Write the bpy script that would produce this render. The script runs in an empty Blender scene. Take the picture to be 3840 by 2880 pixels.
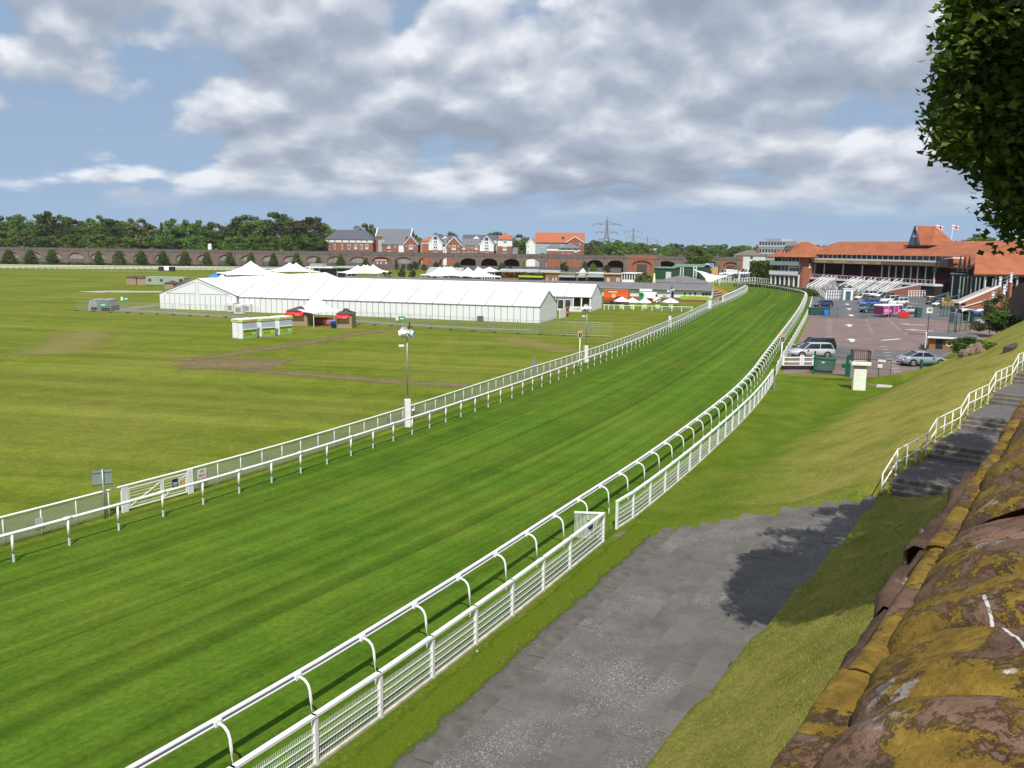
import bpy, bmesh, math, random
import numpy as np
from mathutils import Vector, Matrix
random.seed(7); RNG = np.random.default_rng(11)
SC = bpy.context.scene
COL = SC.collection
# ------------------------------------------------------------------ camera, sky, sun, exposure
FPX, CAMH = 3200.0, 11.5
ROLL, PITCH = math.radians(0.75), math.radians(9.04)
cam_d = bpy.data.cameras.new('camera'); cam = bpy.data.objects.new('camera', cam_d); COL.objects.link(cam)
cam_d.sensor_width = 36.0; cam_d.lens = FPX / 3840.0 * 36.0; cam_d.clip_start = 0.05; cam_d.clip_end = 20000
cam.location = (0, 0, CAMH)
cam.rotation_euler = (Matrix.Rotation(math.pi / 2 - PITCH, 4, 'X') @ Matrix.Rotation(ROLL, 4, 'Z')).to_euler()
SC.camera = cam
SUN_AZ, SUN_EL = math.radians(179), math.radians(54)      # azimuth clockwise from +Y: the sun stands behind the camera
w = bpy.data.worlds.new('World'); SC.world = w; w.use_nodes = True
nt = w.node_tree; nt.nodes.clear()
def N(tree, t, **kw):
    n = tree.nodes.new(t)
    for k, v in kw.items():
        if k in n.inputs: n.inputs[k].default_value = v
        else: setattr(n, k, v)
    return n
def LK(tree, a, b): tree.links.new(a, b)
def MATH(tree, op, a, b=None, c=None, clamp=False):
    n = tree.nodes.new('ShaderNodeMath'); n.operation = op; n.use_clamp = clamp
    for i, v in enumerate((a, b, c)):
        if v is None: continue
        if isinstance(v, (int, float)): n.inputs[i].default_value = v
        else: tree.links.new(v, n.inputs[i])
    return n.outputs[0]
def RAMP(tree, fac, stops, interp='LINEAR'):
    n = tree.nodes.new('ShaderNodeValToRGB'); cr = n.color_ramp; cr.interpolation = interp
    while len(cr.elements) > 1: cr.elements.remove(cr.elements[-1])
    cr.elements[0].position = stops[0][0]; cr.elements[0].color = (*stops[0][1], 1)
    for p, c in stops[1:]:
        e = cr.elements.new(p); e.color = (*c, 1)
    tree.links.new(fac, n.inputs[0]); return n.outputs[0]
def MIX(tree, fac, a, b, bt='MIX'):
    n = tree.nodes.new('ShaderNodeMix'); n.data_type = 'RGBA'; n.blend_type = bt
    for s, v in ((n.inputs[0], fac), (n.inputs[6], a), (n.inputs[7], b)):
        if isinstance(v, (int, float)): s.default_value = v
        elif isinstance(v, tuple): s.default_value = (*v, 1)
        else: tree.links.new(v, s)
    return n.outputs[2]
tc = N(nt, 'ShaderNodeTexCoord')
sky = N(nt, 'ShaderNodeTexSky', sky_type='NISHITA', sun_disc=False)
sky.sun_elevation = SUN_EL; sky.sun_rotation = SUN_AZ; sky.air_density = 1.0; sky.dust_density = 1.2; sky.ozone_density = 1.6
_s0 = N(nt, 'ShaderNodeSeparateXYZ'); LK(nt, tc.outputs['Generated'], _s0.inputs[0]); _c0 = N(nt, 'ShaderNodeCombineXYZ')
LK(nt, _s0.outputs[0], _c0.inputs[0]); LK(nt, _s0.outputs[1], _c0.inputs[1]); LK(nt, MATH(nt, 'ADD', MATH(nt, 'MULTIPLY', MATH(nt, 'MAXIMUM', _s0.outputs[2], 0.0), 0.9), 0.16), _c0.inputs[2])
LK(nt, _c0.outputs[0], sky.inputs[0])
def cloud_coords(dz):
    s = N(nt, 'ShaderNodeSeparateXYZ'); LK(nt, tc.outputs['Generated'], s.inputs[0])
    z = MATH(nt, 'MAXIMUM', MATH(nt, 'ADD', s.outputs[2], dz), 0.0)
    r = MATH(nt, 'ADD', MATH(nt, 'SQRT', MATH(nt, 'ADD', MATH(nt, 'MULTIPLY', s.outputs[0], s.outputs[0]), MATH(nt, 'MULTIPLY', s.outputs[1], s.outputs[1]))), 0.02)
    c = N(nt, 'ShaderNodeCombineXYZ')
    LK(nt, MATH(nt, 'DIVIDE', s.outputs[0], r), c.inputs[0]); LK(nt, MATH(nt, 'DIVIDE', s.outputs[1], r), c.inputs[1])
    LK(nt, MATH(nt, 'MULTIPLY', MATH(nt, 'LOGARITHM', MATH(nt, 'ADD', z, 0.07), 2.718), 0.42), c.inputs[2])
    return c.outputs[0], s.outputs[2]
def cloud_noise(vec):
    n = N(nt, 'ShaderNodeTexNoise', Scale=7.4, Detail=8.0, Roughness=0.50, Distortion=0.1); m = N(nt, 'ShaderNodeMapping'); LK(nt, vec, m.inputs[0]); m.inputs['Location'].default_value = (4.1, 2.3, 0.75); LK(nt, m.outputs[0], n.inputs[0])
    b = N(nt, 'ShaderNodeTexNoise', Scale=2.3, Detail=2.0, Roughness=0.5); LK(nt, m.outputs[0], b.inputs[0])
    wv = N(nt, 'ShaderNodeVectorMath', operation='MULTIPLY_ADD'); LK(nt, n.outputs['Color'], wv.inputs[0]); wv.inputs[1].default_value = (.10, .10, .10); LK(nt, m.outputs[0], wv.inputs[2])
    vo = N(nt, 'ShaderNodeTexVoronoi', Scale=15.0, feature='F1'); LK(nt, wv.outputs[0], vo.inputs[0]); bil = MATH(nt, 'SUBTRACT', 0.56, vo.outputs['Distance'])
    s_ = MATH(nt, 'ADD', MATH(nt, 'MULTIPLY', n.outputs[0], 0.70), MATH(nt, 'MULTIPLY', b.outputs[0], 0.22))
    return MATH(nt, 'ADD', s_, MATH(nt, 'MULTIPLY', bil, 0.15))
v0, zz = cloud_coords(0.0); v1, _ = cloud_coords(0.024)
n0 = cloud_noise(v0); n1 = cloud_noise(v1)
sx = N(nt, 'ShaderNodeSeparateXYZ'); LK(nt, tc.outputs['Generated'], sx.inputs[0])
# more cover to the right and overhead, breaks of blue low on the left
cov = MATH(nt, 'ADD', n0, MATH(nt, 'MULTIPLY', sx.outputs[0], 0.13))
cov = MATH(nt, 'ADD', cov, MATH(nt, 'MULTIPLY', MATH(nt, 'MINIMUM', sx.outputs[2], 0.25), 0.20))
lowfade = N(nt, 'ShaderNodeMapRange', interpolation_type='SMOOTHSTEP'); LK(nt, zz, lowfade.inputs[0])
lowfade.inputs[1].default_value = 0.028; lowfade.inputs[2].default_value = 0.075
mr = N(nt, 'ShaderNodeMapRange', interpolation_type='SMOOTHSTEP'); LK(nt, cov, mr.inputs[0])
mr.inputs[1].default_value = 0.37; mr.inputs[2].default_value = 0.455
mask = MATH(nt, 'MULTIPLY', mr.outputs[0], lowfade.outputs[0])
lit = MATH(nt, 'MULTIPLY', MATH(nt, 'SUBTRACT', n0, n1), 4.2)
thick = N(nt, 'ShaderNodeMapRange'); LK(nt, cov, thick.inputs[0]); thick.inputs[1].default_value = 0.44; thick.inputs[2].default_value = 0.70
tone = MATH(nt, 'ADD', MATH(nt, 'SUBTRACT', 0.54, MATH(nt, 'MULTIPLY', thick.outputs[0], 0.25)), lit, clamp=True)
ccol = RAMP(nt, tone, [(0.0, (3.6, 4.2, 5.3)), (0.38, (4.7, 5.3, 6.5)), (0.62, (6.2, 6.75, 7.7)), (1.0, (9.6, 9.9, 10.5))])
skyc = MIX(nt, 0.48, sky.outputs[0], (5.4, 7.3, 9.9))
mixed = MIX(nt, mask, skyc, ccol)
bg = N(nt, 'ShaderNodeBackground', Strength=0.086); LK(nt, mixed, bg.inputs[0])
LK(nt, bg.outputs[0], N(nt, 'ShaderNodeOutputWorld').inputs[0])
sun_d = bpy.data.lights.new('sun', 'SUN'); sun_d.energy = 5.0; sun_d.angle = math.radians(0.53); sun_d.color = (1.0, 0.955, 0.88)
sun = bpy.data.objects.new('sun', sun_d); COL.objects.link(sun); sun.location = (0, -50, 80)
sdir = Vector((math.sin(SUN_AZ) * math.cos(SUN_EL), math.cos(SUN_AZ) * math.cos(SUN_EL), math.sin(SUN_EL)))
sun.rotation_euler = sdir.to_track_quat('Z', 'Y').to_euler()
SC.view_settings.view_transform = 'Standard'; SC.view_settings.look = 'None'
SC.view_settings.gamma = 1; SC.view_settings.exposure = 0.08; SC.view_settings.use_curve_mapping = False
SC.cycles.max_bounces = 6; SC.cycles.transparent_max_bounces = 12; SC.cycles.use_denoising = True
# ------------------------------------------------------------------ photograph pixel -> direction -> point
_c, _s, _cp, _sp = math.cos(ROLL), math.sin(ROLL), math.cos(PITCH), math.sin(PITCH)
def ray(px, py):
    x = (px - 1920) / FPX; y = (1440 - py) / FPX
    x, y = _c * x - _s * y, _s * x + _c * y
    return Vector((x, _cp + y * _sp, -_sp + y * _cp))
CAMP = Vector((0, 0, CAMH))
def G(px, py, z=0.0):
    d = ray(px, py); return CAMP + d * ((z - CAMH) / d.z)
def D(px, py, yd):
    d = ray(px, py); return CAMP + d * (yd / d.y)
class Fac:
    """vertical plane through two ground points; local x along it, local y away from the viewer"""
    def __init__(s, p0, p1):
        s.o = Vector((p0[0], p0[1], 0)); dx, dy = p1[0] - p0[0], p1[1] - p0[1]
        s.L = math.hypot(dx, dy); s.rz = math.atan2(dy, dx)
        s.x = Vector((dx / s.L, dy / s.L, 0)); s.y = Vector((-s.x.y, s.x.x, 0))
    def at(s, px, py, off=0.0):
        d = ray(px, py); t = ((s.o - CAMP).dot(s.y) + off) / d.dot(s.y); p = CAMP + d * t
        return (p - s.o).dot(s.x), p.z
    def w(s, a, b, z=0.0): return s.o + s.x * a + s.y * b + Vector((0, 0, z))
# ------------------------------------------------------------------ materials
MATS = {}
def mat(name, col, rough=0.8, var=0.12, scale=2.0, bump=0.0, bscale=30.0, metal=0.0, spec=0.3, rand=0.0, col2=None, sc3=None, emit=None):
    if name in MATS: return MATS[name]
    m = bpy.data.materials.new(name); m.use_nodes = True; t = m.node_tree
    p = t.nodes['Principled BSDF']; p.inputs['Roughness'].default_value = rough; p.inputs['Metallic'].default_value = metal
    p.inputs['Specular IOR Level'].default_value = spec
    tcn = N(t, 'ShaderNodeTexCoord')
    mp = N(t, 'ShaderNodeMapping'); LK(t, tcn.outputs['Object'], mp.inputs[0])
    if sc3: mp.inputs['Scale'].default_value = sc3
    nz = N(t, 'ShaderNodeTexNoise', Scale=scale, Detail=5.0, Roughness=0.6); LK(t, mp.outputs[0], nz.inputs[0])
    lo = tuple(c * (1 - var) for c in col); hi = tuple(min(1, c * (1 + var)) for c in (col2 or col))
    c = RAMP(t, nz.outputs[0], [(0.3, lo), (0.7, hi)])
    if rand:
        oi = N(t, 'ShaderNodeObjectInfo'); hs = N(t, 'ShaderNodeHueSaturation'); LK(t, c, hs.inputs['Color'])
        LK(t, MATH(t, 'ADD', MATH(t, 'MULTIPLY', oi.outputs['Random'], 2 * rand), 1 - rand), hs.inputs['Value']); c = hs.outputs[0]
    LK(t, c, p.inputs['Base Color'])
    if bump:
        nb = N(t, 'ShaderNodeTexNoise', Scale=bscale, Detail=4.0); LK(t, mp.outputs[0], nb.inputs[0])
        b = N(t, 'ShaderNodeBump', Strength=bump, Distance=0.02); LK(t, nb.outputs[0], b.inputs['Height']); LK(t, b.outputs[0], p.inputs['Normal'])
    if emit: p.inputs['Emission Color'].default_value = (*col, 1); p.inputs['Emission Strength'].default_value = emit
    MATS[name] = m; return m
def glassy(name, col, rough=0.12):
    if name in MATS: return MATS[name]
    m = bpy.data.materials.new(name); m.use_nodes = True; p = m.node_tree.nodes['Principled BSDF']
    p.inputs['Base Color'].default_value = (*col, 1); p.inputs['Roughness'].default_value = rough; p.inputs['Specular IOR Level'].default_value = 0.6
    MATS[name] = m; return m
def paint(name, col, rough=0.25):
    if name in MATS: return MATS[name]
    m = bpy.data.materials.new(name); m.use_nodes = True; t = m.node_tree; p = t.nodes['Principled BSDF']
    p.inputs['Base Color'].default_value = (*col, 1); p.inputs['Roughness'].default_value = rough
    p.inputs['Coat Weight'].default_value = 0.6; p.inputs['Coat Roughness'].default_value = 0.06
    nz = N(t, 'ShaderNodeTexNoise', Scale=3.0, Detail=4.0); c = RAMP(t, nz.outputs[0], [(0.3, tuple(x * 0.9 for x in col)), (0.7, col)])
    tcn = N(t, 'ShaderNodeTexCoord'); LK(t, tcn.outputs['Object'], nz.inputs[0]); LK(t, c, p.inputs['Base Color'])
    MATS[name] = m; return m
def mesh_mat(name, col, pitch, wire, horiz=True):
    """wire mesh: thin wires opaque, openings transparent (object space x/z grid, metres)"""
    if name in MATS: return MATS[name]
    m = bpy.data.materials.new(name); m.use_nodes = True; t = m.node_tree; p = t.nodes['Principled BSDF']
    p.inputs['Base Color'].default_value = (*col, 1); p.inputs['Roughness'].default_value = 0.5
    uv = N(t, 'ShaderNodeUVMap'); s = N(t, 'ShaderNodeSeparateXYZ'); LK(t, uv.outputs[0], s.inputs[0])
    a = MATH(t, 'LESS_THAN', MATH(t, 'FRACT', MATH(t, 'DIVIDE', s.outputs[0], pitch)), wire / pitch)
    if horiz:
        b = MATH(t, 'LESS_THAN', MATH(t, 'FRACT', MATH(t, 'DIVIDE', s.outputs[1], pitch)), wire / pitch)
        a = MATH(t, 'MAXIMUM', a, b)
    LK(t, a, p.inputs['Alpha']); MATS[name] = m; return m
# ------------------------------------------------------------------ mesh building
class MB:
    def __init__(s): s.v = []; s.f = []; s.uv = None
    def add(s, vs, fs):
        o = len(s.v); s.v += [tuple(v) for v in vs]; s.f += [tuple(i + o for i in f) for f in fs]; return s
    def box(s, x0, x1, y0, y1, z0, z1):
        return s.add([(x0, y0, z0), (x1, y0, z0), (x1, y1, z0), (x0, y1, z0), (x0, y0, z1), (x1, y0, z1), (x1, y1, z1), (x0, y1, z1)],
                     [(0, 3, 2, 1), (4, 5, 6, 7), (0, 1, 5, 4), (1, 2, 6, 5), (2, 3, 7, 6), (3, 0, 4, 7)])
    def bbox(s, x0, x1, y0, y1, z0, z1, b=0.02):
        """box with chamfered vertical and top edges"""
        P = [(x0 + b, y0), (x1 - b, y0), (x1, y0 + b), (x1, y1 - b), (x1 - b, y1), (x0 + b, y1), (x0, y1 - b), (x0, y0 + b)]
        Q = [(x0 + 2 * b, y0 + b), (x1 - 2 * b, y0 + b), (x1 - b, y0 + 2 * b), (x1 - b, y1 - 2 * b), (x1 - 2 * b, y1 - b), (x0 + 2 * b, y1 - b), (x0 + b, y1 - 2 * b), (x0 + b, y0 + 2 * b)]
        vs = [(*p, z0) for p in P] + [(*p, z1 - b) for p in P] + [(*q, z1) for q in Q]
        fs = [tuple(range(7, -1, -1)), tuple(range(16, 24))]
        for r in (0, 8):
            for i in range(8): fs.append((r + i, r + (i + 1) % 8, r + 8 + (i + 1) % 8, r + 8 + i))
        return s.add(vs, fs)
    def poly(s, pts): return s.add(pts, [tuple(range(len(pts)))])
    def prism(s, pts, e):
        """closed prism: polygon pts extruded by vector e"""
        n = len(pts); q = [tuple(a + b for a, b in zip(p, e)) for p in pts]
        fs = [tuple(range(n - 1, -1, -1)), tuple(range(n, 2 * n))] + [(i, (i + 1) % n, n + (i + 1) % n, n + i) for i in range(n)]
        return s.add(list(pts) + q, fs)
    def tube(s, path, r, n=6, r1=None, cap=True):
        P = [Vector(p) for p in path]; k = len(P); rings = []
        for i, p in enumerate(P):
            d = (P[min(i + 1, k - 1)] - P[max(i - 1, 0)]).normalized()
            u = d.cross(Vector((0, 0, 1)))
            if u.length < 0.05: u = d.cross(Vector((0, 1, 0)))
            u.normalize(); v = u.cross(d); rr = r if r1 is None else r + (r1 - r) * i / max(1, k - 1)
            rings.append([p + (u * math.cos(a) + v * math.sin(a)) * rr for a in [2 * math.pi * j / n for j in range(n)]])
        vs = [q for rg in rings for q in rg]; fs = []
        for i in range(k - 1):
            for j in range(n): fs.append((i * n + j, i * n + (j + 1) % n, (i + 1) * n + (j + 1) % n, (i + 1) * n + j))
        if cap: fs += [tuple(range(n - 1, -1, -1)), tuple(range((k - 1) * n, k * n))]
        return s.add(vs, fs)
    def bar(s, p0, p1, wd, ht):
        p0, p1 = Vector(p0), Vector(p1); d = (p1 - p0).normalized(); u = d.cross(Vector((0, 0, 1)))
        if u.length < 0.05: u = d.cross(Vector((0, 1, 0)))
        u = u.normalized() * wd / 2; v = d.cross(u).normalized() * ht / 2
        return s.add([p0 - u - v, p0 + u - v, p0 + u + v, p0 - u + v, p1 - u - v, p1 + u - v, p1 + u + v, p1 - u + v],
                     [(0, 1, 2, 3), (7, 6, 5, 4), (0, 4, 5, 1), (1, 5, 6, 2), (2, 6, 7, 3), (3, 7, 4, 0)])
    def lathe(s, prof, n=12, c=(0, 0, 0), sx=1.0, sy=1.0):
        vs = [(c[0] + r * math.cos(2 * math.pi * j / n) * sx, c[1] + r * math.sin(2 * math.pi * j / n) * sy, c[2] + z) for r, z in prof for j in range(n)]
        fs = [(i * n + j, i * n + (j + 1) % n, (i + 1) * n + (j + 1) % n, (i + 1) * n + j) for i in range(len(prof) - 1) for j in range(n)]
        return s.add(vs, fs + [tuple(range(n - 1, -1, -1)), tuple(range((len(prof) - 1) * n, len(prof) * n))])
    def gable(s, x0, x1, y0, y1, z0, z1, ov=0.3, t=0.15, axis='x'):
        """pitched roof of two thick slabs; ridge along axis"""
        if axis == 'x':
            ym = (y0 + y1) / 2; k = (z1 - z0) / (ym - y0); zo = z0 - ov * k
            pr = [(y0 - ov, zo), (ym, z1), (y1 + ov, zo), (y1 + ov, zo + t), (ym, z1 + t), (y0 - ov, zo + t)]
            return s.prism([(x0 - ov, y, z) for y, z in pr], (x1 - x0 + 2 * ov, 0, 0))
        xm = (x0 + x1) / 2; k = (z1 - z0) / (xm - x0); zo = z0 - ov * k
        pr = [(x0 - ov, zo), (xm, z1), (x1 + ov, zo), (x1 + ov, zo + t), (xm, z1 + t), (x0 - ov, zo + t)]
        return s.prism([(x, y0 - ov, z) for x, z in pr], (0, y1 - y0 + 2 * ov, 0))
    def hip(s, x0, x1, y0, y1, z0, z1, r=None, ov=0.3, axis='x'):
        x0 -= ov; x1 += ov; y0 -= ov; y1 += ov
        if axis == 'x':
            r = (y1 - y0) / 2 if r is None else r; ym = (y0 + y1) / 2; R = [(x0 + r, ym, z1), (x1 - r, ym, z1)]
            fs = [(0, 1, 5, 4), (1, 2, 5), (2, 3, 4, 5), (3, 0, 4), (3, 2, 1, 0)]
        else:
            r = (x1 - x0) / 2 if r is None else r; xm = (x0 + x1) / 2; R = [(xm, y0 + r, z1), (xm, y1 - r, z1)]
            fs = [(0, 1, 4), (1, 2, 5, 4), (2, 3, 5), (3, 0, 4, 5), (3, 2, 1, 0)]
        return s.add([(x0, y0, z0), (x1, y0, z0), (x1, y1, z0), (x0, y1, z0)] + R, fs)
    def mesh(s, name, m=None, smooth=False):
        me = bpy.data.meshes.new(name); me.from_pydata(s.v, [], s.f); me.update()
        if smooth: me.polygons.foreach_set('use_smooth', [True] * len(me.polygons))
        if s.uv:
            l = me.uv_layers.new(name='UVMap'); vi = np.zeros(len(me.loops), int); me.loops.foreach_get('vertex_index', vi)
            l.data.foreach_set('uv', np.array(s.uv, float)[vi].ravel())
        if m: me.materials.append(m)
        return me
    def build(s, name, m, parent=None, smooth=False, loc=None, rz=0.0):
        return inst(name, s.mesh(name, m, smooth), parent, loc, rz)
def inst(name, me, parent=None, loc=None, rz=0.0, scale=None):
    o = bpy.data.objects.new(name, me); COL.objects.link(o)
    if parent: o.parent = parent
    if loc is not None: o.location = loc
    if rz: o.rotation_euler = (0, 0, rz)
    if scale: o.scale = scale
    return o
def tag(o, label=None, cat=None, group=None, kind=None):
    if label: o['label'] = label
    if cat: o['category'] = cat
    if group: o['group'] = group
    if kind: o['kind'] = kind
    return o
def thing(name, label, cat, loc=(0, 0, 0), rz=0.0, group=None):
    o = bpy.data.objects.new(name, None); COL.objects.link(o); o.location = loc; o.rotation_euler = (0, 0, rz)
    o.empty_display_size = 0.3; return tag(o, label, cat, group)
def kids(o): return [c for c in COL.objects if c.parent == o]
def copy_tree(src, loc, rz=0.0, label=None, scale=None, tree=None):
    c = src.copy(); COL.objects.link(c); c.location = loc; c.rotation_euler = (0, 0, rz)
    if label: c['label'] = label
    if scale: c.scale = scale
    def rec(a, b):
        for ch in a.children:
            d = ch.copy(); COL.objects.link(d); d.parent = b; rec(ch, d)
    rec(src, c); return c
def text(body, size, m, parent, loc, rot=(math.pi / 2, 0, 0), name='lettering', align='CENTER', depth=0.004):
    cu = bpy.data.curves.new(name, 'FONT'); cu.body = body; cu.size = size; cu.align_x = align; cu.align_y = 'CENTER'; cu.extrude = depth; cu.resolution_u = 2
    ob = bpy.data.objects.new(name, cu); COL.objects.link(ob)
    me = bpy.data.meshes.new_from_object(ob.evaluated_get(bpy.context.evaluated_depsgraph_get())); COL.objects.unlink(ob); bpy.data.objects.remove(ob)
    me.materials.clear(); me.materials.append(m); o = inst(name, me, parent, loc); o.rotation_euler = rot; return o
def resample(P, step):
    P = [Vector((p[0], p[1], 0)) for p in P]; out = [P[0].copy()]; acc = 0.0
    for a, b in zip(P, P[1:]):
        L = (b - a).length; t = step - acc
        while t <= L: out.append(a + (b - a) * (t / L)); t += step
        acc = (acc + L) % step if True else 0
        acc = L - (t - step)
    return out
def smooth_line(P, it=2):
    P = [Vector((p[0], p[1], 0)) for p in P]
    for _ in range(it):
        Q = [P[0]]
        for a, b in zip(P, P[1:]): Q += [a * 0.75 + b * 0.25, a * 0.25 + b * 0.75]
        P = Q + [P[-1]]
    return P
def offset(P, d):
    out = []
    for i, p in enumerate(P):
        t = (P[min(i + 1, len(P) - 1)] - P[max(i - 1, 0)]).normalized(); out.append(p + Vector((t.y, -t.x, 0)) * d)
    return out
def dedup(P, eps=0.05):
    out = [P[0]]
    for p in P[1:]:
        if (p - out[-1]).length > eps: out.append(p)
    return out
WHITE = mat('white_paint', (0.78, 0.79, 0.80), 0.4, 0.05, 4, spec=0.4)
PVC = mat('white_plastic', (0.80, 0.81, 0.82), 0.3, 0.03, 5, spec=0.5)
GALV = mat('galvanised_steel', (0.33, 0.36, 0.38), 0.45, 0.15, 8, metal=0.5)
DARK = mat('dark_metal', (0.025, 0.025, 0.03), 0.5, 0.2, 6)
# ------------------------------------------------------------------ wall frame (s along the city wall, q out from it)
WA = math.radians(35); W0 = Vector((0.55, 1.48, 0)); WD = Vector((math.sin(WA), math.cos(WA), 0)); WN = Vector((-math.cos(WA), math.sin(WA), 0))
def SQ(s, q, z=0.0): return W0 + WD * s + WN * q + Vector((0, 0, z))
def sq_of(p): d = Vector((p[0], p[1], 0)) - W0; return d.dot(WD), d.dot(WN)
# ------------------------------------------------------------------ the main lines of the course, traced on the ground
RAIL_IN = smooth_line([Vector((-38, 0, 0)), Vector((-27.5, 15, 0))] + [G(*p) for p in ((32, 2115), (429, 1995), (812, 1877.7), (1125, 1777), (1549, 1629), (1921, 1495), (2136, 1409), (2322, 1335), (2456, 1274.6), (2567, 1219), (2656, 1169), (2743, 1132), (2790, 1105), (2806, 1092), (2795, 1081), (2760, 1073), (2690, 1066))])
RAIL_IN = dedup(RAIL_IN)
FENCE_IN = smooth_line([Vector((-39.5, 0.8, 0)), Vector((-28.8, 15.8, 0))] + [G(*p) for p in ((86, 2030), (347, 1956), (463, 1922), (721, 1848), (1057, 1746.6), (1315, 1663), (1560, 1580), (1921, 1449), (2136, 1378), (2322, 1311), (2456, 1254), (2567, 1202), (2650, 1158), (2700, 1136))])
FENCE_OUT = smooth_line([Vector((-12.6, 4.0, 0)), Vector((-8.0, 11.4, 0))] + [G(*p) for p in ((1316, 2779), (1698, 2486), (1972, 2272), (2261, 2034), (2543, 1810), (2743, 1622), (2840, 1520), (2896, 1440), (2921, 1385), (3001, 1240), (3030, 1182), (3045, 1131))] + [G(p[0], p[1], 1.05) for p in ((3046, 1098), (3010, 1088), (2950, 1078), (2890, 1069), (2826, 1064), (2750, 1059))])
FENCE_OUT = dedup(FENCE_OUT)
RAIL_OUT = offset(FENCE_OUT, -1.12)
def grass_mat(name, dark, light, dry, big=0.05, fine=6.0, stripe=0.0, sw=2.0, ang=0.0, use_uv=False, dryamt=0.5, attr=None, bump=0.5):
    m = bpy.data.materials.new(name); m.use_nodes = True; t = m.node_tree; p = t.nodes['Principled BSDF']
    p.inputs['Roughness'].default_value = 0.95; p.inputs['Specular IOR Level'].default_value = 0.04
    g = N(t, 'ShaderNodeNewGeometry'); pos = g.outputs['Position']
    n1 = N(t, 'ShaderNodeTexNoise', Scale=big, Detail=6.0, Roughness=0.62); LK(t, pos, n1.inputs[0])
    n2 = N(t, 'ShaderNodeTexNoise', Scale=fine, Detail=7.0, Roughness=0.75); LK(t, pos, n2.inputs[0])
    n3 = N(t, 'ShaderNodeTexNoise', Scale=0.55, Detail=6.0, Roughness=0.7); LK(t, pos, n3.inputs[0])
    c = RAMP(t, n3.outputs[0], [(0.36, dark), (0.64, light)])
    d = RAMP(t, n1.outputs[0], [(0.42, (0, 0, 0)), (0.66, (1, 1, 1))])
    fac = MATH(t, 'MULTIPLY', d, dryamt)
    if attr:
        a = N(t, 'ShaderNodeAttribute', attribute_name=attr); fac = MATH(t, 'ADD', MATH(t, 'MULTIPLY', fac, 0.5), MATH(t, 'MULTIPLY', a.outputs['Fac'], MATH(t, 'SUBTRACT', MATH(t, 'MULTIPLY', n3.outputs[0], 1.9), 0.28)), clamp=True)
    c = MIX(t, fac, c, dry)
    if stripe:
        if use_uv: src = N(t, 'ShaderNodeUVMap').outputs[0]
        else:
            mp = N(t, 'ShaderNodeMapping'); LK(t, pos, mp.inputs[0]); mp.inputs['Rotation'].default_value = (0, 0, ang); src = mp.outputs[0]
        st = N(t, 'ShaderNodeMapping'); LK(t, src, st.inputs[0]); st.inputs['Scale'].default_value = (0.007, 1.0 / sw, 0.0)
        sn = N(t, 'ShaderNodeTexNoise', Scale=1.0, Detail=4.0, Roughness=0.65); LK(t, st.outputs[0], sn.inputs[0])
        k = MATH(t, 'ADD', 1.0 - stripe, MATH(t, 'MULTIPLY', RAMP(t, sn.outputs[0], [(0.38, (0, 0, 0)), (0.62, (1, 1, 1))]), 2 * stripe))
        c = MIX(t, 1.0, c, k, 'MULTIPLY')
    n4 = N(t, 'ShaderNodeTexNoise', Scale=fine * 5.5, Detail=4.0, Roughness=0.7); LK(t, pos, n4.inputs[0])
    f = RAMP(t, MATH(t, 'ADD', MATH(t, 'MULTIPLY', n2.outputs[0], 0.6), MATH(t, 'MULTIPLY', n4.outputs[0], 0.4)), [(0.30, (.52, .52, .52)), (0.70, (1.5, 1.5, 1.5))])
    c = MIX(t, 1.0, c, f, 'MULTIPLY'); LK(t, c, p.inputs['Base Color'])
    b = N(t, 'ShaderNodeBump', Strength=bump, Distance=0.08); LK(t, n2.outputs[0], b.inputs['Height']); LK(t, b.outputs[0], p.inputs['Normal'])
    MATS[name] = m; return m
M_INF = grass_mat('infield_grass', (0.082, 0.120, 0.009), (0.132, 0.162, 0.016), (0.205, 0.188, 0.046), 0.045, 3.0, 0.15, 3.2, math.radians(12), dryamt=0.5)
M_TRK = grass_mat('track_turf', (0.046, 0.101, 0.007), (0.072, 0.132, 0.011), (0.118, 0.140, 0.018), 0.10, 5.0, 0.27, 1.0, 0, True, 0.4)
M_BNK = grass_mat('bank_grass', (0.062, 0.116, 0.007), (0.104, 0.152, 0.011), (0.262, 0.232, 0.058), 0.30, 7.0, 0.0, attr='dry', dryamt=0.35, bump=0.9)
# ground
mb = MB(); n = 64
vs = [(0, 350, 0)] + [(4000 * math.cos(2 * math.pi * i / n), 350 + 4000 * math.sin(2 * math.pi * i / n), 0) for i in range(n)]
mb.add(vs, [(0, 1 + i, 1 + (i + 1) % n) for i in range(n)]); tag(mb.build('ground', M_INF), kind='structure')
# race track turf: from the inner fence to the outer fence
def even(P, k):
    L = [0.0]
    for a, b in zip(P, P[1:]): L.append(L[-1] + (b - a).length)
    out = []
    for i in range(k):
        t = L[-1] * i / (k - 1); j = min(len(P) - 2, max(0, int(np.searchsorted(L, t) - 1))); f = (t - L[j]) / max(1e-6, L[j + 1] - L[j])
        out.append(P[j].lerp(P[j + 1], f))
    return out
def strip(name, A, B, m, k=120, z=0.006, cols=8, kind='structure'):
    A, B = even(A, k), even(B, k); mb = MB(); mb.uv = []; u = 0.0
    for i in range(k):
        if i: u += ((A[i] + B[i]) / 2 - (A[i - 1] + B[i - 1]) / 2).length
        for j in range(cols + 1):
            p = A[i].lerp(B[i], j / cols); mb.v.append((p.x, p.y, z)); mb.uv.append((u, (B[i] - A[i]).length * j / cols))
    c = cols + 1
    for i in range(k - 1):
        for j in range(cols): mb.f.append((i * c + j, i * c + j + 1, (i + 1) * c + j + 1, (i + 1) * c + j))
    o = mb.build(name, m)
    if kind: tag(o, kind=kind)
    return o
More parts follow.
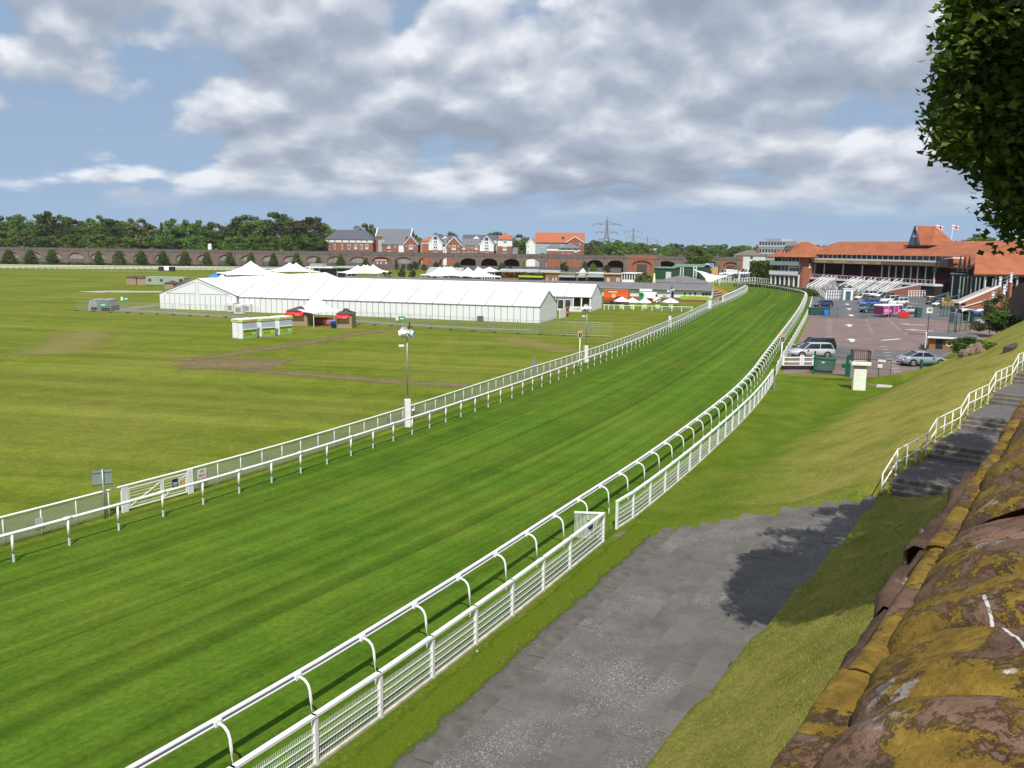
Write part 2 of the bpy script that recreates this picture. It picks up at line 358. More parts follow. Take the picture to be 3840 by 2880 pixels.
INNER_EDGE = offset(RAIL_IN, -1.5)
strip('race_track', INNER_EDGE, offset(FENCE_OUT, 0.0), M_TRK, 160)
# ------------------------------------------------------------------ the bank between fence and wall: thin-plate height field over (s, q)
def tps_fit(P, z):
    P = np.array(P, float); n = len(P)
    def U(r2): return np.where(r2 > 1e-12, r2 * np.log(r2 + 1e-12), 0.0)
    d2 = ((P[:, None] - P[None]) ** 2).sum(-1); K = U(d2) + np.eye(n) * 0.5
    A = np.zeros((n + 3, n + 3)); A[:n, :n] = K; A[:n, n] = 1; A[:n, n + 1:] = P; A[n, :n] = 1; A[n + 1:, :n] = P.T
    w = np.linalg.solve(A, np.concatenate([z, np.zeros(3)]))
    def f(X):
        X = np.atleast_2d(np.array(X, float)); d2 = ((X[:, None] - P[None]) ** 2).sum(-1)
        return U(d2) @ w[:n] + w[n] + X @ w[n + 1:]
    return f
KS = 0.3          # s is compressed against q so the field follows cross-sections
CT = []
for s, row in ((-14, ((12.5, 0), (10, .5), (6, 1.5), (3, 3.6), (-.4, 6.2))), (0, ((11.4, 0), (9, .7), (6, 1.55), (3, 3.7), (-.4, 6.3))), (12, ((12.1, 0), (9, .85), (6, 1.75), (3, 3.9), (-.4, 6.3))),
               (22, ((13.7, 0), (10, 1.02), (6, 2.15), (3, 4.1), (-.4, 6.4))), (30, ((14.6, 0), (10, 1.2), (6, 2.40), (4.6, 2.7), (2.4, 4.3), (-.4, 6.3))),
               (34.5, ((14.9, 0), (12.5, .45), (10, 1.0), (5.8, 2.95), (3.6, 3.05), (2.0, 4.2), (-.4, 6.3))), (40, ((15.2, 0), (12.5, .65), (10, 1.3), (5.3, 3.2), (2.8, 3.3), (1.4, 4.8), (-.4, 6.4))), (46, ((15.4, 0), (12.5, .85), (10, 1.75), (4.8, 3.75), (2.3, 3.85), (1.2, 5.0), (-.4, 6.6))),
               (55, ((15.8, 0), (12.5, 1.1), (10, 2.3), (3.9, 4.75), (1.4, 4.9), (-.4, 7.0))), (65, ((15.5, 0), (11, 2.0), (7, 4.1), (3.5, 6.0), (-.4, 7.6))),
               (75, ((14.7, 0), (11.1, 2.0), (9, 3.5), (7.2, 4.5), (5, 6.0), (-.4, 8.2))), (92, ((14.5, 0), (11, 2.0), (7.2, 4.5), (5, 5.9), (-.4, 8.2))), (112, ((14.5, 0), (11, 2.0), (7.2, 4.5), (5, 5.9), (-.4, 8.2)))):
    for q, z in row: CT.append((s * KS, q, z))
    CT.append((s * KS, row[0][0] + 3.5, -0.9))
_f = tps_fit([(a, b) for a, b, _ in CT], np.array([c for _, _, c in CT]))
def bank_z(s, q): return np.maximum(_f(np.stack([np.asarray(s) * KS, np.asarray(q)], -1).reshape(-1, 2)), 0.004)
def fence_q(s):
    for a, b in zip(FENCE_OUT, FENCE_OUT[1:]):
        sa, qa = sq_of(a); sb, qb = sq_of(b)
        if sa <= s <= sb: return qa + (qb - qa) * (s - sa) / max(1e-6, sb - sa)
    return sq_of(FENCE_OUT[0])[1] if s < sq_of(FENCE_OUT[0])[0] else 14.8
def stair_q(s): return 5.95 - (s - 32.1) * 0.108      # left edge of the stair
ROWD, RISE = 0.74, 0.20
def row_q(s, k): return 12.1 + (s - 11.1) * 0.130 - k * ROWD       # left edge of terrace row k at station s
NROW = 12
def row_end(k): return 29.4 + 0.33 * k + (0.15 if k % 2 else -0.1)
def in_terrace(s, q):
    k = (row_q(s, 0) - q) / ROWD
    return 0.02 < k < NROW and s < row_end(int(k)) - 0.25 and q > 6.15
mb = MB(); dry = []; ss = np.concatenate([np.arange(-14, 8, 1.0), np.arange(8, 60, 0.4), np.arange(60, 112, 0.8)]); NQ = 70
S_, Q_ = [], []
for s in ss:
    qm = min(fence_q(s), 26) if s < 79 else 15.6
    for j in range(NQ + 1): S_.append(s); Q_.append(qm + (-0.5 - qm) * j / NQ)
Z_ = bank_z(S_, Q_)
wob = RNG.normal(0, 0.012, len(S_))
for s, q, z, wv in zip(S_, Q_, Z_, wob):
    t = float(z)
    if in_terrace(s, q): t -= 0.45
    elif s < 31 and -2.4 < (row_q(s, 0) - q) / ROWD <= 0.02: t = min(t, 0.006)
    elif 32.0 < s < 62 and stair_q(s) - 2.15 < q < stair_q(s) - 0.1: t -= 0.45
    if z > 0.05: t += wv
    p = SQ(s, q, t); mb.v.append(tuple(p))
    d = min(1.0, max(0.0, (z - 0.15) / 1.2))
    if s < 34 and q > 6.2: d *= 0.45
    dry.append(d)
for i in range(len(ss) - 1):
    for j in range(NQ):
        a = i * (NQ + 1) + j; mb.f.append((a, a + NQ + 1, a + NQ + 2, a + 1))
me = mb.mesh('grass_bank', M_BNK, True); at = me.attributes.new('dry', 'FLOAT', 'POINT'); at.data.foreach_set('value', np.array(dry, np.float32))
tag(inst('grass_bank', me), kind='structure')
# ------------------------------------------------------------------ stepped paving of the old standing terrace
m = bpy.data.materials.new('terrace_slab'); m.use_nodes = True; t = m.node_tree; p = t.nodes['Principled BSDF']; p.inputs['Roughness'].default_value = 0.85
g = N(t, 'ShaderNodeNewGeometry'); oi = N(t, 'ShaderNodeObjectInfo')
n1 = N(t, 'ShaderNodeTexNoise', Scale=0.9, Detail=7.0, Roughness=0.7); LK(t, g.outputs['Position'], n1.inputs[0])
n2 = N(t, 'ShaderNodeTexNoise', Scale=22.0, Detail=6.0, Roughness=0.8); LK(t, g.outputs['Position'], n2.inputs[0])
n3 = N(t, 'ShaderNodeTexNoise', Scale=0.28, Detail=5.0, Roughness=0.6); LK(t, g.outputs['Position'], n3.inputs[0])
base = RAMP(t, n1.outputs[0], [(0.3, (0.072, 0.066, 0.059)), (0.7, (0.132, 0.122, 0.110))])
hs = N(t, 'ShaderNodeHueSaturation'); LK(t, base, hs.inputs['Color']); LK(t, MATH(t, 'ADD', 0.93, MATH(t, 'MULTIPLY', oi.outputs['Random'], 0.14)), hs.inputs['Value'])
sp = MATH(t, 'MULTIPLY', RAMP(t, n2.outputs[0], [(0.53, (0, 0, 0)), (0.61, (1, 1, 1))]), RAMP(t, n3.outputs[0], [(0.47, (0.06, 0.06, 0.06)), (0.60, (1, 1, 1))]))
c = MIX(t, MATH(t, 'MULTIPLY', sp, 0.75), hs.outputs[0], (0.44, 0.45, 0.44))
mo = RAMP(t, n1.outputs[0], [(0.62, (0, 0, 0)), (0.70, (1, 1, 1))]); c = MIX(t, MATH(t, 'MULTIPLY', mo, 0.35), c, (0.035, 0.032, 0.028))
LK(t, c, p.inputs['Base Color']); b = N(t, 'ShaderNodeBump', Strength=0.5, Distance=0.01); LK(t, n2.outputs[0], b.inputs['Height']); LK(t, b.outputs[0], p.inputs['Normal'])
M_SLAB = m
terr = tag(bpy.data.objects.new('terrace', None), kind='structure'); COL.objects.link(terr)
RD = math.radians(0); ang = math.atan2(WD.y + WN.y * 0.130, WD.x + WN.x * 0.130)
slab_me = {}
M_GRS = mat('packed_grit', (0.100, 0.091, 0.081), 0.95, 0.3, 2.5, 0.6, 40)
def slab_mesh(L, m_=None):
    m_ = m_ or M_SLAB; key = (round(L, 2), m_.name)
    if key not in slab_me: slab_me[key] = MB().bbox(0.003, L - 0.003, -ROWD + 0.002, -0.003, -0.42, 0, 0.006).mesh('paving_slab', m_)
    return slab_me[key]
for k in range(NROW):
    s = 6.0 + random.random() * 0.6
    while s < row_end(k) - 0.35:
        L = random.choice((0.92, 0.92, 1.22)) if k > 1 else 5.6; q = row_q(s, k)
        if s + L > row_end(k): L = max(0.4, round(row_end(k) - s, 1))
        if q - ROWD * 0.45 > 5.75:
            o = inst('paving_slab' if k > 1 else 'gravel_strip', slab_mesh(L) if k > 1 else slab_mesh(L, M_GRS), terr, SQ(s, q, 0.02 + RISE * k + random.uniform(-.006, .006)), ang); o.rotation_euler[0] = random.uniform(-.006, .006)
        s += L
# worn grit and thin grass along the lower edge of the terrace
def blend_mat(name, c0, c1, scale=6.0, edge=3.0, sharp=0.12, amax=1.0):
    m = bpy.data.materials.new(name); m.use_nodes = True; t = m.node_tree; p = t.nodes['Principled BSDF']; p.inputs['Roughness'].default_value = 0.95; p.inputs['Specular IOR Level'].default_value = 0.04
    g = N(t, 'ShaderNodeNewGeometry'); a = N(t, 'ShaderNodeAttribute', attribute_name='edge')
    n = N(t, 'ShaderNodeTexNoise', Scale=edge, Detail=7.0, Roughness=0.7); LK(t, g.outputs['Position'], n.inputs[0])
    n2 = N(t, 'ShaderNodeTexNoise', Scale=scale, Detail=6.0, Roughness=0.7); LK(t, g.outputs['Position'], n2.inputs[0])
    LK(t, RAMP(t, n2.outputs[0], [(0.3, c0), (0.7, c1)]), p.inputs['Base Color'])
    v = MATH(t, 'ADD', a.outputs['Fac'], MATH(t, 'MULTIPLY', MATH(t, 'SUBTRACT', n.outputs[0], 0.5), 1.5))
    r = N(t, 'ShaderNodeMapRange'); LK(t, v, r.inputs[0]); r.inputs[1].default_value = 0.5 - sharp; r.inputs[2].default_value = 0.5 + sharp; r.inputs[4].default_value = amax
    LK(t, r.outputs[0], p.inputs['Alpha']); MATS[name] = m; return m
def ribbon(name, P, wd, m, z=0.012, kind='structure'):
    P = [Vector((p[0], p[1], 0)) for p in P]; mb = MB(); e = []
    for i, p in enumerate(P):
        t = (P[min(i + 1, len(P) - 1)] - P[max(i - 1, 0)]).normalized(); nrm = Vector((-t.y, t.x, 0)); wi = wd[i] if isinstance(wd, (list, tuple)) else wd
        for f, ev in ((-1, 0), (-.5, .8), (0, 1), (.5, .8), (1, 0)):
            q = p + nrm * wi * f; mb.v.append((q.x, q.y, z)); e.append(ev if 0 < i < len(P) - 1 else 0.0)
    for i in range(len(P) - 1):
        for j in range(4): a = i * 5 + j; mb.f.append((a, a + 1, a + 6, a + 5))
    me = mb.mesh(name, m); at = me.attributes.new('edge', 'FLOAT', 'POINT'); at.data.foreach_set('value', np.array(e, np.float32))
    return tag(inst(name, me), kind=kind)
M_GRIT = blend_mat('worn_grit', (0.070, 0.066, 0.062), (0.130, 0.120, 0.110), 9.0, 1.3, 0.16)
M_FRNG = blend_mat('grass_fringe', (0.040, 0.090, 0.004), (0.120, 0.140, 0.012), 16.0, 1.3, 0.22)
ribbon('grass_fringe', [SQ(s, row_q(s, 0) + 0.12) for s in np.arange(2, 30.6, 0.5)], 0.72, M_FRNG, 0.040)
ribbon('gravel_edge', [SQ(s, row_q(s, 0) - 0.40) for s in np.arange(3, 30.3, 0.8)], 0.80, M_GRIT, 0.03)
M_SOIL = blend_mat('worn_soil', (0.085, 0.070, 0.038), (0.150, 0.118, 0.062), 7.0, 1.6, 0.25)
M_MUD = blend_mat('dry_mud', (0.150, 0.115, 0.060), (0.235, 0.182, 0.098), 1.2, 0.40, 0.5, 0.85)
M_GRAV = blend_mat('grey_gravel', (0.155, 0.150, 0.132), (0.235, 0.225, 0.20), 3.0, 0.5, 0.2)
M_SAND = blend_mat('pale_sand', (0.32, 0.28, 0.22), (0.46, 0.40, 0.33), 1.0, 0.3, 0.2)
M_PALE = blend_mat('scuffed_grass', (0.22, 0.20, 0.06), (0.30, 0.26, 0.11), 1.5, 0.35, 0.6, 0.6)
def pl(*pp): return smooth_line([G(*p) for p in pp], 2)
ribbon('mud_track', pl((640, 1352), (740, 1347), (900, 1322), (1120, 1290), (1300, 1258), (1430, 1238), (1530, 1232)), 1.7, M_MUD)
ribbon('mud_track', pl((660, 1368), (830, 1375), (1000, 1393), (1200, 1408), (1400, 1426), (1600, 1440), (1760, 1446)), 1.5, M_MUD)
ribbon('mud_patch', pl((690, 1366), (780, 1365), (880, 1364), (980, 1366), (1060, 1368)), 5.2, M_MUD, 0.016)
ribbon('gravel_path', pl((420, 1162), (520, 1166), (640, 1172), (800, 1184), (1000, 1196), (1120, 1203)), 2.2, M_GRAV)
ribbon('gravel_path', pl((430, 1164), (500, 1156), (560, 1148), (605, 1143)), 2.2, M_GRAV, 0.016)
ribbon('gravel_path', pl((1300, 1200), (1500, 1216), (1800, 1232), (2000, 1238)), 1.6, M_GRAV)
ribbon('sand_patch', pl((330, 1096), (400, 1092), (500, 1094), (610, 1094)), 5.0, M_SAND)
ribbon('sand_strip', pl((330, 1016.5), (500, 1017.5), (620, 1018.5)), 1.4, M_SAND)
for pp, wd in (((150, 1330), (250, 1300), (340, 1240)), 4.5), (((1880, 1265), (1960, 1280), (2060, 1300), (2140, 1320)), 3.0):
    ribbon('scuffed_patch', pl(*pp), wd, M_PALE)
# ------------------------------------------------------------------ stair up the bank with its white handrail
M_CONC = mat('old_concrete', (0.15, 0.135, 0.118), 0.9, 0.35, 2.0, 0.5, 14)
M_TARM = mat('stair_tarmac', (0.115, 0.108, 0.105), 0.9, 0.25, 2.5, 0.5, 40)
SP0 = SQ(32.1, 5.95); SP1 = SQ(54.5, stair_q(54.5)); sd = (SP1 - SP0).normalized(); SRZ = math.atan2(sd.y, sd.x)
stair = thing('stone_staircase', 'worn concrete staircase in long flights climbing the grass bank beside the city wall', 'staircase', (SP0.x, SP0.y, 0), SRZ)
z = 2.30; x = 0.0; rail_pts = []; posts = []; PER = 5.15
for fl in range(5):
    nr = 4 if fl == 0 else 3; h = 0.165
    posts.append((x - 0.12, z))
    for i in range(nr):
        MB().bbox(x + i * 0.34, x + (i + 1) * 0.34 + 0.03, -2.15, 0.0, z - 0.5, z + (i + 1) * h, 0.015).build('step', M_CONC, stair)
    x1 = x + nr * 0.34; z1 = z + nr * h; xe = x + PER + (0.3 if fl == 0 else 0)
    MB().box(x1 + 0.034, xe, -2.15, 0.0, z1 - 0.6, z1 - 0.004).build('landing', M_TARM, stair)
    rail_pts += [(x - 0.12, z), (x1 + 0.1, z1)]
    for j in range(4): posts.append((x1 + 0.1 + (xe - x1 - 0.35) * j / 3.0, z1)) if j < 3 else None
    x, z = xe, z1
hr = thing('stair_handrail', 'white two-bar tubular handrail running up the left side of the staircase', 'handrail', (SP0.x, SP0.y, 0), SRZ)
for hgt, nm in ((1.02, 'top_rail'), (0.52, 'middle_rail')):
    MB().tube([(a, 0.06, b + hgt) for a, b in rail_pts + [(x, z)]], 0.027, 8).build(nm, WHITE, hr, True)
pm = MB().tube([(0, 0, -0.35), (0, 0, 1.02)], 0.024, 8).tube([(0, 0, 0.0), (0, 0, 0.02)], 0.06, 8).mesh('post', WHITE, True)
for a, b in posts: inst('post', pm, hr, (a, 0.06, b))
# ------------------------------------------------------------------ sandstone city wall with lichen-covered coping
def stone_mat(name, lich, dark=1.0, streak=False):
    m = bpy.data.materials.new(name); m.use_nodes = True; t = m.node_tree; p = t.nodes['Principled BSDF']; p.inputs['Roughness'].default_value = 0.92; p.inputs['Specular IOR Level'].default_value = 0.2
    g = N(t, 'ShaderNodeNewGeometry'); oi = N(t, 'ShaderNodeObjectInfo'); P = g.outputs['Position']
    def nz(sc, d=7.0, r=0.65, off=(0, 0, 0), dist=0.0, stretch=(1, 1, 1)):
        mp = N(t, 'ShaderNodeMapping'); LK(t, P, mp.inputs[0]); mp.inputs['Location'].default_value = off; mp.inputs['Scale'].default_value = stretch
        n = N(t, 'ShaderNodeTexNoise', Scale=sc, Detail=d, Roughness=r, Distortion=dist); LK(t, mp.outputs[0], n.inputs[0]); return n.outputs[0]
    base = RAMP(t, nz(5.0), [(0.28, tuple(c * dark for c in (0.085, 0.042, 0.028))), (0.52, tuple(c * dark for c in (0.150, 0.088, 0.060))), (0.75, tuple(c * dark for c in (0.215, 0.138, 0.098)))])
    hs = N(t, 'ShaderNodeHueSaturation'); LK(t, base, hs.inputs['Color']); LK(t, MATH(t, 'ADD', 0.8, MATH(t, 'MULTIPLY', oi.outputs['Random'], 0.4)), hs.inputs['Value'])
    c = hs.outputs[0]
    dk = RAMP(t, nz(7.0, off=(3, 1, 7)), [(0.53, (0, 0, 0)), (0.62, (1, 1, 1))]); c = MIX(t, MATH(t, 'MULTIPLY', dk, 0.75), c, (0.055, 0.042, 0.036))
    fine = nz(55.0, 6.0, 0.75, (5, 5, 2))
    ye = MATH(t, 'ADD', nz(3.6, 8.0, 0.70, (9, 4, 1), 0.4), MATH(t, 'MULTIPLY', MATH(t, 'SUBTRACT', fine, 0.5), 0.28))
    yf = RAMP(t, ye, [(0.535 - lich, (0, 0, 0)), (0.575 - lich, (1, 1, 1))])
    yc = RAMP(t, nz(16.0, off=(2, 8, 3)), [(0.3, (0.112, 0.068, 0.010)), (0.55, (0.222, 0.142, 0.018)), (0.75, (0.325, 0.232, 0.042))])
    c = MIX(t, MATH(t, 'MULTIPLY', yf, 0.93), c, yc)
    gr = MATH(t, 'ADD', nz(5.5, 6.0, 0.6, (1, 7, 5), 0.3), MATH(t, 'MULTIPLY', MATH(t, 'SUBTRACT', fine, 0.5), 0.15))
    gf = RAMP(t, gr, [(0.635, (0, 0, 0)), (0.665, (1, 1, 1))]); gc = RAMP(t, fine, [(0.3, (0.22, 0.205, 0.185)), (0.7, (0.36, 0.34, 0.315))])
    c = MIX(t, MATH(t, 'MULTIPLY', gf, 0.9), c, gc)
    vo = N(t, 'ShaderNodeTexVoronoi', Scale=14.0); LK(t, P, vo.inputs[0])
    wf = MATH(t, 'MULTIPLY', MATH(t, 'LESS_THAN', vo.outputs['Distance'], MATH(t, 'MULTIPLY', fine, 0.32)), RAMP(t, nz(2.2, off=(4, 4, 9)), [(0.62, (0, 0, 0)), (0.66, (1, 1, 1))]))
    c = MIX(t, wf, c, (0.55, 0.55, 0.50))
    if streak:          # pale dried streak running down the near coping
        oc = N(t, 'ShaderNodeTexCoord'); so = N(t, 'ShaderNodeSeparateXYZ'); LK(t, oc.outputs['Object'], so.inputs[0]); X, Y = so.outputs[0], so.outputs[1]
        ln = MATH(t, 'ADD', MATH(t, 'MULTIPLY', X, 0.30), -0.414); ln = MATH(t, 'ADD', ln, MATH(t, 'MULTIPLY', MATH(t, 'SINE', MATH(t, 'MULTIPLY', X, 14.0)), 0.006))
        on = MATH(t, 'LESS_THAN', MATH(t, 'ABSOLUTE', MATH(t, 'SUBTRACT', Y, ln)), MATH(t, 'ADD', 0.0008, MATH(t, 'MULTIPLY', fine, 0.0055)))
        on = MATH(t, 'MULTIPLY', on, MATH(t, 'MULTIPLY', MATH(t, 'GREATER_THAN', X, 0.26), MATH(t, 'LESS_THAN', X, 0.62))); c = MIX(t, on, c, (0.62, 0.62, 0.58))
    LK(t, c, p.inputs['Base Color'])
    h = MATH(t, 'ADD', MATH(t, 'MULTIPLY', fine, 0.45), MATH(t, 'MULTIPLY', yf, 0.5)); h = MATH(t, 'ADD', h, MATH(t, 'MULTIPLY', nz(14.0, off=(6, 2, 2)), 0.9))
    b = N(t, 'ShaderNodeBump', Strength=1.0, Distance=0.02); LK(t, h, b.inputs['Height']); LK(t, b.outputs[0], p.inputs['Normal'])
    return m
M_LICH = stone_mat('lichen_sandstone', 0.06, 1.12, True); M_LIP = stone_mat('lichen_sandstone_lip', 0.09, 1.1); M_RED = stone_mat('bare_sandstone', -0.16, 0.75)
WZ = CAMH - 0.93
wall = thing('city_wall', 'old red sandstone city wall with a rounded coping covered in yellow and grey lichen', 'wall', (W0.x, W0.y, 0), math.atan2(WD.y, WD.x))
from mathutils import noise as mnoise
def rough(p, f, a, seed=0.0): return mnoise.noise(Vector((p[0] * f + seed, p[1] * f, p[2] * f))) * a
def stone(name, x0, L, prof, m, nx=14, amp=0.012, endround=0.05, seed=0.0, zf=None, sag=0.0):
    """one coping block: cross-section prof [(y, z)] swept along x with rounded ends and a weathered surface"""
    mb = MB(); n = len(prof); cy = sum(p[0] for p in prof) / n; cz = min(p[1] for p in prof)
    xs = [0.0, 0.008, 0.03] + [0.03 + (L - 0.06) * i / nx for i in range(1, nx)] + [L - 0.03, L - 0.008, L]
    for xx in xs:
        e = min(xx, L - xx); k = 1.0 - endround * max(0.0, 1 - e / 0.07) ** 2 * 2.2
        hump = math.sin(math.pi * xx / L) * sag
        for j, (y, z) in enumerate(prof):
            p = (x0 + xx, cy + (y - cy) * k, cz + (z - cz) * (k if z > cz + 0.01 else 1) + (hump * (z - cz) / 0.2 if z > cz + .02 else 0))
            d = rough(p, 3.2, amp * 2.2, seed) + rough(p, 9, amp * 1.1, seed + 5) + rough(p, 26, amp * 0.45, seed + 9)
            mb.v.append((p[0], p[1] + d * 0.6, p[2] + d))
    for i in range(len(xs) - 1):
        for j in range(n - 1): a = i * n + j; mb.f.append((a, a + 1, a + n + 1, a + n))
    mb.f += [tuple(range(n)), tuple(range(len(mb.v) - 1, len(mb.v) - n - 1, -1))]
    return mb.build(name, m, wall, True)
def arc(y0, y1, z0, zt, n=15):
    """rounded back of a coping stone"""
    return [(y0 + (y1 - y0) * (1 - math.cos(math.pi * i / n)) / 2, z0 + (zt - z0) * math.sin(math.pi * i / n) ** 1.05) for i in range(n + 1)]
x = -3.2; i = 0
while x < 40:
    near = x < 9; L = (0.30 + 0.10 * random.random()) if near else 1.4; dz = random.uniform(-.012, .014)
    stone('coping_stone', x, L, arc(-0.040, -0.80, WZ - 0.02, WZ + 0.17 + dz), M_LICH, 16 if near else 4, 0.012, 0.045, i * 3.1, sag=0.030)
    x += L - 0.004; i += 1
x = -3.0; i = 0
while x < 40:
    near = x < 9; L = (0.95 + 0.35 * random.random()) if near else 1.6; dy = random.uniform(-.012, .010)
    prof = [(.012 + dy, WZ - 0.16), (0.032 + dy, WZ - 0.07), (0.03 + dy, WZ - 0.03), (0.016 + dy, WZ - 0.006), (-0.01, WZ + 0.0), (-0.035, WZ + .0), (-0.05, WZ - 0.006), (-0.07, WZ - 0.02), (-0.20, WZ - 0.07), (-.20, WZ - .16)]
    stone('ledge_stone', x, L, prof, M_LIP, 24 if near else 4, 0.0042, 0.006, 40 + i * 2.7)
    x += L - 0.003; i += 1
# courses of red blocks below the coping, a few near ones standing proud and broken
zt = WZ - 0.155; course = 0
while zt > 5.0:
    hgt = 0.30 if course < 4 else 0.42; x = -3.0 + (course % 2) * 0.3
    if course < 4:
        while x < 12:
            L = random.uniform(0.38, 0.66); pr = random.uniform(-0.01, 0.03) + ((0.13 if 0.45 < x < 3.1 else 0.05) if course == 0 else 0.03)
            prof = [(pr - 0.01, zt - hgt + 0.008), (pr, zt - hgt * 0.6), (pr, zt - 0.05), (pr - 0.03, zt - 0.006), (pr - 0.25, zt - 0.004), (pr - 0.25, zt - hgt + 0.008)]
            stone('wall_block', x, L - 0.012, prof, M_RED, 8, 0.016, 0.03, course * 11 + x); x += L
    zt -= hgt; course += 1
MB().box(-14, 110, -0.70, -0.03, 4.5, WZ - 0.12).build('wall_core', M_RED, wall)
MB().box(12, 110, -0.04, 0.012, 4.5, WZ - 0.18).build('wall_face', M_RED, wall)
# wall walk on the city side
tag(MB().box(-14, 110, -4.2, -0.70, 9.2, WZ - 0.95).build('wall_walk', mat('walk_flags', (0.20, 0.185, 0.165), 0.9, 0.25, 1.5, 0.3), None, False, (W0.x, W0.y, 0), math.atan2(WD.y, WD.x)), kind='structure')
tag(MB().box(-20, 130, -40, -4.2, 6.0, WZ - 1.05).build('city_ground', mat('city_paving', (0.16, 0.155, 0.15), 0.9, 0.2, 0.5), None, False, (W0.x, W0.y, 0), math.atan2(WD.y, WD.x)), kind='structure')
# little weeds rooted in the wall joints
M_WEED = mat('weed_leaf', (0.10, 0.23, 0.02), 0.6, 0.3, 9)
def weed(s, q, z, nl, size, label):
    t = thing('wall_weed', label, 'weed', SQ(s, q, z))
    for i in range(nl):
        a = random.uniform(0, 6.28); el = random.uniform(.3, 1.2); L = size * random.uniform(.6, 1.1); d = Vector((math.cos(a) * math.cos(el), math.sin(a) * math.cos(el), math.sin(el))); u = d.cross(Vector((0, 0, 1))).normalized() * L * .32; o = d * L * 0.25
        MB().add([o * 0, o + d * L * .35 + u, o + d * L, o + d * L * .35 - u, o + d * L * .4 - Vector((0, 0, .003))], [(0, 1, 4), (1, 2, 4), (2, 3, 4), (3, 0, 4)]).build('leaf', M_WEED, t)
# ------------------------------------------------------------------ fences and rails
def along(P, i): return (P[min(i + 1, len(P) - 1)] - P[max(i - 1, 0)]).normalized()
def azr(t): return math.atan2(t.y, t.x)
# inner running rail: white plastic rail on single posts
t = thing('inner_running_rail', 'white plastic running rail on thin posts along the infield side of the track', 'rail', tuple(RAIL_IN[0]))
o0 = RAIL_IN[0]; P = resample(RAIL_IN, 2.1); off = offset(P, 0.0)
MB().tube([p - o0 + Vector((0, 0, 1.08)) for p in even(offset(RAIL_IN, 0.0), 170)], 0.062, 8).build('rail', PVC, t, True)
pm = MB().tube([(0, 0, -0.05), (0, 0, 0.36)], 0.045, 6).mesh('post_foot', mat('post_foot_paint', (.58, .60, .60), .5, .15, 6)); pu = MB().tube([(0, 0, 0.33), (0, 0, 1.04)], 0.05, 6).mesh('post', PVC, True); joint = MB().tube([(-.16, 0, 1.09), (.16, 0, 1.09)], 0.072, 8).mesh('rail_joint', PVC, True)
for i, p in enumerate(P[:-1]):
    r = azr(along(P, i)); po = inst('post', pu, t, p - o0, r); inst('foot', pm, po)
    if i % 2 == 0: inst('rail_joint', joint, t, p - o0, r)
# inner fence: pipe rail, steel posts, fine wire mesh; a white gate stands in it
M_NET = mesh_mat('fine_net', (0.36, 0.40, 0.36), 0.05, 0.014)
t = thing('inner_mesh_fence', 'white pipe rail fence with fine wire mesh just inside the running rail', 'fence', tuple(FENCE_IN[0]))
o0 = FENCE_IN[0]; P = resample(FENCE_IN, 1.46)
MB().tube([p - o0 + Vector((0, 0, 1.16)) for p in even(FENCE_IN, 150)], 0.048, 8).build('top_rail', WHITE, t, True)
pm = MB().tube([(0, 0, -0.1), (0, 0, 1.14)], 0.027, 6).mesh('post', mat('post_grey_white', (0.60, 0.62, 0.62), 0.5, 0.15, 5), True)
gate0, gate1 = G(463, 1922), G(721, 1848); gmid = (gate0 + gate1) / 2; netn = 0
for i, p in enumerate(P[:-1]):
    if (p - gmid).length > 2.1: inst('post', pm, t, p - o0)
    if i < 70 and (p.lerp(P[i + 1], .5) - gmid).length > 2.1:
        mb = MB(); a, b = p - o0, P[i + 1] - o0; L = (b - a).length
        mb.add([(a.x, a.y, 0.12), (b.x, b.y, 0.12), (b.x, b.y, 1.08), (a.x, a.y, 1.08)], [(0, 1, 2, 3)]); mb.uv = [(0, 0), (L, 0), (L, .96), (0, .96)]; mb.build('mesh_panel', M_NET, t)
mb = MB(); mb.uv = []; Q = P[70:]
for i, p in enumerate(Q): mb.v += [(p.x - o0.x, p.y - o0.y, 0.12), (p.x - o0.x, p.y - o0.y, 1.08)]; mb.uv += [(i * 1.46, 0), (i * 1.46, .96)]
mb.f = [(2 * i, 2 * i + 2, 2 * i + 3, 2 * i + 1) for i in range(len(Q) - 1)]; mb.build('mesh_run', M_NET, t)
f = Fac(gate0, gate1); gt = thing('white_field_gate', 'white barred double gate set in the inner fence, with small notices', 'gate', f.o, f.rz); L = f.L
for a in (-0.02, 0.09, 0.2, L - 0.2, L - 0.09, L + .02): MB().box(a - .04, a + .04, -.04, .04, -.1, 1.14).build('gate_post', WHITE, gt)
for g0, g1 in ((0.28, L * .55), (L * .55 + .05, L - .28)):
    lf = MB().bar((g0, 0, 1.0), (g1, 0, 1.0), .05, .05).bar((g0, 0, .12), (g1, 0, .12), .05, .05).bar((g0 + .025, 0, .145), (g0 + .025, 0, .975), .05, .05).bar((g1 - .025, 0, .145), (g1 - .025, 0, .975), .05, .05).bar((g0 + .06, -.01, .2), (g1 - .06, -.01, .93), .03, .04).build('gate_leaf', WHITE, gt)
    for k in range(6): MB().tube([(g0 + .05, .012, .24 + .13 * k), (g1 - .05, .012, .24 + .13 * k)], .011, 5).build('bar', WHITE, lf)
M_NAVY = mat('navy_enamel', (0.02, 0.028, 0.12), .4, .1); M_WSIGN = mat('sign_white', (0.62, 0.66, 0.68), .5, .06); M_REDT = mat('sign_red', (0.45, 0.05, 0.07), .5, .1); M_ORNG = mat('sign_amber', (0.70, 0.32, 0.03), .5, .1)
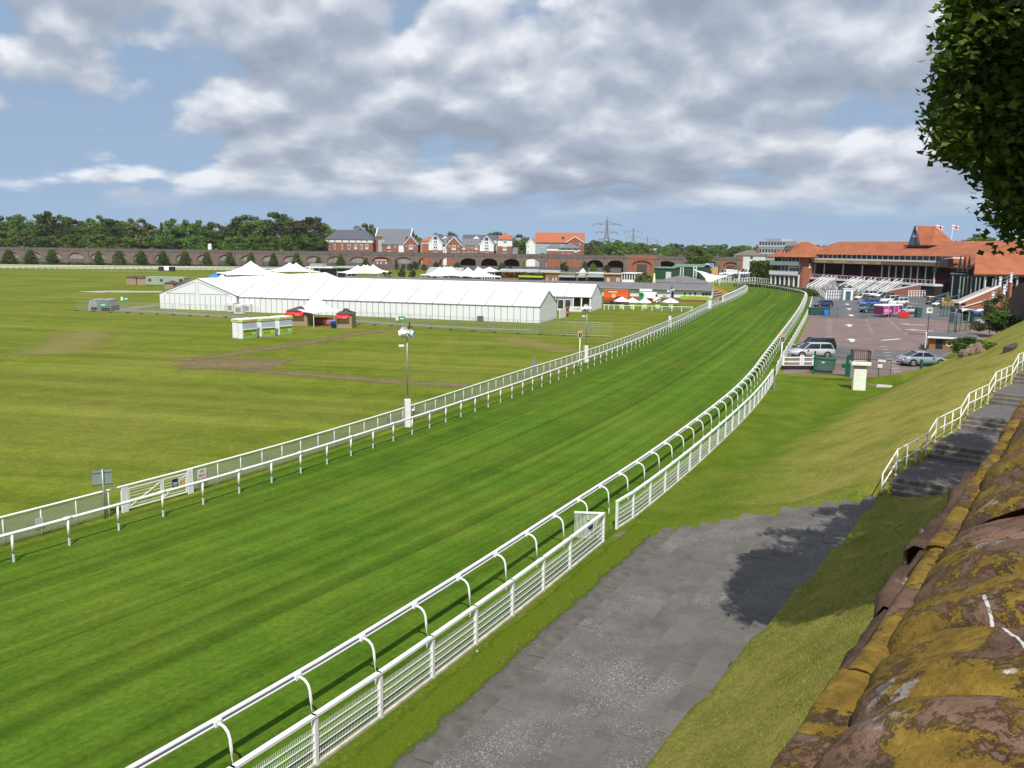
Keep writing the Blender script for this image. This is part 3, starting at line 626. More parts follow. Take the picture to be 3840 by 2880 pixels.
def board(name, label, cat, loc, rz, wd, ht, m, lines=(), tm=None, th=0.012, sz=None):
    b = thing(name, label, cat, loc, rz); MB().box(-wd / 2, wd / 2, -th / 2, th / 2, 0, ht).build('panel', m, b)
    for i, ln in enumerate(lines): text(ln, sz or ht / (len(lines) + .6), tm, b, (0, -th / 2 - .004, ht * (len(lines) - i - .35) / (len(lines) + .3)), name='lettering')
    return b
pp = f.w(L - .95, -.05, .48); b = board('notice_board', 'small navy notice fixed to the white gate leaf', 'sign', pp, f.rz, .3, .42, M_NAVY, ('NOTICE',), WHITE, sz=.06)
for k in range(4): MB().box(-.1, .1, -.0105, -.0065, .08 + .05 * k, .10 + .05 * k).build('text_line', M_WSIGN, b)
pp = f.w(L - .62, -.05, .52); b = board('warning_notice', 'small white and orange notice beside the navy one on the gate', 'sign', pp, f.rz, .24, .36, M_WSIGN)
MB().prism([(-.09, -.009, .04), (.09, -.009, .04), (.09, -.009, .2), (.03, -.009, .26), (-.09, -.009, .2)], (0, .002, 0)).build('orange_mark', M_ORNG, b)
k = min(range(len(P)), key=lambda i: (P[i] - G(760, 1838)).length); tt = along(P, k)
board('barbecue_notice', 'white notice with red words NO BBQ\'S IN THIS, hung on the mesh fence', 'sign', G(760, 1838) + Vector((0, 0, .42)), azr(tt), .52, .62, M_WSIGN, ('NO', "BBQ'S", 'IN THIS'), M_REDT, sz=.145)
p = G(152, 2012); b = board('slatted_notice', 'small white slatted notice on the mesh fence at the left', 'sign', p + Vector((0, 0, .34)), azr(tt), .34, .42, mat('pale_grey_sign', (.42, .44, .44), .5, .1))
for k in range(6): MB().box(-.16, .16, -.014, -.0065, .03 + .065 * k, .065 + .065 * k).build('slat', M_WSIGN, b)
for px, py, lab in ((1458, 1611, 'small grey box hung on the mesh fence left of the loudspeaker mast'), (1500, 1597, 'narrow pale plate on the mesh fence just left of the loudspeaker mast')):
    p = G(px, py); board('fence_plate', lab, 'sign', p + Vector((0, 0, .25)), azr(tt), .28 if px < 1480 else .14, .5, mat('grey_plate', (.30, .32, .36), .5, .1))
# sign on a post seen from behind
p = G(395, 1945); b = thing('road_sign', 'back of a grey metal sign on a single galvanised post behind the inner fence', 'sign', p, math.radians(28))
MB().tube([(0, 0, -.1), (0, 0, 2.15)], .038, 8).build('post', GALV, b, True)
for k, (a, c) in enumerate(((-.40, -.03), (.02, .36))): MB().prism([(a, .06, 1.45), (c, .06, 1.45), (c, .06, 2.1), (a, .06, 2.1)], (0, .012, 0)).build('sign_plate', mat('sign_back', (.30, .36, .34), .45, .12, metal=.4), b)
for zz in (1.52, 2.02): MB().box(-.41, .37, .03, .06, zz - .02, zz + .02).build('bracket', GALV, b)
# outer running rail on goose-neck posts
t = thing('outer_running_rail', 'white running rail carried on curved goose-neck posts along the near side of the track', 'rail', tuple(RAIL_OUT[0]))
o0 = RAIL_OUT[0]; P = resample(dedup(RAIL_OUT), 2.42); rl = offset(dedup(RAIL_OUT), -0.52)
E2 = even(rl, 190); M_GROOVE = mat('rail_groove', (0.09, 0.095, 0.12), .5, .2)
def profile_sweep(path, prof):
    mb = MB(); n = len(prof)
    for i, p in enumerate(path):
        tt = along(path, i); nr = Vector((tt.y, -tt.x, 0))
        mb.v += [tuple(p - o0 + nr * a + Vector((0, 0, b))) for a, b in prof]
    for i in range(len(path) - 1):
        for j in range(n): mb.f.append((i * n + j, (i + 1) * n + j, (i + 1) * n + (j + 1) % n, i * n + (j + 1) % n))
    return mb
profile_sweep(E2, [(-.09, 1.17), (-.105, 1.21), (-.09, 1.255), (-.04, 1.27), (.03, 1.262), (.035, 1.17)]).build('rail', PVC, t)
profile_sweep(E2, [(.0375, 1.195), (.0375, 1.235), (.062, 1.235), (.062, 1.195)]).build('rail_groove', M_GROOVE, t)
profile_sweep(E2, [(.037, 1.165), (.037, 1.19), (.095, 1.19), (.095, 1.165)]).build('rail_lip', PVC, t)
gp = [(0, 0, -.1), (0, 0, .22), (0, .035, .72), (0, .065, .96), (0, .12, 1.09), (0, .22, 1.175), (0, .34, 1.205), (0, .46, 1.20)]
pm = MB().tube(gp, .034, 8).mesh('post', PVC, True); br = MB().box(-.09, .09, .40, .50, 1.14, 1.285).mesh('bracket', PVC)
for i, p in enumerate(P[:-1]):
    po = inst('post', pm, t, p - o0, azr(along(P, i))); inst('bracket', br, po)
# outer fence: square posts, top board, mesh panels with four bars
M_PICK = mesh_mat('picket_wire', (0.74, 0.77, 0.76), 0.055, 0.020, False); M_KERB = mat('fence_kerb', (.48, .44, .38), .9, .25, 3)
gapA, gapB = G(2261, 2034), G(2312, 1985); FO = dedup(FENCE_OUT); _k = min(range(len(FO)), key=lambda i: (FO[i] - gapA).length); _fs = (sum((FO[i + 1] - FO[i]).length for i in range(_k)) + (gapA - FO[_k]).dot(along(FO, _k))) % 2.27; FO[0] = FO[0] + (FO[1] - FO[0]).normalized() * _fs; P = resample(FO, 2.27); o0 = FO[0]; endp = G(2919, 1433)
t = thing('outer_panel_fence', 'white post fence with barred wire panels between the track and the terrace', 'fence', tuple(o0))
iA = min(range(len(P)), key=lambda i: (P[i] - gapA).length); iE = min(range(len(P)), key=lambda i: (P[i] - endp).length); P[iA] = Vector((gapA.x, gapA.y, 0)); P[iA + 1] = Vector((gapB.x, gapB.y, 0))
pm = MB().prism([(-.05, -.05, -.1), (.05, -.05, -.1), (.05, .05, -.1), (-.05, .05, -.1)], (0, 0, 1.27)).mesh('post', WHITE)
def fence_bay(t, a, b, o0, near):
    d = (b - a); L = d.length; r = azr(d); l0 = a - o0
    inst('post', pm, t, l0, r)
    MB().box(-.06, L - .06 + .06, -.065, .065, 1.17, 1.24).build('top_board', WHITE, t, False, l0, r)
    MB().box(.05, L - .05, -.05, .03, 0.0, .075).build('kerb', M_KERB, t, False, l0, r)
    mb = MB(); mb.add([(.05, .012, .08), (L - .05, .012, .08), (L - .05, .012, .93), (.05, .012, .93)], [(0, 1, 2, 3)]); mb.uv = [(0, 0), (L, 0), (L, 1), (0, 1)]
    pn = mb.build('wire_panel', M_PICK, t, False, l0, r)
    for k in range(4): MB().tube([(.05, -.012, .24 + .19 * k), (L - .05, -.012, .24 + .19 * k)], .011, 5, cap=False).build('bar', WHITE, pn)
for i in range(iE):
    if i == iA: continue
    fence_bay(t, P[i], P[i + 1], o0, i < 20)
for i in (iA, iE): inst('post', pm, t, P[i] - o0, azr(along(P, i)))
# short return leaf at the gap
a = P[iA] - o0; rt = along(P, iA); lf = Vector((-rt.y, rt.x, 0))
MB().bar(a + Vector((0, 0, 1.2)), a + lf * 1.15 - rt * .25 + Vector((0, 0, 1.14)), .07, .07).build('return_rail', WHITE, t)
mb = MB(); b_ = a + lf * 1.15 - rt * .25; mb.add([(a.x, a.y, .1), (b_.x, b_.y, .1), (b_.x, b_.y, 1.1), (a.x, a.y, 1.1)], [(0, 1, 2, 3)]); mb.uv = [(0, 0), (1.2, 0), (1.2, 1), (0, 1)]; mb.build('return_panel', M_PICK, t)
board('navy_notice', 'small navy notice on the fence return by the gap to the track', 'sign', P[iA] + lf * .5 - rt * .16 + Vector((0, 0, .5)), azr(rt) + 1.2, .28, .36, M_NAVY)
# solid white fence beyond the grass, continuing to the paddock
t2 = thing('white_board_fence', 'low white solid board fence following the outer rail past the car park', 'fence', tuple(P[iE + 2]))
o2 = P[iE + 2]
M_WBRD = mat('white_boards', (.74, .76, .78), .5, .08, 1.5)
for i in range(iE + 2, min(len(P) - 1, iE + 62)):
    d = P[i + 1] - P[i]; MB().box(.02, d.length - .02, -.03, .03, .06, 1.02).build('board', M_WBRD, t2, False, P[i] - o2, azr(d))
    if i % 2 == 0: inst('post', pm, t2, P[i] - o2, azr(d))
tag(MB().box(0, .9, -.35, .35, -.05, .03).build('concrete_slab', M_CONC, None, False, G(2330, 2020), math.radians(48)), 'small concrete slab lying in the grass at the fence gap', 'slab')
def nth(i): i += 1; return '%d%s' % (i, 'th' if 10 <= i % 100 <= 20 else {1: 'st', 2: 'nd', 3: 'rd'}.get(i % 10, 'th'))
# ------------------------------------------------------------------ loudspeaker masts and furlong markers by the inner rail
M_BRICKW = mat('white_painted_brick', (.72, .72, .73), .8, .1, 6, .4, 18)
horn_me = MB().lathe([(.02, -.32), (.07, -.30), (.075, -.2), (.04, -.16), (.06, -.05), (.12, .06), (.23, .17), (.245, .19), (.235, .185), (.11, .05), (.03, -.05)], 14).mesh('horn', PVC, True)
def mast(pb, pw, pt, label, nh=4, wd=0.36):
    base = G(*pb); hw = D(pw[0], pw[1], base.y).z; ht = D(pt[0], pt[1], base.y).z
    t = thing('loudspeaker_mast', label, 'loudspeaker mast', base, math.radians(20), 'loudspeaker masts along the inner rail')
    MB().bbox(-wd / 2, wd / 2, -wd / 2, wd / 2, -.05, hw, .02).build('base_pillar', M_BRICKW, t)
    MB().tube([(0, 0, hw - .1), (0, 0, ht + .35)], .05, 8).build('pole', GALV, t, True)
    MB().bar((-.42, 0, ht), (.42, 0, ht), .05, .05).build('cross_arm', GALV, t)
    for k in range(nh):
        a = k * 2 * math.pi / nh + 2.5; o = inst('horn', horn_me, t, (.30 * math.cos(a), .30 * math.sin(a), ht + .22 + (.22 if k == 1 else 0)))
        o.rotation_euler = (0, math.pi / 2 - (.1 if k % 2 else -.12), a) if True else None
        o.rotation_euler = Vector((math.cos(a), math.sin(a), .12 if k == 1 else -.25)).to_track_quat('Z', 'Y').to_euler()
    MB().prism([(.1, -.12, ht + .5), (.1, .12, ht + .5), (.16, .12, ht + .95), (.16, -.12, ht + .95)], (.03, 0, 0)).build('solar_panel', DARK, t)
    MB().box(-.55, -.22, -.07, .07, ht - .62, ht - .5).build('small_lamp', PVC, t); MB().bar((-.22, 0, ht - .56), (0, 0, ht - .56), .03, .03).build('lamp_arm', GALV, t)
    return t
mast((1528.7, 1600), (1531, 1497), (1535, 1263), 'nearest tall grey loudspeaker mast with four white horns on a white brick pillar')
m2 = mast((2196, 1358), (2197, 1296), (2203, 1165), 'loudspeaker mast with white pillar beside the left furlong shield')
m3 = mast((2510, 1226.6), (2510, 1185), (2513, 1098), 'loudspeaker mast in front of the white food van, third along the inner rail', 2)
base = G(2658, 1157); hw = D(2658, 1126, base.y).z; t = thing('white_pillar', 'short white brick pillar with a green plate at the far end of the inner fence', 'pillar', base, .35)
MB().bbox(-.35, .35, -.35, .35, -.05, hw, .02).build('pillar', M_BRICKW, t); MB().box(-.5, .5, -.36, -.33, hw, hw + .45).build('plate', mat('lime_plate', (.22, .42, .10), .5, .1), t)
M_CREAM = mat('cream_paint', (.66, .60, .46), .6, .1); M_GOLD = mat('gold_paint', (.52, .32, .10), .5, .2, 6); M_NAVY2 = mat('shield_navy', (.03, .04, .17), .5, .1)
def furlong(base, zt, wd, ht, label, rz):
    t = thing('furlong_marker', label, 'marker', base, rz, 'furlong markers'); zb = zt - ht
    MB().tube([(0, 0, -.1), (0, 0, zb + .1)], wd * .10, 8).build('pole', WHITE, t, True)
    MB().tube([(-.28, -.1, 0), (0, 0, 1.3)], wd * .06, 6).build('stay', WHITE, t, True)
    h = wd / 2
    def shield(s, k): return [(-h * s, 0, zb + ht * (.62 if s == 1 else .60)), (-h * s, 0, zb + ht * .25), (-h * .55 * s, 0, zb + ht * (.03 + k)), (0, 0, zb - ht * .03 + ht * k), (h * .55 * s, 0, zb + ht * (.03 + k)), (h * s, 0, zb + ht * .25), (h * s, 0, zb + ht * (.62 if s == 1 else .60))]
    sh = MB().prism([(x, -.05, z) for x, y, z in shield(1, 0)], (0, .08, 0)).build('shield', M_CREAM, t)
    MB().prism([(x, -.062, z) for x, y, z in shield(.76, .09)], (0, .012, 0)).build('shield_field', M_NAVY2, sh)
    cr = [(-h * .95, -.05, zb + ht * .63), (h * .95, -.05, zb + ht * .63), (h * 1.2, -.05, zb + ht), (h * .6, -.05, zb + ht * .86), (0, -.05, zb + ht * 1.0), (-h * .6, -.05, zb + ht * .86), (-h * 1.2, -.05, zb + ht)]
    MB().prism(cr, (0, .06, 0)).build('crown', M_GOLD, t); text('1', ht * .36, WHITE, t, (0, -.07, zb + ht * .33), name='numeral')
b = G(2172, 1393); zt = D(2172, 1237, b.y).z; zb = D(2172, 1267.5, b.y).z; furlong(b, zt, (zt - zb) * .56, zt - zb, 'furlong marker with a navy shield numbered 1 on the infield side of the track', .25)
b = G(2928, 1372); zt = D(2926, 1251, b.y).z; zb = D(2926, 1284, b.y).z; furlong(b, zt, (zt - zb) * .62, zt - zb, 'furlong marker with a navy shield numbered 1 on the car park side of the track', .3)
p = G(2005, 1400); t = thing('grey_post_box', 'grey utility post with small boxes standing on the infield before the mesh fence', 'post', p, .3); hz = D(2005, 1333, p.y).z
MB().tube([(0, 0, -.05), (0, 0, hz)], .05, 8).build('post', GALV, t); MB().box(-.3, -.06, -.06, .06, hz * .35, hz * .7).build('box', GALV, t); MB().box(.06, .16, -.05, .05, hz * .1, hz * .5).build('box', GALV, t)
p = G(1548, 1583); t = thing('rail_bollard', 'short round grey bollard beside the nearest loudspeaker mast', 'bollard', p); MB().lathe([(.09, 0), (.09, .75), (.12, .76), (.12, .86), (.05, .9)], 10).build('bollard', PVC, t, True)
# ------------------------------------------------------------------ marquees
def canvas(name, col, tr=0.25):
    m = bpy.data.materials.new(name); m.use_nodes = True; t = m.node_tree; p = t.nodes['Principled BSDF']; p.inputs['Roughness'].default_value = .55
    tcn = N(t, 'ShaderNodeTexCoord'); n = N(t, 'ShaderNodeTexNoise', Scale=.35, Detail=5.0); LK(t, tcn.outputs['Object'], n.inputs[0])
    LK(t, RAMP(t, n.outputs[0], [(.3, tuple(c * .94 for c in col)), (.7, col)]), p.inputs['Base Color'])
    n2 = N(t, 'ShaderNodeTexNoise', Scale=1.1, Detail=2.0); LK(t, tcn.outputs['Object'], n2.inputs[0]); b = N(t, 'ShaderNodeBump', Strength=.15, Distance=.08); LK(t, n2.outputs[0], b.inputs['Height']); LK(t, b.outputs[0], p.inputs['Normal'])
    MATS[name] = m; return m
M_CANV = canvas('marquee_canvas', (.82, .83, .84)); M_PANEL = canvas('marquee_wall', (.74, .76, .78)); M_ALU = mat('aluminium', (.36, .38, .40), .45, .1, metal=.4)
M_GAP = mat('panel_gap', (.20, .22, .24), .7, .1)
def marquee(name, label, p0, p1, dep, eave, ridge, nb, wall_w=1.05, axis='x', front_open=None):
    """frame tent: axis x = ridge parallel to the front face; axis y = gable faces the viewer"""
    f = Fac(p0, p1); L = f.L; t = thing(name, label, 'marquee', f.o, f.rz)
    Lr = L if axis == 'x' else dep; Wd = dep if axis == 'x' else L
    def pt(a, b, z): return (a, b, z) if axis == 'x' else (b, a, z)
    bw = Lr / nb; k = (ridge - eave) / (Wd / 2); ov = .18
    for i in range(nb):
        a0, a1 = i * bw + .035, (i + 1) * bw - .035
        for side in (0, 1):
            e = -ov if side == 0 else Wd + ov; mb = MB(); nn = 6
            for u in range(nn + 1):
                a = a0 + (a1 - a0) * u / nn; sg = .10 * math.sin(math.pi * u / nn)
                for v in range(7):
                    h = v / 6; b = e + (Wd / 2 - e) * h; z = eave - ov * k + (ridge - eave + ov * k) * h - sg * math.sin(math.pi * h) * .8; mb.v.append(pt(a, b, z))
            for u in range(nn):
                for v in range(6): q = u * 7 + v; mb.f.append((q, q + 1, q + 8, q + 7))
            mb.build('roof_panel', M_CANV, t, True)
    for i in range(nb + 1):
        for side in (0, 1):
            e = -ov if side == 0 else Wd + ov; MB().bar(pt(i * bw, e, eave - ov * k + .02), pt(i * bw, Wd / 2, ridge + .03), .16, .10).build('rafter', M_ALU, t)
    for e in (-.06, Wd + .06): MB().bar(pt(-.05, e, eave - .06), pt(Lr + .05, e, eave - .06), .12, .16).build('eave_beam', M_ALU, t)
    # wall panels with narrow gaps over a grey backing
    def wallrun(a0, a1, fixed, alongx, skip=None):
        n = max(1, round(abs(a1 - a0) / wall_w)); w_ = (a1 - a0) / n; s = 1
        me = MB()
        if alongx: me.bbox(.045, w_ - .045, -.03, .03, .04, eave - .16, .012)
        else: me.bbox(-.03, .03, .045, w_ - .045, .04, eave - .16, .012)
        me = me.mesh('wall_panel', M_PANEL)
        for i in range(n):
            a = a0 + i * w_
            if skip and skip[0] < a + w_ / 2 < skip[1]: continue
            inst('wall_panel', me, t, (a, fixed, 0) if alongx else (fixed, a, 0))
    wallrun(0, L, 0, True, front_open); wallrun(0, L, dep, True); wallrun(0, dep, 0, False); wallrun(0, dep, L, False)
    b_ = MB()
    if front_open: b_.box(.05, front_open[0], .05, .07, .05, eave - .1).box(front_open[1], L - .05, .05, .07, .05, eave - .1)
    else: b_.box(.05, L - .05, .05, .07, .05, eave - .1)
    b_.box(.05, L - .05, dep - .07, dep - .05, .05, eave - .1).box(.05, .07, .07, dep - .07, .05, eave - .1).box(L - .07, L - .05, .07, dep - .07, .05, eave - .1).build('wall_backing', M_GAP, t)
    for c in (0.0, Lr):      # gable triangles
        d = .02 if c == 0 else -.02
        MB().prism([pt(c + d, 0, eave - .14), pt(c + d, Wd, eave - .14), pt(c + d, Wd / 2, ridge - .05)], pt(-d, 0, 0)).build('gable_sheet', M_PANEL, t)
        if c == 0:
            for s_ in (-1, 1):
                z0_, z1_ = eave + .12, eave + (ridge - eave) * .80
                tri = [(Wd / 2 + s_ * .25, z0_), (Wd / 2 + s_ * (Wd / 2 - 1.4), z0_), (Wd / 2 + s_ * .25, z1_), (Wd / 2 + s_ * .25, z0_)]
                mbt = MB(); [mbt.bar(pt(-.03, q0[0], q0[1]), pt(-.03, q1[0], q1[1]), .03, .05) for q0, q1 in zip(tri, tri[1:])]; mbt.build('gable_seam', M_ALU, t)
    return t, f
B0, B1 = G(898, 1169.5), G(2024, 1213)
fB = Fac(B0, B1); rB = fB.at(2060.5, 1091, 5.4)[1]; eB = fB.at(2024, 1149)[1]
tB, fB = marquee('front_marquee', 'long white frame marquee nearest the track, with grey seams and panelled walls', B0, B1, 11.0, eB, rB, 12)
A0, A1 = G(601, 1157.5), G(888, 1168.5); fA = Fac(A0, A1)
marquee('gable_marquee', 'white marquee at the far left showing its gable end to the viewer', A0, A1, 46, fA.at(601, 1100)[1], fA.at(738, 1044)[1], 9, axis='y')
C1 = G(2217, 1168.5); C0 = C1 - fB.x * 57; fC = Fac(C0, C1)
Lc = fC.L; tC, fC = marquee('entrance_marquee', 'white marquee behind the front one, with glazed double doors at its right end', C0, C1, 10.3, fC.at(2217, 1114)[1], fC.at(2241, 1066, 5.1)[1], 11, front_open=(Lc - 11.5, Lc - .2))
M_DOORG = glassy('door_glass', (.05, .05, .045)); eC = fC.at(2217, 1114)[1]
MB().box(Lc - 11.4, Lc - .3, 1.2, 1.25, 0, eC - .2).build('dark_interior', mat('tent_inside', (.10, .08, .06), .8), tC)
for a in (Lc - 11.4, Lc - 9.6, Lc - 8.3, Lc - 6.9, Lc - 3.5, Lc - 1.9, Lc - .25): MB().box(a - .12, a + .12, -.03, .09, 0, eC - .15).build('column', WHITE, tC)
for a in (Lc - 6.5, Lc - 5.1):
    d = MB().box(a, a + .1, -.06, 0, .05, 2.2).box(a + 1.15, a + 1.3, -.06, 0, .05, 2.2).box(a + .1, a + 1.15, -.06, 0, .05, .35).box(a + .1, a + 1.15, -.06, 0, 2.05, 2.2).build('door', WHITE, tC); MB().box(a + .1, a + 1.15, -.035, -.02, .35, 2.05).build('pane', M_DOORG, d)
MB().box(Lc - 6.6, Lc - 3.7, -.1, -.07, 2.25, 2.6).build('door_sign', mat('slate_sign', (.16, .19, .24), .5), tC)
MB().box(Lc - 6.8, Lc - 3.4, -1.8, -.12, 0, .12).build('door_step', mat('green_mat', (.10, .28, .12), .9), tC)
for a, lab in ((Lc - 9.2, 'low white picket screen left of the marquee doors'), (Lc - 3.6, 'low white picket screen right of the marquee doors')):
    o = thing('picket_screen', lab, 'fence', fC.w(a, -2.2), fC.rz)
    for k in range(9): MB().box(k * .25, k * .25 + .14, -.02, .02, 0, 1.05).build('picket', WHITE, o)
    MB().box(0, 2.15, .02, .05, .8, .9).box(0, 2.15, .02, .05, .2, .3).build('screen_rail', WHITE, o)
M_POT = mat('pot_dark', (.10, .07, .05), .8); M_FLW = mat('red_flowers', (.40, .05, .06), .8, .5, 20)
for px, py, lab in ((2128, 1168, 'pot of red flowers beside the marquee doors'), (2126, 1188, 'pot of red flowers on the grass by the front marquee corner')):
    o = thing('flower_pot', lab, 'flower pot', G(px, py)); MB().lathe([(.22, 0), (.3, .42), (.26, .43), (.2, .3)], 10).build('pot', M_POT, o); MB().lathe([(.1, .4), (.32, .5), (.38, .66), (.25, .8), (.1, .86)], 9).build('flowers', M_FLW, o)
o = thing('white_screen', 'low white panel screen at the right end of the front marquee', 'screen', G(2097, 1196), math.radians(70))
for k in range(3): MB().box(k * 1.3, k * 1.3 + 1.25, -.03, .03, .05, 1.5).build('panel', PVC, o)
# air units in front of the marquees
M_UNIT = mat('unit_white', (.66, .67, .66), .5, .08, 2); M_GRILL = mat('unit_grille', (.25, .26, .27), .6, .2, 30)
for px, py, wd, lab in ((862, 1170, 1.3, 'leftmost white air unit against the marquee wall'), (893, 1178, 1.6, 'white air unit standing forward of the other two'), (925, 1172, 1.5, 'rightmost white air unit against the marquee wall')):
    o = thing('air_unit', lab, 'air unit', G(px, py), fA.rz, 'air units beside the marquees'); MB().bbox(-wd / 2, wd / 2, 0, 1.1, .08, 1.55, .03).build('casing', M_UNIT, o); MB().box(-wd * .3, wd * .3, -.015, -.003, .3, 1.1).build('grille', M_GRILL, o)
# ------------------------------------------------------------------ peaked pagoda tents
def pagoda_mesh(side, eave, peak, sag=.35, lip=.35):
    mb = MB(); n = 10; R = []; M = 9
    for i in range(M + 1):
        t = i / M; s = side / 2 * (1 - t) + .10 * t; z = eave + (peak - eave) * (t ** 2.3)
        ring = []
        for e in range(4):
            for j in range(n):
                u = -1 + 2 * j / n; c = abs(u); inn = 1 - .07 * (1 - c * c) * (1 - t) * (1 if i else .8); zz = z - (sag * .35 * (1 - c * c) * t * (1 - t)) + (.12 * (1 - c * c) if i == 0 else 0)
                x, y = u * s, -s * inn
                for _ in range(e): x, y = -y, x
                ring.append((x, y, zz))
        R.append(ring)
    low = [(x, y, z - lip) for x, y, z in R[0]]; R = [low] + R; N4 = 4 * n
    for r in R: mb.v += r
    for i in range(len(R) - 1):
        for j in range(N4): mb.f.append((i * N4 + j, i * N4 + (j + 1) % N4, (i + 1) * N4 + (j + 1) % N4, (i + 1) * N4 + j))
    mb.f.append(tuple(range((len(R) - 1) * N4, len(R) * N4))); return mb
def pagoda(center, side, eave, peak, rz, label, group='peaked pagoda tents', finial=False):
    t = thing('pagoda_tent', label, 'tent', center, rz, group); pagoda_mesh(side, eave, peak).build('canopy', M_CANV, t, True)
    for sx in (-1, 1):
        for sy in (-1, 1): MB().tube([(sx * (side / 2 - .1), sy * (side / 2 - .1), 0), (sx * (side / 2 - .1), sy * (side / 2 - .1), eave + .1)], .05, 6).build('leg', WHITE, t)
    MB().lathe([(.12, peak - .15), (.14, peak), (.05, peak + .06)], 8).build('peak_cap', M_CANV, t); return t
pagoda(G(1186, 1219), 4.9, 2.25, 4.75, math.radians(52), 'white peaked tent standing between the two wooden kiosks')
def far_pag(cx, tip, base_y, eave_y, wd, lab):
    g = G(cx, base_y); pk = D(cx, tip, g.y).z; ev = D(cx, eave_y, g.y).z; pagoda(g, wd, ev, pk, .5, lab)
for a in ((943, 979, 1062, 1024, 17.5, 'largest white peaked tent behind the gable marquee'), (1088, 985, 1045, 1014, 14, 'left of two joined white peaked tents before the viaduct'), (1112, 986, 1044, 1016, 13, 'right of two joined white peaked tents before the viaduct'),
          (1342, 995, 1052, 1021, 11, 'first of four white peaked tents left of the dark trees'), (1366, 993, 1050, 1020, 10, 'second of four white peaked tents left of the dark trees'), (1378, 993, 1046, 1019, 9, 'third of four white peaked tents left of the dark trees'), (1400, 992, 1047, 1017, 10, 'rightmost of four white peaked tents left of the dark trees'),
          (1648, 1001, 1056, 1030, 10, 'first of the four clustered white peaked tents before the open arches'), (1667, 999, 1054, 1030, 10, 'second of the four clustered white peaked tents before the open arches'), (1678, 1000, 1052, 1029, 9, 'third of the four clustered white peaked tents before the open arches'), (1691, 999, 1052, 1028, 10, 'last of the four clustered white peaked tents before the open arches'),
          (1755, 1003, 1060, 1032, 10, 'leftmost white peaked tent of the glazed pavilion group'), (1793, 1000, 1056, 1032, 8, 'rear white peaked tent of the glazed pavilion group'), (1801, 1005, 1064, 1034, 10, 'front white peaked tent of the glazed pavilion group'), (1835, 1001, 1054, 1019, 11, 'rightmost white peaked tent of the glazed pavilion group')): far_pag(*a)
# white and blue dome tents behind the marquees
for cx, by, tp, r, m_, lab in ((868, 1062, 1022, 3.9, M_CANV, 'white rounded dome tent behind the gable marquee'), (818, 1058, 1027, 3.2, mat('blue_canvas', (.04, .20, .62), .5, .1), 'small bright blue dome tent behind the gable marquee')):
    g = G(cx, by); h = D(cx, tp, g.y).z; t = thing('dome_tent', lab, 'tent', g); MB().lathe([(r, 0), (r * 1.0, h * .45), (r * .86, h * .7), (r * .55, h * .9), (r * .2, h * .99)], 14).build('canopy', m_, t, True); MB().box(-.7, .7, -r - .05, -r + .5, 0, h * .42).build('doorway', m_, t)
# ------------------------------------------------------------------ betting kiosks and wooden sheds
M_LIME = mat('lime_panel', (.26, .46, .04), .45, .1, 2); M_FASC = mat('lime_fascia', (.50, .62, .26), .5, .1, 3); M_SHUT = mat('grey_shutter', (.42, .48, .56), .5, .05, 1); M_TRED = mat('kiosk_red', (.62, .10, .03), .5, .1); M_KWH = mat('kiosk_white', (.78, .79, .78), .5, .05)
def kiosk(left, corner, right, top, label):
    pc, pr, pl_ = G(*corner), G(*right), G(*left); f = Fac(pc, pr); h = f.at(corner[0], top)[1]; L = max(2.0, f.L); dep = 1.75
    t = thing('betting_kiosk', label, 'kiosk', f.o, f.rz, 'white and lime betting kiosks')
    MB().box(0, L, 0, dep, .1, h - .28).build('body', M_KWH, t); MB().box(-.03, L + .03, -.03, dep + .03, 0, .1).build('plinth', M_ALU, t)
    MB().box(-.1, L + .1, -.12, dep + .1, h - .28, h).build('fascia', M_FASC, t); MB().box(-.05, L + .05, -.05, dep + .05, h + .003, h + .06).build('roof', M_KWH, t)
    MB().box(.06, L - .06, -.02, -.003, .12, h * .48).build('lime_front', M_LIME, t); MB().box(.04, L - .04, -.06, -.003, h * .50, h - .42).build('shutter', M_SHUT, t)
    MB().box(.03, L - .03, -.14, -.003, h * .475, h * .50).build('counter_edge', WHITE, t); MB().box(.03, L - .03, -.07, -.003, h - .42, h - .285).build('shutter_box', M_ALU, t)
    text('chester', .36, M_TRED, t, (L * .40, -.03, h * .24)); text('BET', .34, WHITE, t, (L * .80, -.03, h * .26))
    for k in range(3): text('chesterBET', .17, M_TRED, t, (L * (.18 + .32 * k), -.13, h - .14))
    text('chesterBET', .17, M_TRED, t, (-.112, dep * .6, h - .14), (math.pi / 2, 0, -math.pi / 2))
    d = MB().box(-.02, -.003, dep * .45, dep * .95, .15, h - .4).build('door', M_KWH, t); MB().box(-.03, -.021, dep * .5, dep * .55, 1.0, 1.12).build('handle', GALV, d); MB().box(-.012, -.003, dep * .42, dep * .44, .15, h - .35).build('door_joint', M_GAP, t)
kiosk((876.5, 1271.7), (910.5, 1272.9), (964, 1267), 1199.4, 'leftmost of the three white kiosks with lime green fronts')
kiosk((968, 1264.6), (981, 1265), (1032, 1260.5), 1195, 'middle of the three white kiosks with lime green fronts')
kiosk((1037, 1257), (1048, 1257.6), (1096, 1252.9), 1190, 'rightmost of the three white kiosks with lime green fronts')
M_WOOD = mat('shed_boards', (.34, .245, .16), .8, .2, 2.0, .4, 12, sc3=(1, 1, 9), rand=.06); M_FELT = mat('roof_felt', (.075, .062, .068), .9, .25, 3); M_AWN = mat('red_awning', (.52, .025, .035), .6, .12); M_OSB = mat('shutter_chipboard', (.50, .37, .20), .8, .3, 18); M_YEL = mat('awning_yellow', (.72, .45, .05), .5)
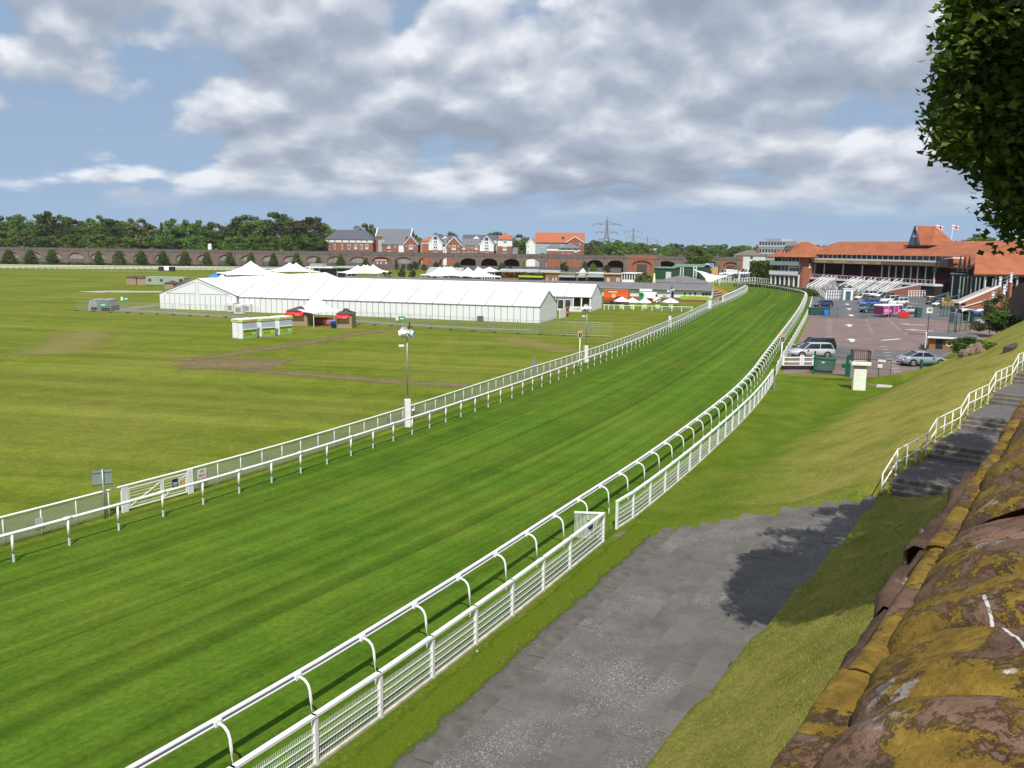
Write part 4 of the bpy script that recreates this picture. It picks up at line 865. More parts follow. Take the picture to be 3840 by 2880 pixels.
def shed(fl, fr, top_e, top_r, dep, label, awning=False, mw=None, group='wooden kiosks'):
    a, b = G(*fl), G(*fr); f = Fac(a, b); L = f.L; h = f.at(fr[0], top_e)[1]; hr_ = f.at((fl[0] + fr[0]) / 2, top_r, dep / 2)[1]
    t = thing('wooden_kiosk', label, 'shed', f.o, f.rz, group); nb_ = max(4, int(h / .28)); bh = (h - .02) / nb_
    MB().box(.04, L - .04, .04, dep - .04, .02, h - .02).build('core', M_GAP, t); mwood = mw or M_WOOD
    me1 = MB().bbox(0, L, -.03, .035, .008, bh - .008, .006).mesh('plank', mwood); me2 = MB().bbox(-.03, .035, 0, dep, .008, bh - .008, .006).mesh('plank', mwood)
    for k in range(nb_):
        inst('plank', me1, t, (0, 0, k * bh)); inst('plank', me1, t, (0, dep, k * bh)); inst('plank', me2, t, (0, 0, k * bh)); inst('plank', me2, t, (L, 0, k * bh))
    MB().hip(0, L, 0, dep, h, hr_, ov=.22).build('roof', M_FELT, t)
    if awning:
        MB().box(L * .12, L * .88, -.06, -.035, h * .42, h * .74).build('shutter', M_OSB, t)
        w_ = MB().prism([(-.05, -.12, h * .96), (-.05, -.62, h * .80), (-.05, -.62, h * .70), (-.05, -.05, h * .72)], (L * .9, 0, 0)).build('awning', M_AWN, t); text('chester', .22, M_YEL, t, (L * .26, -.628, h * .765)); text('SPORT', .24, WHITE, t, (L * .62, -.628, h * .765))
    return t, f
shed((1263.4, 1230), (1318.4, 1231), 1178, 1156, 2.6, 'wooden kiosk with a dark hipped roof and red awning, right of the peaked tent', True)
shed((1077, 1220), (1152, 1222.5), 1168, 1148, 2.6, 'wooden kiosk with a red awning, left of and partly behind the peaked tent', True)
g0, g1 = G(1180, 1220), G(1252, 1221.5); f = Fac(g0, g1); t = thing('red_banner', 'dark red banner lettered chester SPORT stretched under the peaked tent', 'banner', f.o, f.rz); zt = f.at(1180, 1189)[1]
MB().box(0, f.L, -.02, .02, .12, zt).build('cloth', mat('banner_red', (.26, .015, .035), .7, .1), t); text('chester', .46, mat('olive_letter', (.25, .22, .04), .6), t, (f.L * .30, -.026, zt * .52)); text('SPORT', .5, M_WSIGN, t, (f.L * .72, -.026, zt * .52)); MB().box(f.L * .45, f.L * .9, -.028, -.0205, zt * .28, zt * .31).build('underline', M_WSIGN, t)
for a in (0, f.L): MB().tube([(a, .03, 0), (a, .03, zt + .1)], .03, 6).build('pole', WHITE, t)
M_BLUE = mat('bin_blue', (.03, .14, .50), .5, .12)
t = thing('blue_litter_bin', 'blue plastic litter bin with a domed hood beside the right wooden kiosk', 'bin', G(1250, 1231)); MB().lathe([(.26, 0), (.36, .78), (.38, .80)], 12).build('body', M_BLUE, t, True); MB().lathe([(.40, .86), (.42, 1.0), (.34, 1.08), (.1, 1.1)], 12).build('hood', M_BLUE, t, True); MB().lathe([(.33, .78), (.33, .90)], 12).build('aperture', DARK, t)
t = thing('blue_tub', 'small pale blue tub beside the litter bin', 'bin', G(1261.5, 1229.5)); MB().lathe([(.2, 0), (.25, .6), (.2, .6)], 10).build('tub', mat('pale_blue', (.16, .26, .55), .5), t)
# sheds, cabin and shelters far left on the infield
for fl, fr, te, tr, lab in (((475, 1067), (510, 1068), 1041, 1032, 'leftmost small wooden kiosk with a dark roof on the infield'), ((515, 1068.5), (546, 1069), 1043, 1034, 'small wooden kiosk touching the left end of the green cabin'), ((617, 1083), (650, 1084), 1063, 1051, 'small wooden kiosk in front of the green cabin'), ((656, 1083), (690, 1084), 1064, 1052, 'small wooden kiosk half hidden behind the gable marquee')): shed(fl, fr, te, tr, 3.0, lab)
M_CABN = mat('cabin_green', (.30, .36, .30), .6, .1, 1.5); f = Fac(G(546, 1069), G(690, 1072.5)); h = f.at(546, 1039)[1]; t = thing('site_cabin', 'long pale green site cabin with two small windows', 'cabin', f.o, f.rz)
MB().bbox(0, f.L, 0, 3.0, .15, h, .04).build('body', M_CABN, t); MB().box(-.05, f.L + .05, -.05, 3.05, h, h + .1).build('roof', mat('cabin_roof', (.40, .41, .40), .7), t); MB().box(.2, f.L - .2, .2, 2.8, 0, .15).build('skid', DARK, t)
for a in (.12, .42): o = MB().box(f.L * a - .6, f.L * a + .6, -.05, -.003, h * .45, h * .85).build('window', M_CABN, t); MB().box(f.L * a - .45, f.L * a + .45, -.06, -.051, h * .5, h * .8).build('pane', M_DOORG, o)
MB().box(f.L * .62, f.L * .68, -.03, -.003, .2, h * .9).build('door', mat('cabin_door', (.26, .33, .27), .6), t); MB().box(f.L * .88, f.L * .97, -.03, -.003, .2, h * .85).build('dark_door', DARK, t)
M_SHEL = mat('shelter_grey', (.27, .29, .31), .6, .12, 2); M_SHD = mat('shelter_dark', (.17, .175, .18), .6, .12, 2)
for l, r, by, tp, lab, mm in ((331, 368, 1163, 1124, 'pale grey moulded shelter, left of a pair on the infield', M_SHEL), (364, 418, 1166, 1124, 'dark grey moulded shelter with a green sign, right of a pair on the infield', M_SHD)):
    f = Fac(G(l, by), G(r, by + .6)); h = f.at(l, tp)[1]; t = thing('moulded_shelter', lab, 'shelter', f.o, f.rz, 'grey shelters on the infield'); L = f.L
    MB().prism([(0, 0, 0), (L, 0, 0), (L, 0, h * .45), (L * .8, 0, h * .92), (L * .5, 0, h), (L * .2, 0, h * .92), (0, 0, h * .45)], (0, 3.2, 0)).build('shell', mm, t); MB().prism([(L * .2, 0, h * .92), (L * .5, 0, h), (L * .8, 0, h * .92), (L * .8, 0, h * .97), (L * .5, 0, h * 1.05), (L * .2, 0, h * .97)], (0, 3.2, 0)).build('roof_ridge', M_SHEL, t)
    if mm is M_SHD: o = MB().box(L * .18, L * .75, -.05, -.003, h * .42, h * .72).build('exit_sign', mat('exit_green', (.03, .30, .12), .5), t); MB().box(L * .30, L * .6, -.06, -.051, h * .5, h * .58).build('arrow', WHITE, o)
    MB().box(L * .3, L * .9, -.03, -.003, 0, h * .3).build('opening', DARK, t)
# dark quad and machinery parked by the far rail
t = thing('parked_machinery', 'small dark machine with white tank standing by the far running rail', 'vehicle', G(624, 1018), .1)
MB().bbox(-3.2, -1.0, 0, 1.8, .3, 2.0, .1).build('left_unit', DARK, t); MB().bbox(1.0, 3.2, 0, 1.8, .3, 2.0, .1).build('right_unit', DARK, t); MB().bbox(-1.4, 1.4, .2, 1.6, .5, 2.2, .2).build('tank', PVC, t)
for a in (-2.6, -1.4, 1.4, 2.6): MB().tube([(a, -.05, .35), (a, .3, .35)], .35, 10).build('wheel', DARK, t)
# temporary steel mesh fencing on block feet
M_HERAS = mesh_mat('heras_mesh', (.34, .36, .36), .30, .018); M_FOOT = mat('fence_foot', (.06, .06, .065), .9)
fp = [(286, 1166), (350, 1170), (415, 1172), (478, 1174), (530, 1177), (588, 1179), (649, 1182), (712, 1185), (777, 1187), (845, 1190), (905, 1193.5), (970, 1197)] + [(1345, 1217), (1405, 1220), (1466, 1223), (1540, 1227), (1614, 1231.5), (1689, 1237), (1773, 1242), (1855, 1247), (1940, 1251), (2027, 1254.5), (2116, 1259.7), (2204, 1262.7), (2297, 1266)]
for i, (a, b) in enumerate(zip(fp, fp[1:])):
    if a[0] == 970: continue
    f = Fac(G(*a), G(*b)); L = f.L; t = thing('temporary_fence', 'temporary mesh fence panel before the marquees, %s from the left' % nth(i), 'fence', f.o, f.rz, 'temporary mesh fence panels')
    mb = MB(); [mb.tube(pp, .02, 5) for pp in ([(.03, 0, 0), (.03, 0, 1.9)], [(L - .03, 0, 0), (L - .03, 0, 1.9)], [(.03, 0, 1.88), (L - .03, 0, 1.88)], [(.03, 0, .18), (L - .03, 0, .18)])]; mb.build('frame', GALV, t)
    mb = MB(); mb.add([(.03, 0, .18), (L - .03, 0, .18), (L - .03, 0, 1.88), (.03, 0, 1.88)], [(0, 1, 2, 3)]); mb.uv = [(0, 0), (L, 0), (L, 1.7), (0, 1.7)]; mb.build('mesh', M_HERAS, t); MB().box(-.12, .12, -.35, .35, 0, .13).build('foot', M_FOOT, t)
M_EXG = mat('exit_green', (.03, .30, .12), .5)
for px, py, tp, lab in ((1506, 1225, 1186, 'white and green exit sign on the mesh fence in front of the long marquee'), (475, 1174, 1113, 'green exit sign on the mesh fence left of the gable marquee')):
    g = G(px, py); h = D(px, tp, g.y).z; b = thing('exit_sign', lab, 'sign', g + Vector((0, -.1, 0)), -.1); MB().box(-.45, .55, -.02, .02, h - .62, h).build('plate', M_EXG, b); MB().box(-.85, -.45, -.02, .02, h - .62, h).build('pictogram', M_WSIGN, b); MB().box(-.2, .35, -.026, -.021, h - .4, h - .25).build('arrow', WHITE, b)
t = thing('grey_case', 'small dark grey equipment case standing on the front marquee wall foot', 'box', fB.w(fB.L - 9.6, -.5), fB.rz); MB().bbox(-.45, .45, -.3, .3, .02, .85, .05).build('case', mat('case_grey', (.10, .10, .11), .6), t); MB().box(-.2, .2, -.33, -.305, .5, .62).build('handle', DARK, t)
# ------------------------------------------------------------------ foliage
def leaf_mat(name, dark, light, rnd=.25, trans=.25):
    m = bpy.data.materials.new(name); m.use_nodes = True; t = m.node_tree; p = t.nodes['Principled BSDF']; p.inputs['Roughness'].default_value = .65; p.inputs['Specular IOR Level'].default_value = .2
    g = N(t, 'ShaderNodeNewGeometry'); oi = N(t, 'ShaderNodeObjectInfo')
    n = N(t, 'ShaderNodeTexNoise', Scale=.45, Detail=3.0); LK(t, g.outputs['Position'], n.inputs[0])
    v = MATH(t, 'ADD', MATH(t, 'MULTIPLY', g.outputs['Random Per Island'], .55), MATH(t, 'MULTIPLY', n.outputs[0], .45))
    c = RAMP(t, v, [(.2, dark), (.8, light)])
    hs = N(t, 'ShaderNodeHueSaturation'); LK(t, c, hs.inputs['Color']); LK(t, MATH(t, 'ADD', .5 - rnd * .09, MATH(t, 'MULTIPLY', oi.outputs['Random'], rnd * .12)), hs.inputs['Hue']); LK(t, MATH(t, 'ADD', 1 - rnd, MATH(t, 'MULTIPLY', oi.outputs['Random'], 2 * rnd)), hs.inputs['Value'])
    LK(t, hs.outputs[0], p.inputs['Base Color'])
    tr = N(t, 'ShaderNodeBsdfTranslucent'); hs2 = MIX(t, 1.0, hs.outputs[0], (1.3, 1.5, .5), 'MULTIPLY'); LK(t, hs2, tr.inputs[0])
    mx = N(t, 'ShaderNodeMixShader'); mx.inputs[0].default_value = trans; LK(t, p.outputs[0], mx.inputs[1]); LK(t, tr.outputs[0], mx.inputs[2]); LK(t, mx.outputs[0], t.nodes['Material Output'].inputs[0])
    MATS[name] = m; return m
M_LEAF = leaf_mat('tree_leaves', (.040, .085, .012), (.135, .225, .028), .3); M_LEAFD = leaf_mat('dark_leaves', (.030, .058, .014), (.090, .138, .030), .2); M_YEW = leaf_mat('yew_leaves', (.034, .062, .008), (.095, .132, .018), .15, .1)
M_WILL = leaf_mat('pale_leaves', (.060, .080, .025), (.150, .170, .055), .2); M_COPP = leaf_mat('copper_leaves', (.040, .044, .014), (.105, .104, .030), .15); M_BARK = mat('bark', (.060, .045, .032), .95, .4, 4, .6, 10)
M_HAZEL = leaf_mat('distant_leaves', (.030, .062, .018), (.085, .125, .036), .2, .1)
def quads(C, Nn, size, rng, nfix=None):
    """numpy: n small folded leaf cards at centres C with outward normals Nn"""
    n = len(C); a = rng.normal(size=(n, 3)); u = np.cross(Nn, a); u /= np.linalg.norm(u, axis=1)[:, None] + 1e-9; v = np.cross(Nn, u)
    s = size * rng.uniform(.6, 1.35, n)[:, None]; u *= s; v *= s * rng.uniform(.6, 1.0, n)[:, None]; f = Nn * s * .3
    V = np.stack([C - u, C - v * .9 - f, C + u, C + v * .9 - f], 1).reshape(-1, 3); F = (np.arange(n * 4).reshape(n, 4))
    return V, F
def np_mesh(name, V, F, m):
    me = bpy.data.meshes.new(name); n = len(F); k = F.shape[1]
    me.vertices.add(len(V)); me.vertices.foreach_set('co', np.ascontiguousarray(V, np.float32).ravel()); me.loops.add(n * k); me.loops.foreach_set('vertex_index', np.ascontiguousarray(F, np.int32).ravel())
    me.polygons.add(n); me.polygons.foreach_set('loop_start', np.arange(0, n * k, k, dtype=np.int32)); me.polygons.foreach_set('loop_total', np.full(n, k, np.int32)); me.update(calc_edges=True); me.materials.append(m); return me
def crown_pts(seed, n, kind='round', clumps=26):
    """leaf positions in a unit crown: x, y within +-.5, z within 0..1"""
    r = np.random.default_rng(seed); C = []; Nn = []
    cc = []
    for _ in range(clumps):
        th = r.uniform(0, 2 * np.pi); zz = r.uniform(0.05, 1)
        prof = {'round': np.sqrt(max(0, 1 - (2 * zz - .95) ** 2)), 'cone': (1 - zz) ** .75 * .95 + .05, 'egg': np.sin(np.pi * min(1, zz * .82 + .16)) ** .8, 'flat': 1.0}[kind]
        rad = prof * .36 * r.uniform(.55, 1.0); cc.append((rad * np.cos(th), rad * np.sin(th), zz * .86 + .04, r.uniform(.09, .17) * (.6 + .6 * prof)))
    per = n // clumps
    for x, y, z, s in cc:
        d = r.normal(size=(per, 3)); d /= np.linalg.norm(d, axis=1)[:, None]; d[:, 2] = d[:, 2] * .8 + .15; rad = s * r.uniform(.55, 1.08, per)[:, None]
        C.append(np.array([x, y, z]) + d * rad * [1, 1, .85]); nn = d + r.normal(size=(per, 3)) * .45; nn /= np.linalg.norm(nn, axis=1)[:, None]; Nn.append(nn)
    C = np.concatenate(C); k = np.array([.5 / np.quantile(np.abs(C[:, 0]), .985), .5 / np.quantile(np.abs(C[:, 1]), .985), 1 / np.quantile(C[:, 2], .99)]); return C * k, np.concatenate(Nn), [(x * k[0], y * k[1], z * k[2], s) for x, y, z, s in cc]
def tree_proto(seed, kind, m, n=1500, leaf=.028, clumps=28):
    C, Nn, cc = crown_pts(seed, n, kind, clumps); V, F = quads(C, Nn, leaf, np.random.default_rng(seed + 1)); return np_mesh('crown', V, F, m), cc
def trunk_mesh(cc, r=.03):
    mb = MB().tube([(0, 0, -.6), (.005, 0, 0), (-.005, .01, .45)], r, 7, r * .5)
    for x, y, z, s in cc[:7]: mb.tube([(0, 0, max(0, z * .35)), (x * .5, y * .5, z * .7), (x, y, z)], r * .35, 5, r * .1)
    return mb.mesh('trunk', M_BARK, True)
PROTO = {}
for key, (kind, m_, n_, lf, cl) in {'a': ('round', M_LEAF, 3200, .036, 44), 'b': ('round', M_LEAF, 3000, .036, 34), 'c': ('egg', M_LEAF, 2800, .036, 38), 'd': ('round', M_LEAFD, 2800, .036, 36), 'e': ('egg', M_LEAFD, 2400, .036, 36), 'w': ('round', M_WILL, 2800, .032, 36), 'r': ('egg', M_COPP, 2400, .034, 34), 'k': ('cone', M_LEAFD, 1500, .04, 40), 'y': ('cone', M_YEW, 4200, .036, 110), 'p': ('egg', M_LEAFD, 700, .035, 16)}.items():
    me, cc = tree_proto(hash(key) % 1 + ord(key), kind, m_, n_, lf, cl); PROTO[key] = (me, trunk_mesh(cc))
def tree(key, x, y, z0, z1, wd, label, name='tree', group=None, rz=None, cz=None):
    """crown from z0 to z1 (metres), width wd, trunk reaching the ground"""
    t = thing(name, label, 'tree', (x, y, 0), 0, group); me, tr = PROTO[key]; h = z1 - z0; a = random.uniform(0, 6.28) if rz is None else rz
    c = inst('crown', me, t, (0, 0, z0), a, (wd, wd, h)); k = inst('trunk', tr, t, (0, 0, z0), a, (wd * .8, wd * .8, h)); return t
# ------------------------------------------------------------------ railway viaduct
VF = Fac(D(-150, 1000, 462), D(2850, 1000, 424)); zpar = VF.at(1500, 947)[1]; zstr = VF.at(1500, 959)[1]; zcr = VF.at(1500, 964.5)[1]; zsp = VF.at(1500, 984)[1]; zlow = VF.at(1500, 988)[1]
def brick_mat(name, c0, c1, sc=.6, var=.5):
    m = bpy.data.materials.new(name); m.use_nodes = True; t = m.node_tree; p = t.nodes['Principled BSDF']; p.inputs['Roughness'].default_value = .9
    g = N(t, 'ShaderNodeTexCoord'); n = N(t, 'ShaderNodeTexNoise', Scale=sc, Detail=7.0, Roughness=.7); LK(t, g.outputs['Object'], n.inputs[0])
    mp = N(t, 'ShaderNodeMapping'); LK(t, g.outputs['Object'], mp.inputs[0]); mp.inputs['Scale'].default_value = (.9, .9, .18)
    n2 = N(t, 'ShaderNodeTexNoise', Scale=1.2, Detail=4.0); LK(t, mp.outputs[0], n2.inputs[0])
    c = RAMP(t, n.outputs[0], [(.3, c0), (.7, c1)]); c = MIX(t, MATH(t, 'MULTIPLY', RAMP(t, n2.outputs[0], [(.5, (0, 0, 0)), (.68, (1, 1, 1))]), var), c, tuple(x * .45 for x in c0)); LK(t, c, p.inputs['Base Color']); MATS[name] = m; return m
M_VIA = brick_mat('viaduct_brick', (.135, .108, .094), (.200, .158, .136)); M_VPAR = brick_mat('parapet_brick', (.108, .094, .084), (.150, .130, .116)); M_RING = brick_mat('arch_brick', (.200, .085, .058), (.28, .125, .085)); M_INF = brick_mat('infill_render', (.20, .19, .185), (.31, .30, .295), .5, .6); M_INFL = brick_mat('infill_brick', (.105, .085, .085), (.150, .122, .120)); M_RBRK = brick_mat('red_brick', (.235, .085, .050), (.32, .125, .075), .8, .25); M_ARCHSHADE = mat('arch_shade', (.015, .013, .012), .95)
via = thing('railway_viaduct', 'long brick railway viaduct with a row of arches crossing behind the racecourse', 'viaduct', VF.o, VF.rz)
def arch_curve(hw, zs, zc, n=12): return [(hw * math.cos(math.pi * (1 - i / n)), zs + (zc - zs) * math.sin(math.pi * i / n) ** .9) for i in range(n + 1)]
def bay(x0, x1, cx, hw, ztop, y0=0.0, y1=6.0, void=False):
    """wall between x0 and x1 with an arched opening through it"""
    mb = MB(); ac = [(cx + a, b) for a, b in arch_curve(hw, zsp, zcr)]; lo = -.3
    # front and back faces as strips from arch to wall top
    outer = [(x0, lo), (cx - hw, lo)] ; top = zstr
    for y, flip in ((y0, False), (y1, True)):
        mb.prism([(x0, y, lo), (cx - hw, y, lo), (cx - hw, y, zsp), (x0, y, zsp)], (0, .01 if not flip else -.01, 0))
        mb.prism([(cx + hw, y, lo), (x1, y, lo), (x1, y, zsp), (cx + hw, y, zsp)], (0, .01 if not flip else -.01, 0))
        n = len(ac)
        for i in range(n - 1):
            (a0, b0), (a1, b1) = ac[i], ac[i + 1]; xa = x0 if i == 0 else a0; xb = x1 if i == n - 2 else a1
            pts = [(a0, y, b0), (a1, y, b1), (xb, y, b1), (xb, y, top), (xa, y, top), (xa, y, b0)]
            pts = [q for k, q in enumerate(pts) if q != pts[k - 1]]; mb.poly(pts if not flip else pts[::-1])
    for i in range(len(ac) - 1): mb.add([(ac[i][0], y0, ac[i][1]), (ac[i + 1][0], y0, ac[i + 1][1]), (ac[i + 1][0], y1, ac[i + 1][1]), (ac[i][0], y1, ac[i][1])], [(0, 1, 2, 3)])
    mb.add([(cx - hw, y0, lo), (cx - hw, y0, zsp), (cx - hw, y1, zsp), (cx - hw, y1, lo), (cx + hw, y0, lo), (cx + hw, y0, zsp), (cx + hw, y1, zsp), (cx + hw, y1, lo)], [(0, 1, 2, 3), (7, 6, 5, 4)])
    return mb
kinds = [(-122, 'g'), (-40, 'g'), (42, 'g'), (126, 'g'), (206, 'g'), (286.5, 'g'), (369, 'g'), (449, 'g'), (529.5, 'g'), (607.6, 'g'), (688, 'g'), (768, 'g'), (848, 'g'), (931, 'g'), (1010, 'g'), (1092, 'g'), (1176, 'g'), (1256, 'g'), (1342.6, 'g'), (1429, 'r'), (1514, 'g'), (1600, 'o'), (1678, 'o'), (1757, 'd'), (1835, 'd'), (1918, 'd'), (1993, 'o'), (2073, 'o'), (2149, 'o'), (2232, 'd'), (2309, 'd'), (2408, 'R'), (2500, 'd'), (2590, 'g'), (2670, 'd'), (2742, 'R')]
cx = [VF.at(k[0], 970)[0] for k in kinds]
for i, (px, kd) in enumerate(kinds):
    c = cx[i]; x0 = (cx[i - 1] + c) / 2 if i else c - 5.8; x1 = (c + cx[i + 1]) / 2 if i + 1 < len(cx) else c + 5.8; hw = min(c - x0, x1 - c) * (.70 if i < 19 else .80)
    w_ = bay(x0, x1, c, hw, zstr).build('arch_bay', M_RBRK if kd == 'R' else M_VIA, via)
    ac = [(c + a, b) for a, b in arch_curve(hw, zsp, zcr)]; ao = [(c + a, b) for a, b in arch_curve(hw + .55, zsp - .1, zcr + .62)]; mb = MB()
    for j in range(len(ac) - 1): mb.prism([(ac[j][0], -.05, ac[j][1]), (ac[j + 1][0], -.05, ac[j + 1][1]), (ao[j + 1][0], -.05, ao[j + 1][1]), (ao[j][0], -.05, ao[j][1])], (0, .04, 0))
    mb.build('arch_ring', M_RING, w_)
    if kd in 'g':
        poly = [(c - hw, .5, zlow)] + [(a, .5, b) for a, b in ac if b > zlow] + [(c + hw, .5, zlow)]; MB().prism(poly, (0, .1, 0)).build('infill', M_INF, w_); MB().box(c - hw, c + hw, .35, .45, -.2, zlow).build('infill_base', M_INFL, w_)
    elif kd in 'd': MB().box(c - hw, c + hw, 4.6, 4.7, -.2, zcr).build('arch_shade_panel', M_ARCHSHADE, w_)  # near-black panel added in place of the shade seen through these arches
    elif kd in 'rR':
        poly = [(c - hw, .6, -.2)] + [(a, .6, b) for a, b in ac] + [(c + hw, .6, -.2)]; o = MB().prism(poly, (0, .1, 0)).build('infill', M_RBRK, w_)
        if kd == 'R': MB().box(c - hw * .5, c + hw * .5, .5, .59, -.1, zsp + .8).build('door', mat('arch_door', (.06, .055, .065), .7), w_)
        else:
            for a in (-.5, -.1, .45): MB().box(c + hw * a, c + hw * a + .6, .52, .59, zsp - 1, zsp + .1).build('window', M_WSIGN, w_)
            MB().box(c - hw * .7, c + hw * .6, .5, .59, zsp + .8, zsp + 1.2).build('sign', M_WSIGN, w_)
XA, XB = cx[0] - 5.8, cx[-1] + 5.8
MB().box(XA, XB, -.1, 6.1, zstr, zstr + .28).build('string_course', M_INFL, via)
segs = [XA] + [VF.at(p, 960)[0] for p in (88, 328, 570, 812, 1056, 1295, 1545, 1790, 2035, 2270, 2345, 2472, 2552, 2690, 2769)] + [XB]
for a, b in zip(segs, segs[1:]):
    red = abs(a - VF.at(2345, 960)[0]) < 1 or abs(a - VF.at(2769, 960)[0]) < 1
    MB().box(a + .01, b - .01, 0, .5, zstr + .28, zpar + (.5 if red else 0)).build('parapet', M_RBRK if red else M_VPAR, via); MB().box(a + .01, b - .01, -.06, .56, zpar + (.5 if red else 0), zpar + .16 + (.5 if red else 0)).build('parapet_cap', M_INFL, via)
    if a > XA: MB().box(a - .9, a + .9, -.35, .9, zstr + .3, zpar + .75).build('pilaster_cap', M_VPAR, via); MB().box(a - .8, a + .8, -.28, -.01, -.2, zstr).build('pilaster', M_VIA, via)
MB().box(XA, XB, 5.6, 6.1, zstr + .28, zpar).build('rear_parapet', M_VPAR, via); MB().box(XA, XB, .5, 5.6, zstr + .28, zstr + .5).build('trackbed', mat('ballast', (.13, .12, .11), .95), via)
# land beyond the viaduct, a little higher
tag(MB().box(-1200, 1500, 0, 60, -1, .012).build('far_bank', mat('far_ground', (.07, .10, .03), .95, .3, .05), None, False, VF.w(0, 8), VF.rz), kind='structure')
tag(MB().box(VF.at(1290, 1000)[0], VF.at(2330, 1000)[0], -4.2, -3.9, -.2, 2.6).build('yard_wall', M_INFL, None, False, VF.o, VF.rz), 'long low dark brick wall at the foot of the open viaduct arches', 'wall')
# dark hedge and clipped conical yews at the foot of the viaduct
h = thing('low_hedge', 'low clipped dark hedge along the foot of the viaduct', 'hedge', VF.o, VF.rz); C = RNG.uniform([VF.at(-130, 1000)[0], -9.6, 0], [VF.at(1290, 1000)[0], -8.2, 1.25], (5200, 3)); Nn = RNG.normal(size=C.shape); Nn /= np.linalg.norm(Nn, axis=1)[:, None]; V, F = quads(C, Nn, .34, RNG); inst('foliage', np_mesh('foliage', V, F, M_YEW), h)
ords = ['leftmost', 'second', 'third', 'fourth', 'fifth', 'sixth', 'seventh', 'eighth', 'ninth', 'tenth', 'eleventh', 'twelfth', 'thirteenth', 'fourteenth', 'fifteenth', 'sixteenth', 'seventeenth', 'eighteenth', 'nineteenth', 'twentieth', 'twenty-first', 'twenty-second', 'twenty-third', 'twenty-fourth', 'twenty-fifth', 'twenty-sixth']
for i, (px, tp, bs, wd) in enumerate(((4, 934, 990, 44), (80, 937, 991, 45), (158, 937, 991, 44), (238, 938, 991, 38), (408, 942, 994, 32), (486, 942, 995, 38), (565.5, 942, 996, 42), (645, 943, 997, 40), (727, 944, 998, 38), (807, 946, 999, 32), (890.6, 946, 1000, 35), (969, 948, 1001, 32), (1052, 951, 1001, 33), (1136.6, 949, 1003, 38), (1216, 965, 997, 25), (1297.7, 959, 996, 34), (1388.8, 969, 994, 28))):
    p = VF.w(VF.at(px, 985)[0], -9.5); h = D(px, tp, p.y).z; w_ = wd * p.y / FPX; zb = max(.1, D(px, bs, p.y).z)
    tree('y', p.x, p.y, .1, h, w_ * 1.12, '%s clipped conical yew from the left in front of the viaduct' % ords[i], 'conical_yew', 'conical yews along the viaduct')
for i, (px, tp, w_, key) in enumerate(((440, 970, 4.0, 'w'), (1487, 973, 1.8, 'e'), (1513, 990, 2.0, 'e'), (1537, 988, 2.6, 'e'), (1556, 981, 3.4, 'd'), (1590, 991, 2.4, 'e'), (1635, 982, 3.0, 'd'), (1718, 985, 3.6, 'd'), (1880, 985, 3.2, 'd'), (1913, 996, 2.6, 'e'), (2118, 984, 4.0, 'd'), (2193, 980, 3.0, 'e'), (2225, 987, 2.8, 'a'), (2277, 994, 3.4, 'd'))):
    p = D(px, 1000, 400 if px < 1700 else 385); h = D(px, tp, p.y).z
    tree(key, p.x, p.y, .6, h, w_, 'slim young tree before the viaduct arches, %s from the left' % nth(i), 'young_tree', 'young trees before the viaduct')
# ------------------------------------------------------------------ woodland behind the viaduct
random.seed(21)
tops = [(-60, 805, 'a'), (0, 812, 'd'), (48, 818, 'a'), (95, 810, 'b'), (150, 812, 'a'), (190, 797, 'e'), (245, 812, 'c'), (290, 826, 'd'), (345, 824, 'b'), (385, 815, 'a'), (425, 824, 'd'), (458, 832, 'r'), (500, 824, 'w'), (540, 824, 'w'), (580, 850, 'w'), (612, 838, 'k'), (655, 826, 'c'), (705, 830, 'a'), (752, 832, 'a'), (803, 838, 'b'), (850, 852, 'd'), (880, 843, 'e'), (925, 810, 'd'), (962, 820, 'a'), (1005, 826, 'r'), (1042, 800, 'd'), (1080, 828, 'r'), (1122, 830, 'r'), (1150, 850, 'd'), (1177, 817, 'r'), (1212, 840, 'c'), (1235, 866, 'w')]
for i, (px, tp, key) in enumerate(tops):
    d = 500 + random.uniform(0, 45); p = D(px, 1000, d); z1 = D(px, tp, d).z; w_ = random.uniform(15, 20) if key not in 'k' else 6
    tree(key, p.x, d, 7.5, z1, w_, 'tall woodland tree on the skyline behind the viaduct, %s from the left' % nth(i), 'woodland_tree', 'woodland trees behind the viaduct')
k = 0
for i in range(34):
    px = -60 + i * 39 + random.uniform(-10, 10); d = 483 + random.uniform(0, 9); p = D(px, 1000, d); z1 = D(px, random.uniform(868, 893) + (px * .012), d).z
    if px > 1215: continue
    tree(random.choice('abcdabw'), p.x, d, 3.5, z1, random.uniform(12, 17), 'bushy front-row tree just behind the viaduct parapet, %s from the left' % nth(k), 'understorey_tree', 'front row of trees behind the viaduct'); k += 1
# trees about the houses
for px, tp, d, w_, key, lab in ((1370, 842, 590, 18, 'w', 'rounded pale tree showing over the slate roof of the brick block'), (1395, 846, 600, 14, 'w', 'smaller pale tree beside the rounded one over the slate roof'), (1560, 885, 580, 12, 'a', 'tree between the slate gables and the red hipped roof'), (1640, 878, 600, 14, 'c', 'tree behind the left white gable'), (1690, 874, 610, 13, 'b', 'light tree behind the brick gable'), (1860, 872, 600, 16, 'd', 'dark tree left of the red pyramid roof'), (1945, 882, 570, 20, 'w', 'grey-green tree right of the red pyramid roof'), (1975, 895, 560, 12, 'a', 'small tree left of the white gabled house'), (2618, 934, 410, 11, 'c', 'spreading tree in front of the viaduct beside the green shed'), (2640, 945, 412, 8, 'a', 'small tree right of the spreading one before the viaduct')):
    p = D(px, 1000, d); tree(key, p.x, d, 5 if d > 450 else 1.5, D(px, tp, d).z, w_, lab, 'tree', 'trees among the houses')
random.seed(33)
